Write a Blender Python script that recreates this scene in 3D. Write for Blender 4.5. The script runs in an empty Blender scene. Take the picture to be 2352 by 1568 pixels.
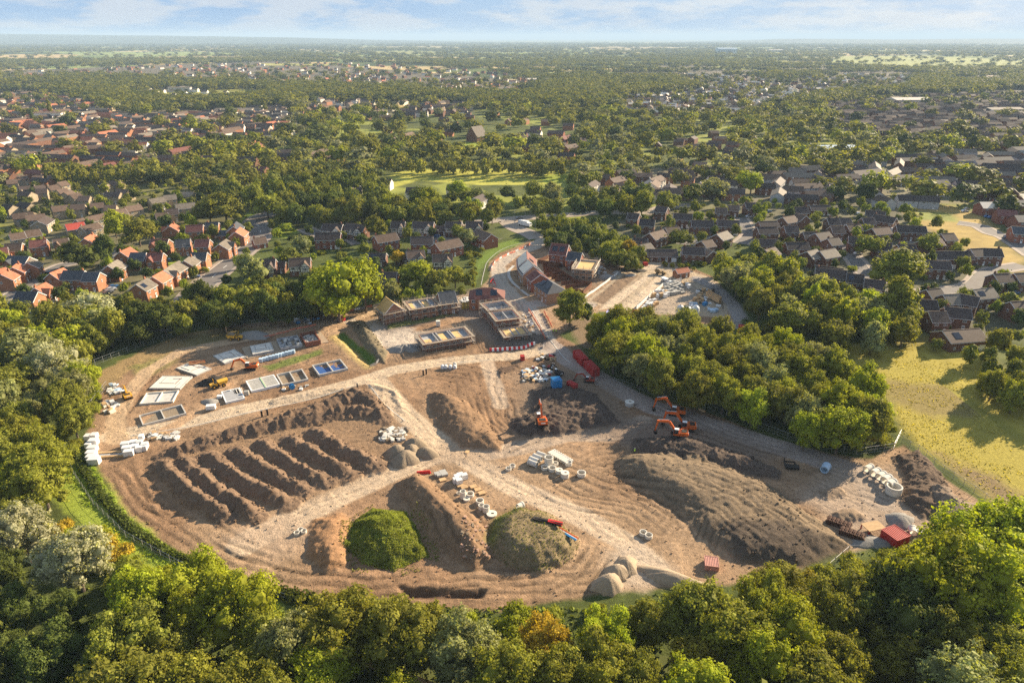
import bpy, math, random
import numpy as np
from mathutils import Vector, Matrix
R = math.radians
sc = bpy.context.scene
C = sc.collection
# ---------------------------------------------------------------- camera, sky, sun, exposure
CAMH, PITCH, F = 100.0, R(23.97), 1568.0
cam = bpy.data.objects.new('camera', bpy.data.cameras.new('camera')); C.objects.link(cam)
cam.location = (0, 0, CAMH); cam.rotation_euler = (R(90) - PITCH, 0, 0)
cam.data.lens = 24; cam.data.sensor_width = 36; cam.data.clip_start = 1; cam.data.clip_end = 90000
sc.camera = cam
SUN_EL = R(22.5); SUN_DIR = Vector((0.79 * math.cos(SUN_EL), 0.613 * math.cos(SUN_EL), math.sin(SUN_EL))).normalized()
sl = bpy.data.lights.new('sun', 'SUN'); sl.energy = 4.8; sl.angle = R(0.6); sl.color = (1.0, 0.82, 0.58)
sun = bpy.data.objects.new('sun', sl); C.objects.link(sun)
sun.rotation_euler = SUN_DIR.to_track_quat('Z', 'Y').to_euler()
w = bpy.data.worlds.new("World"); sc.world = w; w.use_nodes = True
nt = w.node_tree; nt.nodes.clear()
def N(nt, t, **k):
    n = nt.nodes.new(t)
    for a, b in k.items(): setattr(n, a, b)
    return n
def lk(nt, a, b): nt.links.new(a, b)
out = N(nt, 'ShaderNodeOutputWorld'); bg = N(nt, 'ShaderNodeBackground'); bg.inputs[1].default_value = 0.10
sky = N(nt, 'ShaderNodeTexSky', sky_type='NISHITA', sun_disc=False)
sky.sun_elevation = SUN_EL; sky.sun_rotation = math.atan2(SUN_DIR.x, SUN_DIR.y); sky.altitude = 100; sky.air_density = 1.0; sky.dust_density = 0.6
# clouds: noise on a flat layer overhead, so that they foreshorten towards the horizon
tc = N(nt, 'ShaderNodeTexCoord'); sep = N(nt, 'ShaderNodeSeparateXYZ'); lk(nt, tc.outputs['Generated'], sep.inputs[0])
mx = N(nt, 'ShaderNodeMath', operation='MAXIMUM'); mx.inputs[1].default_value = 0.0; lk(nt, sep.outputs[2], mx.inputs[0])
ad = N(nt, 'ShaderNodeMath', operation='ADD'); ad.inputs[1].default_value = 0.32; lk(nt, mx.outputs[0], ad.inputs[0])
dv = N(nt, 'ShaderNodeVectorMath', operation='DIVIDE'); cmb = N(nt, 'ShaderNodeCombineXYZ')
lk(nt, ad.outputs[0], cmb.inputs[0]); lk(nt, ad.outputs[0], cmb.inputs[1]); cmb.inputs[2].default_value = 1
lk(nt, tc.outputs['Generated'], dv.inputs[0]); lk(nt, cmb.outputs[0], dv.inputs[1])
mp = N(nt, 'ShaderNodeMapping'); mp.inputs['Scale'].default_value = (1.0, 1.0, 9.0); mp.inputs['Location'].default_value = (3.1, 7.7, 0); lk(nt, dv.outputs[0], mp.inputs[0])
n1 = N(nt, 'ShaderNodeTexNoise'); n1.inputs['Scale'].default_value = 1.15; n1.inputs['Detail'].default_value = 9; n1.inputs['Roughness'].default_value = 0.6; lk(nt, mp.outputs[0], n1.inputs['Vector'])
cr = N(nt, 'ShaderNodeValToRGB'); cr.color_ramp.elements[0].position = 0.36; cr.color_ramp.elements[1].position = 0.62
cr.color_ramp.elements[0].color = (0.93, 0.93, 0.93, 1); cr.color_ramp.elements[1].color = (0.98, 0.98, 0.98, 1); lk(nt, n1.outputs[0], cr.inputs[0])
n2 = N(nt, 'ShaderNodeTexNoise'); n2.inputs['Scale'].default_value = 4.2; n2.inputs['Detail'].default_value = 10; n2.inputs['Roughness'].default_value = .62; lk(nt, mp.outputs[0], n2.inputs['Vector'])
cc = N(nt, 'ShaderNodeValToRGB'); cc.color_ramp.elements[0].position = 0.42; cc.color_ramp.elements[1].position = 0.56
cc.color_ramp.elements[0].color = (1.05, 1.72, 2.75, 1); cc.color_ramp.elements[1].color = (2.05, 2.3, 2.75, 1); lk(nt, n2.outputs[0], cc.inputs[0])
mixc = N(nt, 'ShaderNodeMixRGB'); lk(nt, cr.outputs[0], mixc.inputs[0]); lk(nt, sky.outputs[0], mixc.inputs[1]); lk(nt, cc.outputs[0], mixc.inputs[2])
gz = N(nt, 'ShaderNodeMapRange', clamp=True); gz.inputs[1].default_value = .12; gz.inputs[2].default_value = .65; gz.inputs[3].default_value = 1; gz.inputs[4].default_value = .75; lk(nt, sep.outputs[2], gz.inputs[0])
gm = N(nt, 'ShaderNodeVectorMath', operation='SCALE'); lk(nt, mixc.outputs[0], gm.inputs[0]); lk(nt, gz.outputs[0], gm.inputs['Scale']); lk(nt, gm.outputs[0], bg.inputs[0]); lk(nt, bg.outputs[0], out.inputs[0])
sc.view_settings.view_transform = 'Standard'; sc.view_settings.look = 'None'; sc.view_settings.gamma = 1; sc.view_settings.exposure = 1.52
cy = sc.cycles
cy.max_bounces = 5; cy.diffuse_bounces = 2; cy.glossy_bounces = 2; cy.transmission_bounces = 3; cy.transparent_max_bounces = 4; cy.volume_bounces = 0
cy.use_denoising = False; cy.use_adaptive_sampling = True; cy.adaptive_threshold = 0.005
# ---------------------------------------------------------------- helpers
rng = random.Random(7); nr = np.random.RandomState(11)
def G(x, y, z=0.0):
    """photo point (2352 x 1568 px) -> the world point at height z"""
    u = (x - 1176) / F; v = (784 - y) / F
    d = (u, math.cos(PITCH) + v * math.sin(PITCH), -math.sin(PITCH) + v * math.cos(PITCH))
    if d[2] > -1e-4: d = (d[0], d[1], -1e-4)
    t = (z - CAMH) / d[2]
    return Vector((d[0] * t, d[1] * t, z))
def px(P):
    """world -> photo px"""
    x, y, z = P[0], P[1], P[2] - CAMH
    dep = y * math.cos(PITCH) - z * math.sin(PITCH); up = y * math.sin(PITCH) + z * math.cos(PITCH)
    return 1176 + F * x / dep, 784 - F * up / dep
def GP(pts, z=0.0): return np.array([G(a, b, z)[:2] for a, b in pts])
def h2(ix, iy, s):
    n = (ix.astype(np.int64) * 374761393 + iy.astype(np.int64) * 668265263 + s * 2147483) & 0xffffffff
    n = ((n ^ (n >> 13)) * 1274126177) & 0xffffffff
    return ((n ^ (n >> 16)) & 0xffffff) / float(0xffffff)
def vnoise(x, y, s=0):
    x0 = np.floor(x); y0 = np.floor(y); fx = x - x0; fy = y - y0
    fx = fx * fx * (3 - 2 * fx); fy = fy * fy * (3 - 2 * fy)
    a = h2(x0, y0, s); b = h2(x0 + 1, y0, s); c = h2(x0, y0 + 1, s); d = h2(x0 + 1, y0 + 1, s)
    return (a * (1 - fx) + b * fx) * (1 - fy) + (c * (1 - fx) + d * fx) * fy
def fbm(x, y, sc_, s=0, o=4, g=0.5):
    t = 0; a = 1; n = 0
    x = x / sc_; y = y / sc_
    for i in range(o):
        t = t + a * vnoise(x, y, s + i * 17); n += a; a *= g; x = x * 2.03 + 5.3; y = y * 2.03 + 1.7
    return t / n
def seg_d(X, Y, P, closed):
    d = np.full(X.shape, 1e9); n = len(P); along = np.zeros(X.shape); acc = 0
    for i in range(n if closed else n - 1):
        ax, ay = P[i]; bx, by = P[(i + 1) % n]; dx, dy = bx - ax, by - ay; L2 = dx * dx + dy * dy + 1e-9
        t = np.clip(((X - ax) * dx + (Y - ay) * dy) / L2, 0, 1)
        q = np.hypot(X - ax - t * dx, Y - ay - t * dy); m = q < d
        d = np.where(m, q, d); along = np.where(m, acc + t * math.sqrt(L2), along); acc += math.sqrt(L2)
    return d, along
def inside(X, Y, P):
    r = np.zeros(np.shape(X), bool); n = len(P)
    for i in range(n):
        ax, ay = P[i]; bx, by = P[(i + 1) % n]
        if ay == by: continue
        r ^= ((ay > Y) != (by > Y)) & (X < (bx - ax) * (Y - ay) / (by - ay) + ax)
    return r
def sdist(X, Y, P):
    """positive inside the polygon"""
    d, _ = seg_d(X, Y, P, True)
    return np.where(inside(X, Y, P), d, -d)
# --- materials
MATS = {}
def mat(name, col, rough=0.85, var=0.25, scale=1.5, bump=0.0, metal=0.0, spec=0.3, attr=False, objrand=0.0, transl=0.0, brick=None, wave=None):
    if name in MATS: return MATS[name]
    m = bpy.data.materials.new(name); m.use_nodes = True; nt = m.node_tree
    p = nt.nodes['Principled BSDF']; p.inputs['Roughness'].default_value = rough; p.inputs['Metallic'].default_value = metal
    p.inputs['Specular IOR Level'].default_value = spec
    if attr:
        a = N(nt, 'ShaderNodeAttribute'); a.attribute_name = 'Col'; src = a.outputs['Color']
    else:
        a = N(nt, 'ShaderNodeRGB'); a.outputs[0].default_value = (*col, 1); src = a.outputs[0]
    geo = N(nt, 'ShaderNodeNewGeometry')
    nz = N(nt, 'ShaderNodeTexNoise'); nz.inputs['Scale'].default_value = scale; nz.inputs['Detail'].default_value = 5; nz.inputs['Roughness'].default_value = 0.65
    lk(nt, geo.outputs['Position'], nz.inputs['Vector'])
    mr = N(nt, 'ShaderNodeMapRange'); mr.inputs[1].default_value = 0.3; mr.inputs[2].default_value = 0.7; mr.inputs[3].default_value = 1 - var; mr.inputs[4].default_value = 1 + var
    lk(nt, nz.outputs[0], mr.inputs[0]); fac = mr.outputs[0]
    if objrand:
        oi = N(nt, 'ShaderNodeObjectInfo'); r2 = N(nt, 'ShaderNodeMapRange'); r2.inputs[3].default_value = 1 - objrand; r2.inputs[4].default_value = 1 + objrand
        lk(nt, oi.outputs['Random'], r2.inputs[0]); mu = N(nt, 'ShaderNodeMath', operation='MULTIPLY'); lk(nt, fac, mu.inputs[0]); lk(nt, r2.outputs[0], mu.inputs[1]); fac = mu.outputs[0]
    if wave:   # courses of tiles / slats in the object's own space: (scale, axis, amount)
        tcn = N(nt, 'ShaderNodeTexCoord'); wv = N(nt, 'ShaderNodeTexWave', bands_direction=wave[1]); wv.inputs['Scale'].default_value = wave[0]; wv.inputs['Distortion'].default_value = 0.4
        lk(nt, tcn.outputs['Object'], wv.inputs['Vector']); r3 = N(nt, 'ShaderNodeMapRange'); r3.inputs[3].default_value = 1 - wave[2]; r3.inputs[4].default_value = 1 + wave[2] * .4
        lk(nt, wv.outputs['Fac'], r3.inputs[0]); mu = N(nt, 'ShaderNodeMath', operation='MULTIPLY'); lk(nt, fac, mu.inputs[0]); lk(nt, r3.outputs[0], mu.inputs[1]); fac = mu.outputs[0]
    vm = N(nt, 'ShaderNodeVectorMath', operation='SCALE'); lk(nt, src, vm.inputs[0]); lk(nt, fac, vm.inputs['Scale'])
    lk(nt, vm.outputs[0], p.inputs['Base Color'])
    if bump:
        bp = N(nt, 'ShaderNodeBump'); bp.inputs['Strength'].default_value = bump; bp.inputs['Distance'].default_value = 0.3
        n3 = N(nt, 'ShaderNodeTexNoise'); n3.inputs['Scale'].default_value = scale * 2.2; n3.inputs['Detail'].default_value = 6; n3.inputs['Roughness'].default_value = .7; lk(nt, geo.outputs['Position'], n3.inputs['Vector'])
        lk(nt, n3.outputs[0], bp.inputs['Height']); lk(nt, bp.outputs[0], p.inputs['Normal'])
    if transl:
        t = N(nt, 'ShaderNodeBsdfTranslucent'); ms = N(nt, 'ShaderNodeMixShader'); ms.inputs[0].default_value = transl
        sc2 = N(nt, 'ShaderNodeVectorMath', operation='MULTIPLY'); sc2.inputs[1].default_value = (1.5, 1.35, 0.5); lk(nt, vm.outputs[0], sc2.inputs[0]); lk(nt, sc2.outputs[0], t.inputs[0])
        o = nt.nodes['Material Output']; lk(nt, p.outputs[0], ms.inputs[1]); lk(nt, t.outputs[0], ms.inputs[2]); lk(nt, ms.outputs[0], o.inputs[0])
    MATS[name] = m; return m
# --- objects
def props(o, label=None, cat=None, group=None, kind=None):
    if label: o['label'] = label
    if cat: o['category'] = cat
    if group: o['group'] = group
    if kind: o['kind'] = kind
    return o
def thing(name, label, cat, loc=(0, 0, 0), rz=0.0, group=None):
    o = bpy.data.objects.new(name, None); C.objects.link(o); o.location = loc; o.rotation_euler = (0, 0, rz)
    o.empty_display_size = 0.5
    return props(o, label, cat, group)
def np_mesh(name, V, Fq, mats=None, midx=None, cols=None, smooth=False):
    """V (n,3); Fq (m,3|4) array or a list of arrays"""
    me = bpy.data.meshes.new(name)
    if not isinstance(Fq, list): Fq = [Fq]
    Fq = [np.asarray(f) for f in Fq if len(f)]
    me.vertices.add(len(V)); me.vertices.foreach_set('co', np.ascontiguousarray(V, np.float32).ravel())
    nl = sum(f.size for f in Fq); npoly = sum(len(f) for f in Fq)
    me.loops.add(nl); me.loops.foreach_set('vertex_index', np.concatenate([f.ravel() for f in Fq]).astype(np.int32))
    tot = np.concatenate([np.full(len(f), f.shape[1]) for f in Fq]).astype(np.int32)
    st = np.concatenate([[0], np.cumsum(tot)[:-1]]).astype(np.int32)
    me.polygons.add(npoly); me.polygons.foreach_set('loop_start', st); me.polygons.foreach_set('loop_total', tot)
    if midx is not None: me.polygons.foreach_set('material_index', np.asarray(midx, np.int32))
    me.polygons.foreach_set('use_smooth', np.full(npoly, bool(smooth)))
    if cols is not None:
        ca = me.color_attributes.new('Col', 'FLOAT_COLOR', 'POINT'); c4 = np.ones((len(V), 4), np.float32); c4[:, :3] = cols; ca.data.foreach_set('color', c4.ravel())
    me.update(calc_edges=True)
    for m in (mats or []): me.materials.append(m)
    return me
def link(name, me, parent=None, loc=None, rz=None):
    o = bpy.data.objects.new(name, me); C.objects.link(o)
    if parent is not None: o.parent = parent
    if loc is not None: o.location = loc
    if rz is not None: o.rotation_euler = (0, 0, rz)
    return o
class MB:
    """collects simple solids into ONE mesh"""
    def __init__(s): s.v = []; s.f = []; s.m = []; s.mats = []
    def mi(s, m):
        if m not in s.mats: s.mats.append(m)
        return s.mats.index(m)
    def add(s, vs, fs, m):
        b = len(s.v); s.v += [tuple(v) for v in vs]; i = s.mi(m)
        for f in fs: s.f.append([b + k for k in f]); s.m.append(i)
        return s
    def box(s, c, d, m, rz=0.0, M=None, taper=1.0):
        x, y, z = d[0] / 2, d[1] / 2, d[2] / 2
        vs = [Vector((a * x * (taper if k > 0 else 1), b * y * (taper if k > 0 else 1), k * z)) for k in (-1, 1) for a, b in ((-1, -1), (1, -1), (1, 1), (-1, 1))]
        if M is None: M = Matrix.Translation(c) @ Matrix.Rotation(rz, 4, 'Z')
        else: M = Matrix.Translation(c) @ M
        return s.add([M @ v for v in vs], [(3, 2, 1, 0), (4, 5, 6, 7), (0, 1, 5, 4), (1, 2, 6, 5), (2, 3, 7, 6), (3, 0, 4, 7)], m)
    def bar(s, a, b, wd, m, h=None, w2=None, h2_=None):
        a = Vector(a); b = Vector(b); d = (b - a); L = d.length; d.normalize()
        up = Vector((0, 0, 1)) if abs(d.z) < 0.95 else Vector((1, 0, 0))
        sx = d.cross(up).normalized(); sy = sx.cross(d).normalized(); h = h or wd; w2 = w2 or wd; h2_ = h2_ or h
        vs = [a + sx * i * wd / 2 + sy * j * h / 2 for i, j in ((-1, -1), (1, -1), (1, 1), (-1, 1))] + [b + sx * i * w2 / 2 + sy * j * h2_ / 2 for i, j in ((-1, -1), (1, -1), (1, 1), (-1, 1))]
        return s.add(vs, [(3, 2, 1, 0), (4, 5, 6, 7), (0, 1, 5, 4), (1, 2, 6, 5), (2, 3, 7, 6), (3, 0, 4, 7)], m)
    def tube(s, a, b, r, m, r2=None, n=10, inner=None):
        a = Vector(a); b = Vector(b); d = (b - a).normalized(); up = Vector((0, 0, 1)) if abs(d.z) < 0.95 else Vector((1, 0, 0))
        sx = d.cross(up).normalized(); sy = sx.cross(d); r2 = r if r2 is None else r2
        ring = lambda p, q: [p + (sx * math.cos(2 * math.pi * i / n) + sy * math.sin(2 * math.pi * i / n)) * q for i in range(n)]
        J = [(i, (i + 1) % n) for i in range(n)]
        if inner is None:
            return s.add(ring(a, r) + ring(b, r2), [(i, j, n + j, n + i) for i, j in J] + [tuple(range(n - 1, -1, -1)), tuple(range(n, 2 * n))], m)
        vs = ring(a, r) + ring(b, r2) + ring(a, inner) + ring(b, inner)
        fs = [(i, j, n + j, n + i) for i, j in J] + [(2 * n + j, 2 * n + i, 3 * n + i, 3 * n + j) for i, j in J] + [(n + i, n + j, 3 * n + j, 3 * n + i) for i, j in J] + [(j, i, 2 * n + i, 2 * n + j) for i, j in J]
        return s.add(vs, fs, m)
    def lathe(s, prof, m, c=(0, 0, 0), n=14):
        vs = [(c[0] + r * math.cos(2 * math.pi * i / n), c[1] + r * math.sin(2 * math.pi * i / n), c[2] + z) for r, z in prof for i in range(n)]
        fs = [(k * n + i, k * n + (i + 1) % n, (k + 1) * n + (i + 1) % n, (k + 1) * n + i) for k in range(len(prof) - 1) for i in range(n)]
        return s.add(vs, fs, m)
    def prism(s, pts, y0, y1, m, axis='y'):
        """profile (x,z) pulled along y (or, axis='x', profile (y,z) along x)"""
        n = len(pts)
        mk = (lambda p, q: (p[0], q, p[1])) if axis == 'y' else (lambda p, q: (q, p[0], p[1]))
        vs = [mk(p, y0) for p in pts] + [mk(p, y1) for p in pts]
        return s.add(vs, [tuple(range(n)), tuple(range(2 * n - 1, n - 1, -1))] + [(i, i + n, (i + 1) % n + n, (i + 1) % n) for i in range(n)], m)
    def mesh(s, name, smooth=False):
        me = bpy.data.meshes.new(name); me.from_pydata(s.v, [], s.f)
        for m in s.mats: me.materials.append(m)
        me.polygons.foreach_set('material_index', s.m)
        if smooth: me.polygons.foreach_set('use_smooth', [True] * len(s.f))
        me.update(); return me
    def obj(s, name, parent=None, loc=None, rz=None, smooth=False): return link(name, s.mesh(name, smooth), parent, loc, rz)
def copy_tree(o, parent=None):
    c = o.copy(); C.objects.link(c)
    if parent is not None: c.parent = parent; c.matrix_parent_inverse = o.matrix_parent_inverse
    for ch in KIDS.get(o.name, ()): copy_tree(ch, c)
    return c
KIDS = {}
def freeze(o):
    """remember a finished thing's children, for copy_tree"""
    bpy.context.view_layer.update()
    st = [o]
    while st:
        q = st.pop(); k = list(q.children); KIDS[q.name] = k; st += k
    return o
ORD = ['first', 'second', 'third', 'fourth', 'fifth', 'sixth', 'seventh', 'eighth', 'ninth', 'tenth', 'eleventh', 'twelfth']
def ordn(i):
    if i < 12: return ORD[i]
    k = i + 1; return str(k) + ({1: 'st', 2: 'nd', 3: 'rd'}.get(k % 10, 'th') if k % 100 not in (11, 12, 13) else 'th')
# ---------------------------------------------------------------- palette
brick = mat('brick_orange', (0.33, 0.15, 0.08), .9, .18, .6, objrand=.12, wave=(2.2, 'Z', .12))
brickr = mat('brick_red', (0.27, 0.105, 0.065), .9, .18, .6, objrand=.12, wave=(2.2, 'Z', .12))
brickm = mat('brick_brown', (0.29, 0.15, 0.095), .9, .2, .6, objrand=.1, wave=(2.2, 'Z', .12))
brickd = mat('brick_dark', (0.17, 0.085, 0.055), .9, .2, .6, objrand=.2, wave=(2.2, 'Z', .12))
brickt = mat('brick_tan', (0.34, 0.22, 0.14), .9, .2, .6, objrand=.1, wave=(2.2, 'Z', .12))
buff = mat('brick_buff', (0.36, 0.29, 0.20), .9, .2, .6, objrand=.12, wave=(2.2, 'Z', .1))
render_w = mat('white_render', (0.72, 0.68, 0.60), .8, .08, .4, objrand=.1)
render_g = mat('grey_render', (0.42, 0.42, 0.42), .8, .1, .4, objrand=.1)
r_orange = mat('tile_orange', (0.42, 0.155, 0.085), .8, .25, .8, objrand=.15, wave=(1.6, 'Y', .25))
r_maroon = mat('tile_maroon', (0.19, 0.075, 0.06), .8, .25, .8, objrand=.15, wave=(1.6, 'Y', .25))
r_brown = mat('tile_brown', (0.14, 0.095, 0.07), .8, .3, .8, objrand=.25, wave=(1.6, 'Y', .25))
r_bg = mat('tile_brown_grey', (0.20, 0.17, 0.135), .8, .3, .8, objrand=.15, wave=(1.6, 'Y', .25))
r_grey = mat('tile_slate_grey', (0.07, 0.075, 0.085), .6, .25, .8, objrand=.2, wave=(1.6, 'Y', .25))
r_dark = mat('tile_dark', (0.075, 0.055, 0.048), .75, .3, .8, objrand=.3, wave=(1.6, 'Y', .25))
r_red = mat('tile_bright_red', (0.42, 0.07, 0.05), .7, .2, .8)
r_pale = mat('pale_sheet_and_glare', (0.75, 0.66, 0.52), .35, .05, .5)  # pale roofing on the sheds; painted sun glare on some house roofs
upvc = mat('white_frame', (0.75, 0.75, 0.75), .4, .04, 1)
pane = mat('dark_pane', (0.03, 0.04, 0.05), .08, .1, 1, spec=.7)
timberdk = mat('black_timber', (0.03, 0.024, 0.02), .8, .1, 1)
solar = mat('solar_glass', (0.012, 0.018, 0.035), .12, .1, 1, spec=.6)
concrete = mat('concrete', (0.50, 0.48, 0.44), .9, .15, .8, objrand=.06)
concw = mat('pale_concrete', (0.66, 0.62, 0.54), .9, .12, .7)
concg = mat('grey_block', (0.34, 0.34, 0.345), .9, .15, 1.2)
pwhite = mat('white_wrap', (0.66, 0.66, 0.65), .5, .07, 1.5, objrand=.08)
pgrey = mat('grey_wrap', (0.38, 0.37, 0.34), .8, .1, 1.5, objrand=.15)
pblue = mat('pale_blue_wrap', (0.42, 0.55, 0.68), .5, .08, 1.5, objrand=.1)
timber = mat('raw_timber', (0.50, 0.33, 0.17), .85, .2, 1.5, objrand=.1)
osb = mat('chipboard', (0.62, 0.42, 0.18), .85, .15, 1.5)
fencew = mat('brown_fence_board', (0.17, 0.075, 0.04), .85, .15, 1.2, wave=(3, 'X', .2))
steel = mat('galvanised', (0.45, 0.45, 0.46), .45, .12, 2, metal=.6)
scafm = mat('scaffold_tube', (0.42, 0.37, 0.31), .5, .15, 2, metal=.3)
redp = mat('red_paint', (0.42, 0.03, 0.025), .55, .2, 1.2)
bluep = mat('blue_paint', (0.03, 0.22, 0.48), .5, .15, 1.2)
orangep = mat('orange_paint', (0.58, 0.12, 0.02), .4, .12, 1.5)
yellowp = mat('yellow_paint', (0.78, 0.42, 0.04), .45, .12, 1.5)
mudbl = mat('muddy_black', (0.035, 0.03, 0.026), .85, .3, 3)
blackp = mat('black_plastic', (0.02, 0.02, 0.022), .5, .1, 2)
redpl = mat('red_plastic', (0.62, 0.03, 0.03), .4, .08, 2)
whitepl = mat('white_plastic', (0.82, 0.82, 0.80), .4, .05, 2)
orangenet = mat('orange_net', (0.65, 0.20, 0.12), .8, .2, 2)
asphalt = mat('asphalt', (0.16, 0.145, 0.135), .9, .15, .25, bump=.1)
asphaltd = mat('dusty_asphalt', (0.33, 0.28, 0.23), .9, .15, .3, bump=.1)
kerbm = mat('kerb_stone', (0.50, 0.46, 0.40), .9, .1, .7)
pavem = mat('pavement', (0.33, 0.27, 0.22), .9, .12, .5)
paint_w = mat('road_paint', (0.75, 0.75, 0.72), .7, .1, .5)
sandm = mat('pale_sand', (0.36, 0.28, 0.195), .95, .15, 1.5, bump=.5)
sandg = mat('grey_gravel', (0.25, 0.235, 0.215), .95, .15, 1.5, bump=.6)
clay = mat('grey_brown_sand', (0.25, 0.195, 0.135), .95, .15, 1.5, bump=.5)
soil = mat('terrain', (1, 1, 1), .95, .30, 1.3, bump=1.0, attr=True, spec=.1)
soil_o = mat('outer_ground', (1, 1, 1), .95, .25, .12, bump=.5, attr=True, spec=.1)
# ---------------------------------------------------------------- the site terrain
X0, X1, Y0, Y1 = -136.0, 136.0, 88.0, 364.0
NX, NY = 800, 812
gx = np.linspace(X0, X1, NX + 1); gy = np.linspace(Y0, Y1, NY + 1)
GX, GY = np.meshgrid(gx, gy)           # (NY+1, NX+1)
Z = np.zeros_like(GX); COL = np.zeros(GX.shape + (3,)); LAB = np.zeros(GX.shape, np.int16)
DIRT = np.array((.262, .163, .096)); DIRTL = np.array((.40, .26, .15)); DARK = np.array((.135, .10, .074)); GRAV = np.array((.50, .40, .31)); GREYG = np.array((.33, .29, .25))
GRASS = np.array((.15, .21, .035)); DGRASS = np.array((.055, .085, .02)); STRAW = np.array((.40, .27, .075)); PALE = np.array((.52, .42, .32)); CLAYC = np.array((.30, .235, .16))
nA = fbm(GX, GY, 9, 1, 5, .6); nB = fbm(GX, GY, 2.2, 2, 4, .6); nC = fbm(GX, GY, 30, 3, 3); nD = fbm(GX, GY, .9, 5, 2)
SITE = [(205,965),(240,880),(250,850),(330,805),(420,768),(540,745),(700,730),(870,698),(1090,670),(1120,640),(1120,600),(1150,572),(1215,552),(1265,556),(1330,570),(1420,592),(1560,600),(1640,636),(1690,690),(1715,745),(1600,745),(1450,720),(1375,715),(1290,770),(1340,800),(1400,875),(1500,910),(1640,950),(1760,1000),(1900,1038),(2000,1050),(2075,1015),(2200,1115),(2330,1198),(2220,1245),(2100,1235),(1990,1260),(1900,1275),(1830,1320),(1700,1345),(1560,1355),(1400,1365),(1330,1385),(1200,1400),(1060,1415),(960,1390),(860,1380),(640,1370),(540,1330),(430,1290),(330,1230),(260,1160),(225,1090),(190,1035)]
def sub(P, pad):
    a = max(0, int((P[:, 0].min() - pad - X0) / (X1 - X0) * NX)); b = min(NX + 1, int((P[:, 0].max() + pad - X0) / (X1 - X0) * NX) + 2)
    c = max(0, int((P[:, 1].min() - pad - Y0) / (Y1 - Y0) * NY)); d = min(NY + 1, int((P[:, 1].max() + pad - Y0) / (Y1 - Y0) * NY) + 2)
    return slice(c, d), slice(a, b)
def paint(pts, col, soft=.6, wob=1.2, amt=1.0, line=None):
    P = GP(pts); s = sub(P, 6 + (line or 0)); X = GX[s]; Y = GY[s]
    if X.size == 0: return
    if line is None: d = sdist(X, Y, P)
    else: d = line / 2 - seg_d(X, Y, P, False)[0]
    d = d + (nA[s] - .5) * wob * 2 + (nB[s] - .5) * wob * .8
    a = np.clip(.5 + d / soft / 2, 0, 1) * amt
    COL[s] = COL[s] * (1 - a[..., None]) + np.asarray(col) * a[..., None]
HEAPS = []
def mound(pts, H, slope=.75, col=None, rough=.25, name=None, wob=1.0, z=0.0, top_tilt=0.0):
    P = GP(pts, z); s = sub(P, 3); X = GX[s]; Y = GY[s]
    d = sdist(X, Y, P) + (nA[s] - .5) * wob * 2.4 * (abs(H) > .1) + (nB[s] - .5) * wob * .5
    cap = abs(H) * (1 + top_tilt * (X - P[:, 0].mean()) / 20)
    h = d * slope; k = .5
    h = np.clip(h, 0, None); h = cap * (1 - np.exp(-(h / cap) ** 1.15 * 1.0)) / (1 - math.exp(-1.6)); h = np.minimum(h, cap * (.97 + .03 * np.tanh((h - cap) / k)))
    m = d > 0
    h = h + (nB[s] - .5) * rough * np.clip(d, 0, 1.5) / 1.5 * 1.6 + (nD[s] - .5) * rough * .5 * m
    Z[s] = Z[s] + np.sign(H) * np.where(m, np.maximum(h, 0), 0)
    if col is not None:
        a = np.clip(d / .8, 0, 1)[..., None]; COL[s] = COL[s] * (1 - a) + (np.asarray(col) * (1 + (nB[s][..., None] - .5) * .35)) * a
    if name:
        HEAPS.append(name); L = LAB[s]; L[m] = len(HEAPS); LAB[s] = L
def ridge(pts, H, wd, col=None, rough=.5, lab=0):
    P = GP(pts); s = sub(P, wd + 2); X = GX[s]; Y = GY[s]; d, al = seg_d(X, Y, P, False)
    d = d + (nB[s] - .5) * rough * 3.0 + (nA[s] - .5) * 2.0
    h = H * np.clip(1 - d / wd, 0, 1) ** .85 * (.55 + .55 * vnoise(al / 2.2, X * 0 + H, 9) + .35 * vnoise(al / .8, X * 0 + H, 19)) * np.clip(.45 + np.minimum(al, al.max() - al) / 5, 0, 1) + (nD[s] - .5) * rough * .6 * (d < wd)
    m = d < wd; Z[s] = np.where(m, np.maximum(Z[s], np.maximum(h, 0)), Z[s])
    if col is not None:
        a = np.clip((wd - d) / .8, 0, 1)[..., None]; COL[s] = COL[s] * (1 - a) + np.asarray(col) * (1 + (nB[s][..., None] - .5) * .5) * a
    if lab: L = LAB[s]; L[m] = lab; LAB[s] = L
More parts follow.
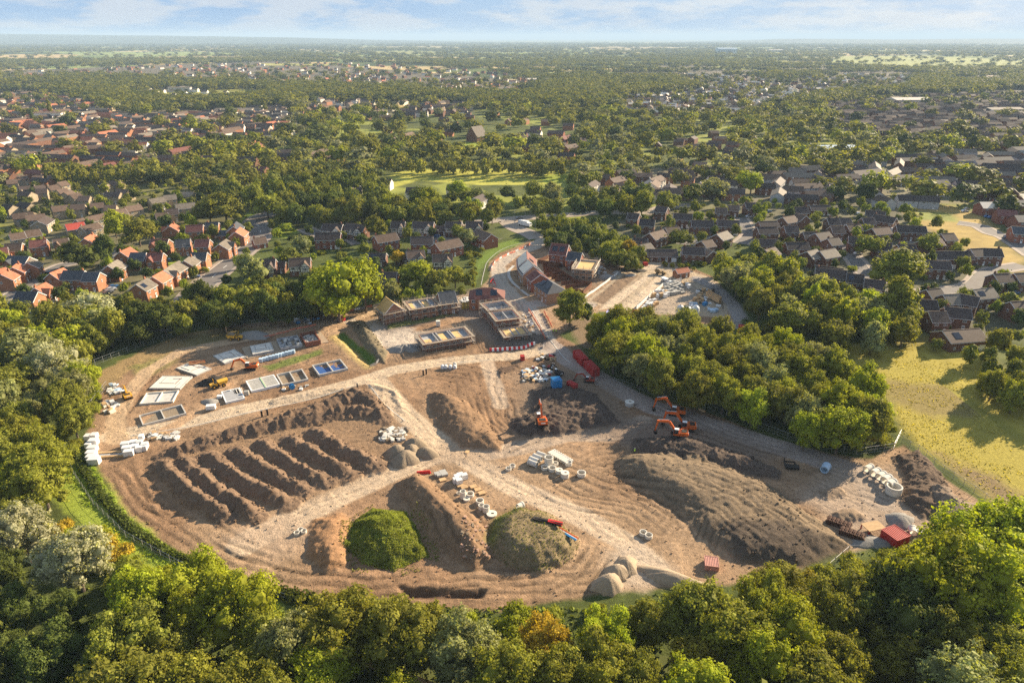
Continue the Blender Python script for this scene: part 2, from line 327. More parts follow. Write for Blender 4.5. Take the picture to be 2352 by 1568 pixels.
def tracks(pts, wd, n=3, depth=.10, dk=.22, gap=2.4, seed=0):
    """wheel ruts that follow a guide line"""
    P = GP(pts); s = sub(P, wd + 2); X = GX[s]; Y = GY[s]; d, al = seg_d(X, Y, P, False); tot = al.max(); ef = np.clip(np.minimum(al, tot - al) / 6, 0, 1)
    # signed side
    j = np.argmin([np.hypot(X - p[0], Y - p[1]) for p in P], 0); j = np.clip(j, 0, len(P) - 2); T = P[j + 1] - P[j]
    sg = np.sign((X - P[j][..., 0]) * T[..., 1] - (Y - P[j][..., 1]) * T[..., 0]); q = d * sg + (fbm(X, Y, 17, 40 + seed, 3) - .5) * 7
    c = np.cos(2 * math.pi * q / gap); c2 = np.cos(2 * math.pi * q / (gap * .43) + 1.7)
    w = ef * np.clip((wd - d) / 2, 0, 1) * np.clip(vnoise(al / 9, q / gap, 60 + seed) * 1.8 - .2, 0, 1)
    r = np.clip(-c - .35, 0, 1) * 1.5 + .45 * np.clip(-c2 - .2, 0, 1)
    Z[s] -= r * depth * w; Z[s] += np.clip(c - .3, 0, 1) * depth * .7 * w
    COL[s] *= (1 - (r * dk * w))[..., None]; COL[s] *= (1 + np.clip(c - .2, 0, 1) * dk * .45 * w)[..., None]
# base: rough grass outside, bare earth inside
COL[:] = np.array((.085, .105, .028)); COL *= (1 + (nA[..., None] - .5) * .7) * (1 + (nB[..., None] - .5) * .5)
SP = GP(SITE); sd = sdist(GX, GY, SP)
e = np.clip((sd + (nA - .5) * 3) / 1.2, 0, 1)[..., None]
t = np.clip((nC - .38) * 3.2, 0, 1)[..., None]
base = DIRT * (1 - t) + np.array((.345, .235, .145)) * t
base = base * (1 + (nA[..., None] - .5) * .75) * (1 + (nB[..., None] - .5) * .5)
COL = COL * (1 - e) + base * e
Z += ((nA - .5) * .7 + (nB - .5) * .42) * np.clip(sd / 4, 0, 1)
# right meadow outside the fence
paint([(1930,790),(2110,770),(2240,800),(2340,880),(2420,900),(2500,1300),(2330,1195),(2200,1090),(2080,1005),(2030,900),(1960,830)], (.36, .30, .06), 2, 3)
paint([(2030,870),(2200,890),(2300,950),(2150,960),(2040,920)], (.19, .14, .08), 2, 3, .6); paint([(2150,1040),(2300,1100),(2420,1200),(2420,1240),(2330,1180),(2200,1090)], (.22, .155, .10), 2, 3, .85)
# left grass verge round the curve
paint([(150,1030),(205,1040),(240,1110),(300,1190),(400,1265),(545,1320),(640,1370),(640,1400),(520,1370),(380,1310),(270,1240),(190,1160),(150,1080)], (.27, .33, .045), 1, 2)
paint([(215,870),(245,850),(330,800),(420,765),(540,752),(560,762),(500,790),(380,815),(300,850),(245,890)], (.30, .21, .10), 1, 3); paint([(400,775),(540,755),(620,752),(560,775),(440,800)], (.16, .14, .06), 2, 3, .8)
paint([(300,845),(380,815),(420,825),(330,870)], (.20, .20, .06), 1.5, 3, .7)
paint([(1090,650),(1110,610),(1150,580),(1205,558),(1190,545),(1130,565),(1100,590),(1075,640)], (.14, .20, .035), 1.5, 2)
paint([(1195,530),(1250,540),(1290,560),(1400,590),(1400,570),(1300,545),(1230,520)], (.11, .14, .03), 1.5, 2)
paint([(120,1010),(175,1040),(200,1120),(260,1200),(380,1290),(540,1345),(640,1385),(640,1420),(480,1390),(340,1330),(220,1260),(120,1150),(80,1060)], (.27, .33, .045), 1, 2)
paint([(1300,735),(1400,725),(1420,760),(1380,800),(1335,800)], (.22, .16, .10), 1.5, 2)
# parallel strip between the upper road and the houses; green band above the block stacks
paint([(600,840),(740,800),(745,812),(690,830),(620,852)], (.14, .18, .04), .8, 1.5, .9)
# gravel / haul roads
ROADS = [([(262,1000),(340,988),(440,968),(600,930),(700,908),(820,878),(900,850),(1000,833),(1100,822),(1200,815),(1262,800)], 6.6, (.52, .41, .29)),
 ([(858,868),(890,905),(930,950),(1000,1010),(1045,1040)], 7, (.53, .41, .285)),
 ([(560,1250),(640,1208),(780,1140),(900,1085),(1000,1045),(1050,1035)], 7.5, (.50, .385, .27)),
 ([(1040,1035),(1120,1085),(1180,1118),(1330,1185),(1440,1245),(1500,1300)], 6.5, (.54, .42, .30)),
 ([(1262,806),(1245,760),(1215,712),(1180,685),(1150,650),(1143,610),(1175,585),(1225,568),(1248,550)], 7.5, (.44, .38, .31)),
 ([(1215,700),(1300,690),(1350,700)], 7, (.45, .38, .32)),
 ([(1120,835),(1135,880),(1150,930)], 5, (.47, .36, .26)),
 ([(1262,790),(1310,830),(1380,870),(1440,905),(1500,935),(1600,965),(1720,1005),(1850,1045),(1990,1090),(2020,1150)], 8, (.36, .30, .26)),
 ([(270,1010),(265,960),(300,900),(340,850),(420,805),(560,778),(700,748),(800,735),(880,710),(1000,690),(1090,680)], 5, (.47, .335, .21)),
 ([(380,990),(460,940),(500,910),(530,880)], 4, (.42, .28, .17)),
 ([(800,735),(840,760),(870,790)], 5, (.46, .39, .31)),
 ([(1050,1045),(1130,1040),(1190,1030),(1300,1000),(1400,1000),(1480,965)], 6, (.40, .31, .23))]
for p, wd, c in ROADS: paint(p, c, .45, .5, .95, line=wd)
paint([(1000,1030),(1060,1000),(1110,1040),(1180,1110),(1090,1070),(960,1065)], (.43, .32, .22), 2, 2, .9)
paint([(1400,1270),(1470,1240),(1540,1310),(1490,1350),(1380,1350)], (.47, .38, .29), 2, 2, .85)
paint([(870,770),(930,760),(1010,765),(960,800),(890,800)], (.52, .44, .36), 1.5, 2); paint([(830,740),(880,730),(950,755),(900,800),(860,790)], (.47, .40, .33), 1.5, 2)
paint([(1140,780),(1250,775),(1255,800),(1140,800)], (.22, .17, .14), 2, 2, .8); paint([(870,700),(1110,660),(1180,700),(1250,790),(1130,790),(1060,720),(880,770)], (.25, .20, .165), 2, 2, .75)
# compound: pale pad with darker parking strips, storage yard, back corner
paint([(1345,690),(1400,650),(1432,618),(1520,600),(1640,640),(1690,700),(1660,730),(1560,722),(1440,722)], (.42, .335, .235), 1, .6)
for q in ([(1358,690),(1440,625),(1470,632),(1385,700)], [(1445,700),(1468,712),(1540,640),(1505,634)], [(1392,698),(1420,702),(1494,636),(1472,634)]): paint(q, (.225, .155, .10), .6, .2)
paint([(1375,712),(1400,690),(1486,628),(1502,632),(1410,706)], (.54, .43, .31), .6, .2); paint([(1426,715),(1510,632),(1530,640),(1450,722)], (.54, .43, .31), .6, .2)
paint([(1480,720),(1500,700),(1540,660),(1590,650),(1620,690),(1600,722)], (.36, .29, .22), 1, 1.5)
paint([(1600,640),(1650,665),(1685,700),(1705,745)], (.33, .30, .28), .8, .4, line=6)
paint([(1330,580),(1440,595),(1560,605),(1500,620),(1420,612)], (.47, .38, .29), 1.5, 2, .8)
paint([(1280,610),(1340,600),(1400,640),(1380,660),(1300,650)], (.25, .18, .12), 1.5, 2, .8)
paint([(1115,560),(1175,540),(1240,548)], (.3, .25, .2), .6, .3, .6, line=1)
# work areas (darker churned soil)
paint([(1190,870),(1300,850),(1420,900),(1460,980),(1330,1000),(1170,1000)], (.21, .155, .11), 3, 3, .85)
paint([(1400,960),(1560,960),(1800,1040),(1700,1090),(1480,1040),(1400,1010)], (.20, .15, .115), 3, 3, .85)
paint([(1900,1060),(2050,1080),(2150,1230),(1960,1240),(1850,1150)], (.37, .29, .22), 3, 3, .8)
paint([(660,1180),(560,1220),(500,1240),(640,1290),(700,1240)], (.42, .31, .22), 3, 3, .7)
paint([(1150,840),(1200,830),(1290,850),(1200,880),(1150,870)], (.30, .21, .14), 2, 2, .6)
# stockpiles
HR = HEAPS.append('ridge') or len(HEAPS)
RCOL = (.20, .135, .09)
paint([(370,1050),(560,970),(830,890),(900,960),(890,1080),(700,1150),(520,1210),(400,1140)], (.25, .165, .10), 2, 2, .8)
for r_ in ([(372,1068),(440,1140),(525,1192)], [(420,1060),(500,1132),(592,1190)], [(478,1050),(560,1112),(665,1163)], [(540,1037),(620,1092),(702,1130)], [(600,1022),(680,1076),(747,1112)], [(660,1010),(740,1060),(800,1092)], [(722,996),(800,1045),(866,1074)]):
    ridge(r_, 2.5, 3.1, RCOL, .85, 1)
for r_ in ([(385,1046),(500,1010),(620,978),(740,938),(828,908)], [(560,995),(700,968),(800,948),(870,950)], [(760,925),(810,905),(850,925),(880,965)]): ridge(r_, 2.2, 3.4, (.17, .115, .078), .9, 1)
ridge([(640,920),(760,898),(850,885),(905,900),(925,945)], .7, 1.8, None, .3)
mound([(985,905),(1010,900),(1062,915),(1112,958),(1155,1018),(1150,1038),(1060,1032),(1012,988),(985,940)], 2.8, .7, (.235, .15, .09), .25, 'brown')
mound([(1215,895),(1290,885),(1370,905),(1430,975),(1330,992),(1290,1002),(1200,1004),(1168,985),(1175,960),(1215,950)], 1.8, .6, (.11, .082, .065), .9, 'dark')
mound([(905,1110),(960,1086),(1000,1108),(1120,1218),(1135,1290),(1090,1312),(1000,1262),(955,1192),(925,1158)], 3.9, .95, (.235, .15, .09), .2, 'long')
mound([(718,1196),(785,1180),(812,1212),(795,1300),(750,1314),(700,1282)], 1.8, .6, (.33, .19, .10), .35, 'small')
mound([(806,1212),(860,1170),(932,1176),(968,1228),(990,1278),(905,1310),(830,1296),(800,1260)], 3.5, .8, (.19, .19, .05), 0.45, 'green', wob=1.2)
mound([(1128,1195),(1190,1162),(1265,1185),(1330,1235),(1322,1285),(1240,1318),(1165,1308),(1118,1262)], 3.3, .95, (.23, .175, .10), .3, 'oval')
paint([(1128,1195),(1190,1165),(1215,1175),(1150,1215),(1135,1260),(1120,1250)], (.14, .17, .03), 1.2, 1.5, .8)
mound([(1450,1008),(1560,998),(1700,1038),(1800,1085),(1790,1105),(1700,1088),(1560,1062),(1440,1040)], 2.4, .6, (.12, .09, .07), .8, 'brow')
mound([(1400,1052),(1460,1038),(1600,1058),(1700,1085),(1790,1128),(1880,1190),(1950,1255),(1850,1302),(1700,1292),(1610,1235),(1545,1168),(1480,1128),(1420,1092)], 2.7, .62, (.215, .16, .105), .26, 'broad')
paint([(1650,1220),(1800,1215),(1890,1240),(1930,1260),(1850,1302),(1700,1292)], (.10, .078, .06), 1.5, 2, .9)
mound([(2050,1050),(2110,1030),(2170,1090),(2200,1170),(2120,1195),(2060,1150),(2075,1100)], 2.4, .6, (.14, .10, .072), .9, 'dark')
mound([(2120,1120),(2190,1140),(2312,1192),(2250,1222),(2170,1215)], 2.4, .7, (.25, .19, .14), .3, 'flat')
mound([(800,742),(842,738),(892,812),(890,838),(850,828)], 2.4, .8, (.17, .14, .09), .3, 'bank')
mound([(768,772),(790,762),(868,826),(862,842),(838,838)], -1.8, .7, (.09, .15, .025), .2); paint([(768,775),(800,800),(845,842)], (.42, .31, .13), 1, 1, line=3.5)
mound([(915,1346),(1010,1350),(1122,1350),(1110,1378),(930,1374)], -1.6, .9, (.13, .08, .05), .4)
mound([(1140,845),(1210,830),(1200,845),(1155,862),(1150,880)], .9, .8, (.15, .10, .07), .3); 
mound([(1130,770),(1250,768),(1265,782),(1230,800),(1130,796)], 1.0, .5, (.16, .125, .10), .2)
mound([(885,742),(990,726),(1050,722),(980,742),(890,758)], .7, .6, (.16, .16, .05), .4)
mound([(1870,1130),(1930,1110),(1960,1140),(1900,1150)], 1.1, .7, (.27, .20, .14), .2, 'small'); mound([(1905,1175),(1960,1165),(1990,1190),(1930,1210)], 1.0, .7, (.26, .19, .13), .2, 'small')
# ruts
for i, (p, wd, g) in enumerate([([(1410,1060),(1560,1100),(1700,1160),(1850,1260)], 14, 1.9), ([(1560,1260),(1600,1200),(1750,1160),(1900,1230)], 9, 1.9), ([(950,1110),(1030,1180),(1110,1290)], 7, 2.3),
   ([(240,1080),(290,1160),(380,1235),(500,1300),(640,1340),(800,1345),(1000,1335),(1200,1345),(1330,1325),(1400,1260)], 6, 2.3), ([(280,1070),(340,1150),(440,1215),(560,1260),(700,1300)], 5, 2.6),
   ([(1120,900),(1150,960),(1200,1000),(1130,1040)], 8, 2.2), ([(1250,1080),(1350,1120),(1480,1160),(1560,1240)], 12, 2.4), ([(1140,870),(1180,850),(1260,858),(1330,900)], 5, 2.0), ([(1400,960),(1500,940),(1600,985),(1800,1060)], 8, 2.2),
   ([(280,1000),(310,900),(400,820)], 3, 2), ([(820,878),(1000,833),(1262,800)], 3, 1.9), ([(262,1000),(600,930),(820,878)], 2.6, 1.9), ([(640,1208),(900,1085),(1040,1040)], 3.2, 2.1), ([(1050,1040),(1330,1185),(1480,1280)], 3, 2.1), ([(870,880),(1045,1040)], 3, 2.1), ([(1262,806),(1180,685),(1143,610)], 3, 1.9),
   ([(1180,1330),(1340,1300),(1390,1240)], 5, 2.2), ([(1850,1080),(1990,1130),(2090,1180)], 9, 2.4), ([(980,850),(1080,860),(1120,940),(1130,1000)], 9, 2.8), ([(450,930),(520,880),(660,850),(780,800)], 6, 2.4), ([(620,930),(800,900),(900,930)], 5, 2.4), ([(780,1000),(900,1000),(960,1040)], 5, 2.3), ([(1480,1040),(1380,1040),(1280,1070),(1200,1100)], 9, 2.2), ([(920,820),(1000,810),(1100,806)], 5, 2)]):
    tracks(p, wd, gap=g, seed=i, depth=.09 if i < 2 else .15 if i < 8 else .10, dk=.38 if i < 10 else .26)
Z *= np.clip(np.minimum(np.minimum(GX - X0, X1 - GX), np.minimum(GY - Y0, Y1 - GY)) / 2, 0, 1)
def height(x, y):
    if not (X0 < x < X1 and Y0 < y < Y1): return 0.0
    fx = (x - X0) / (X1 - X0) * NX; fy = (y - Y0) / (Y1 - Y0) * NY; i = int(fx); j = int(fy); fx -= i; fy -= j
    return float((Z[j, i] * (1 - fx) + Z[j, i + 1] * fx) * (1 - fy) + (Z[j + 1, i] * (1 - fx) + Z[j + 1, i + 1] * fx) * fy)
def T(x, y, dz=0.0):
    """photo point -> where its ray meets the terrain"""
    p = G(x, y, 0)
    for _ in range(4): p = G(x, y, height(p.x, p.y))
    p.z = height(p.x, p.y) + dz; return p
# faces by label
idx = np.arange((NX + 1) * (NY + 1)).reshape(NY + 1, NX + 1)
quads = np.stack([idx[:-1, :-1], idx[:-1, 1:], idx[1:, 1:], idx[1:, :-1]], -1).reshape(-1, 4)
FL = LAB[:-1, :-1].ravel(); VV = np.stack([GX, GY, Z], -1).reshape(-1, 3); CC = np.clip(COL, .01, .9).reshape(-1, 3)
road = np.zeros(GX.shape, bool)
for p, wd, c in ROADS[:9]:
    P = GP(p); s = sub(P, wd); road[s] |= seg_d(GX[s], GY[s], P, False)[0] + (nA[s] - .5) * 1.2 < wd / 2
RF = road[:-1, :-1].ravel() & (FL == 0)
def part_grid(name, m):
    q = quads[m]; u, inv = np.unique(q, return_inverse=True)
    return link(name, np_mesh(name, VV[u], inv.reshape(-1, 4), [soil], cols=CC[u], smooth=True))
props(part_grid('site_ground', (FL == 0) & ~RF), kind='structure'); props(part_grid('dirt_road', RF), kind='structure')
HL = {1: ('ridged_soil_heap', 'wide field of parallel brown soil ridges left of the road junction'), 2: ('soil_heap', 'brown flat topped soil heap below the upper haul road, shaded on its left'),
 3: ('soil_heap', 'dark churned soil heap under the lone orange excavator'), 4: ('soil_heap', 'long rutted brown stockpile running down right of the green mound'), 5: ('soil_heap', 'small reddish soil heap left of the green mound'),
 6: ('grassy_mound', 'round mound covered in bright green grass'), 7: ('soil_heap', 'oval brown mound with grassy edge right of the long stockpile'), 8: ('soil_heap', 'dark soil bank below the parked orange excavators'),
 9: ('soil_heap', 'largest stockpile, broad and rutted all over, at the right of the site'), 10: ('soil_heap', 'dark rough soil heap beside the line of concrete pipes at right'), 11: ('soil_heap', 'flat smooth soil heap along the far right fence'),
 12: ('soil_heap', 'dark steep soil bank beside the grassy drainage ditch'), 13: ('soil_heap', 'small sandy heap nearer the fallen black frame and pipes'), 14: ('soil_heap', 'small low sandy heap above the rusty machinery parts')}
for k, (nm, lb) in HL.items():
    if (FL == k).any(): props(part_grid(nm, FL == k), lb, 'earth mound')
# ---------------------------------------------------------------- outer ground
def outer():
    xs = np.concatenate([np.arange(-700, X0, 2.0), [X0], np.linspace(X0, X1, 137)[1:-1], [X1], np.arange(X1 + 2, 701, 2.0)])
    ys = np.concatenate([np.arange(30, Y0, 2.0), [Y0], np.linspace(Y0, Y1, 139)[1:-1], [Y1], np.arange(Y1 + 2, 1101, 2.0)])
    xs = np.unique(np.round(xs, 3)); ys = np.unique(np.round(ys, 3)); X, Y = np.meshgrid(xs, ys)
    c = np.zeros(X.shape + (3,)); n = fbm(X, Y, 12, 21, 4, .6)[..., None]; n2 = fbm(X, Y, 60, 22, 3)[..., None]
    c[:] = np.array((.085, .10, .03)); c += (n - .5) * np.array((.10, .09, .03)); c *= (.75 + n2 * .6); n3 = np.clip((fbm(X, Y, 38, 61, 3) - .55) * 14, 0, 1)[..., None] * (Y > 380)[..., None]; c[:] = c * (1 - n3) + np.array((.24, .26, .055)) * n3
    def pt(pts, col, soft=2, wob=4, amt=1, line=None):
        P = GP(pts); m = (X > P[:, 0].min() - 12) & (X < P[:, 0].max() + 12) & (Y > P[:, 1].min() - 12) & (Y < P[:, 1].max() + 12)
        if not m.any(): return
        d = sdist(X[m], Y[m], P) if line is None else line / 2 - seg_d(X[m], Y[m], P, False)[0]
        a = np.clip(.5 + (d + (n[m][:, 0] - .5) * wob) / soft / 2, 0, 1)[:, None] * amt; c[m] = c[m] * (1 - a) + np.asarray(col) * (1 + (n[m] - .5) * .35) * a
    for p in EST_G: pt(p, (.17, .145, .105), 6, 14, .8)
    for p in LAWNS: pt(*p)
    Zo = np.zeros_like(X); V = np.stack([X, Y, Zo], -1).reshape(-1, 3)
    ix = np.arange(X.size).reshape(X.shape); q = np.stack([ix[:-1, :-1], ix[:-1, 1:], ix[1:, 1:], ix[1:, :-1]], -1)
    cx = (X[:-1, :-1] + X[1:, 1:]) / 2; cyy = (Y[:-1, :-1] + Y[1:, 1:]) / 2
    keep = ~((cx > X0) & (cx < X1) & (cyy > Y0) & (cyy < Y1))
    return link('ground', np_mesh('ground', V, q[keep], [soil_o], cols=np.clip(c.reshape(-1, 3), .01, .9), smooth=True))
EST_G = [[(0,215),(130,210),(300,255),(560,250),(720,285),(620,330),(450,330),(380,400),(0,430)],[(1430,150),(2420,150),(2420,345),(2150,330),(1900,300),(1700,262),(1440,255)],[(700,222),(1080,230),(1080,262),(700,268)],[(1320,400),(1520,385),(1700,380),(2352,340),(2352,470),(1800,470),(1380,455)],[(380,240),(640,235),(700,262),(400,290)]]
LG = (.24, .29, .04); YG = (.38, .37, .07); GP_ = (.13, .12, .085); DR = (.36, .26, .085)
LAWNS = [
 ([(60,1000),(190,1040),(200,1120),(260,1200),(200,1260),(100,1180),(40,1080)], (.27, .33, .045), 1.5, 3),
 ([(0,560),(0,440),(100,380),(260,380),(400,400),(560,400),(620,440),(580,500),(400,530),(150,560)], (.13, .115, .06), 4, 8, .7),
 ([(0,560),(200,520),(420,520),(590,500),(610,560),(450,665),(300,700),(0,720)], (.16, .14, .085), 3, 6, .8),
 ([(620,530),(820,500),(1130,520),(1130,600),(1000,620),(900,640),(860,580),(650,580)], (.11, .10, .06), 3, 6, .7),
 ([(1380,520),(1500,480),(1700,460),(2100,470),(2300,560),(2352,640),(2352,780),(2150,790),(2100,700),(1900,640),(1700,590),(1500,570)], (.13, .115, .08), 3, 6, .75),
 ([(1800,440),(1950,390),(2150,370),(2300,400),(2200,450),(2060,470)], (.17, .16, .10), 3, 6, .7),
 ([(470,648),(530,600),(585,560),(600,530),(640,520),(690,530),(640,560),(600,600),(540,650)], LG, 2, 3),
 ([(505,520),(560,495),(620,460),(640,440),(650,470),(620,490),(560,512),(510,528)], LG, 2, 3),
 ([(330,600),(420,585),(430,600),(340,622)], LG, 2, 3, .9),
 ([(895,400),(960,385),(1280,390),(1290,402),(1250,425),(1100,425),(960,415),(900,432)], YG, 2, 3),
 ([(1025,330),(1100,325),(1110,335),(1040,347)], LG, 2, 2), ([(1230,405),(1300,398),(1320,410),(1260,425)], LG, 2, 2),
 ([(2060,480),(2180,470),(2260,500),(2330,560),(2352,600),(2352,680),(2290,640),(2200,570),(2120,520)], DR, 3, 6), ([(2100,485),(2190,490),(2200,510),(2110,505)], (.2, .22, .05), 3, 6), ([(2190,560),(2280,600),(2352,650),(2352,700),(2250,640)], (.25, .22, .06), 3, 6),
 ([(1930,790),(2110,770),(2240,800),(2340,880),(2480,900),(2600,1300),(2330,1195),(2200,1090),(2080,1005),(2030,900),(1960,830)], (.36, .30, .06), 3, 5), ([(1950,800),(2080,850),(2250,1000),(2420,1150)], (.22, .20, .04), 1, 2, .8, 2.5), ([(2000,790),(2150,870),(2352,1010)], (.22, .20, .04), 1, 2, .8, 3), ([(2120,790),(2200,850),(2352,930)], (.24, .21, .04), 1, 2, .7, 2), ([(2060,930),(2200,1010),(2352,1110)], (.25, .21, .05), 1, 2, .8, 3.5), ([(1930,770),(2110,760),(2200,790),(2000,800)], (.16, .14, .05), 3, 5, .7),
 ([(2150,1040),(2300,1100),(2520,1250),(2420,1290),(2330,1180),(2200,1090)], (.19, .135, .09), 3, 4, .9),
 ([(360,400),(400,380),(410,400),(380,425)], (.22, .24, .05), 3, 4), ([(0,345),(100,330),(120,350),(20,365)], (.2, .24, .05), 3, 4),
 ([(340,215),(560,205),(640,215),(480,235),(360,232)], (.26, .28, .06), 8, 14), ([(1150,555),(1200,545),(1250,570),(1180,590)], (.15, .2, .04), 2, 3),
 ([(1460,640),(1700,640),(1720,760),(1460,730)], (.07, .09, .02), 3, 3), ([(2180,180),(2290,180),(2290,190),(2180,190)], (.3, .36, .05), 6, 4), ([(1820,212),(1900,212),(1890,222),(1820,222)], (.33, .34, .06), 6, 4), ([(2000,232),(2050,234),(2045,244),(1995,242)], (.33, .34, .06), 6, 4), ([(200,135),(560,130),(700,135),(600,142),(300,142)], (.3, .3, .08), 20, 20)]
props(outer(), kind='structure')
# far ground out to the horizon, a sheet with fields, round the near one
def far_ground():
    m = bpy.data.materials.new('far_fields'); m.use_nodes = True; nt = m.node_tree; p = nt.nodes['Principled BSDF']; p.inputs['Roughness'].default_value = .95; p.inputs['Specular IOR Level'].default_value = .1
    geo = N(nt, 'ShaderNodeNewGeometry'); mpn = N(nt, 'ShaderNodeMapping'); mpn.inputs['Scale'].default_value = (1 / 420, 1 / 300, 1); mpn.inputs['Rotation'].default_value = (0, 0, .4); lk(nt, geo.outputs['Position'], mpn.inputs[0])
    v = N(nt, 'ShaderNodeTexVoronoi'); v.inputs['Scale'].default_value = 1; v.distance = 'CHEBYCHEV'; lk(nt, mpn.outputs[0], v.inputs['Vector'])
    sp = N(nt, 'ShaderNodeSeparateColor'); lk(nt, v.outputs['Color'], sp.inputs[0])
    r = N(nt, 'ShaderNodeValToRGB'); r.color_ramp.interpolation = 'CONSTANT'; els = r.color_ramp.elements
    for i, (pos, c) in enumerate([(0, (.07, .09, .03)), (.22, (.17, .22, .06)), (.42, (.27, .31, .09)), (.58, (.12, .15, .04)), (.70, (.50, .38, .18)), (.82, (.34, .36, .11)), (.92, (.55, .43, .22))]):
        e_ = els[i] if i < 2 else els.new(pos); e_.position = pos; e_.color = (*c, 1)
    lk(nt, sp.outputs[0], r.inputs[0]); ed = N(nt, 'ShaderNodeTexNoise'); ed.inputs['Scale'].default_value = .0011; ed.inputs['Detail'].default_value = 3; lk(nt, geo.outputs['Position'], ed.inputs['Vector'])
    rr = N(nt, 'ShaderNodeValToRGB'); rr.color_ramp.elements[0].position = .38; rr.color_ramp.elements[1].position = .44; lk(nt, ed.outputs[0], rr.inputs[0])
    mxn = N(nt, 'ShaderNodeMixRGB'); mxn.inputs[1].default_value = (.05, .07, .025, 1); lk(nt, rr.outputs[0], mxn.inputs[0]); lk(nt, r.outputs[0], mxn.inputs[2]); lk(nt, mxn.outputs[0], p.inputs['Base Color'])
    xs = [-34000, -700, 700, 34000]; ys = [-4000, 30, 1100, 42000]; V = [(x, y, 0) for y in ys for x in xs]
    Fq = [(j * 4 + i, j * 4 + i + 1, j * 4 + i + 5, j * 4 + i + 4) for j in range(3) for i in range(3) if not (i == 1 and j == 1)]
    o = link('countryside_ground', np_mesh('countryside_ground', np.array(V, float), np.array(Fq), [m])); props(o, kind='structure')
    # low hills at the horizon
    hm = mat('hill_cover', (.06, .075, .035), .95, .5, .0012)
    xs = np.arange(-17000, 16001, 200.0); ys = np.linspace(9000, 21000, 31); X, Y = np.meshgrid(xs, ys)
    prof = np.exp(-((Y - 16000) / 4200) ** 2)
    amp = 205 * np.clip((-X - 500) / 11500, 0, 1) ** .8 + 70 * np.clip((X - 3400) / 2500, 0, 1) + 8
    Zh = prof * amp * (.75 + .5 * fbm(X, Y, 2600, 31, 3)) - 12
    ix = np.arange(X.size).reshape(X.shape); q = np.stack([ix[:-1, :-1], ix[:-1, 1:], ix[1:, 1:], ix[1:, :-1]], -1).reshape(-1, 4)
    props(link('hills', np_mesh('hills', np.stack([X, Y, Zh], -1).reshape(-1, 3), q, [hm], smooth=True)), kind='structure')
far_ground()

# fields and town ground further off, laid just over the far sheet
FM = {}
for i, (pts, c) in enumerate([([(2180,178),(2290,180),(2292,191),(2178,190)], (.30,.40,.05)), ([(1815,211),(1905,213),(1890,223),(1818,222)], (.40,.38,.08)), ([(2000,231),(2055,233),(2048,245),(1990,243)], (.36,.38,.08)), ([(1930,130),(2120,128),(2352,140),(2352,158),(2100,160),(1900,150)], (.30,.32,.10)), ([(1780,141),(1900,144),(1890,150),(1770,148)], (.40,.40,.10)),
  ([(-40,128),(60,125),(180,128),(150,134),(-40,135)], (.52,.38,.18)), ([(90,119),(480,120),(600,128),(260,131),(150,124)], (.27,.32,.10)), ([(420,132),(590,131),(585,137),(410,137)], (.55,.42,.20)), ([(780,108),(1000,107),(1100,110),(900,113)], (.40,.34,.16)), ([(850,118),(1040,119),(1000,124),(860,123)], (.30,.30,.11)), ([(1130,124),(1230,123),(1225,128),(1120,128)], (.34,.42,.07)), ([(1340,145),(1490,144),(1485,149),(1345,149)], (.36,.36,.10)),
  ([(1260,110),(1500,108),(1650,112),(1400,115)], (.42,.34,.18)), ([(330,214),(560,205),(650,214),(500,238),(350,236)], (.27,.26,.06)), ([(1100,132),(1300,133),(1290,138),(1100,137)], (.26,.28,.09)), ([(1560,125),(1800,124),(1790,130),(1570,130)], (.24,.27,.09)), ([(600,146),(760,147),(750,152),(600,151)], (.36,.34,.10)), ([(1650,152),(1800,156),(1760,162),(1640,160)], (.27,.30,.09)), ([(160,142),(280,143),(270,147),(150,146)], (.36,.40,.08)), ([(2255,172),(2275,172),(2320,190),(2290,190)], (.45,.36,.28))]):
    m_ = mat('field_cover_%d' % i, c, .95, .2, .01, spec=.1); P = GP(pts); V = [(x, y, .35) for x, y in P]
    props(link('field', np_mesh('field', np.array(V), np.array([list(range(len(V)))]), [m_])), kind='structure')
for pts in ([(1430,150),(2450,150),(2450,276),(1900,276),(1440,255)], [(-30,165),(640,140),(1250,190),(1150,215),(560,276),(-30,276)]):
    P = GP(pts); m_ = mat('town_ground', (.15, .13, .095), .95, .4, .02, spec=.1); props(link('town_ground', np_mesh('town_ground', np.array([(x, y, .15) for x, y in P]), np.array([list(range(len(P)))]), [m_])), kind='structure')
# ---------------------------------------------------------------- houses
OCC = []          # (x, y, r) where no tree may stand
def win_mesh(w_, h_, nm, bars=1):
    b = MB(); t = .07
    b.box((0, -.02, 0), (w_, .06, h_), pane)
    for z in (-h_ / 2, h_ / 2): b.box((0, -.05, z), (w_ + t * 2, .1, t * 1.6), upvc)
    for x in [-w_ / 2, w_ / 2] + [(-w_ / 2 + w_ * (k + 1) / (bars + 1)) for k in range(bars)]: b.box((x, -.05, 0), (t * 1.5, .1, h_), upvc)
    return b.mesh(nm)
WIN = win_mesh(1.3, 1.15, 'window'); WINS = win_mesh(.7, .9, 'window', 0); PATIO = win_mesh(2.3, 2.1, 'patio_door', 3)
def door_mesh():
    b = MB(); b.box((0, -.03, 1.05), (.95, .08, 2.1), whitepl); b.box((0, -.08, 1.45), (.5, .03, .8), pane); return b.mesh('door')
DOOR = door_mesh(); GAR = (lambda b: (b.box((0, -.03, 1.05), (2.5, .08, 2.1), whitepl), b.box((0, -.08, 1.5), (2.4, .02, .05), upvc), b.mesh('garage_door'))[2])(MB())
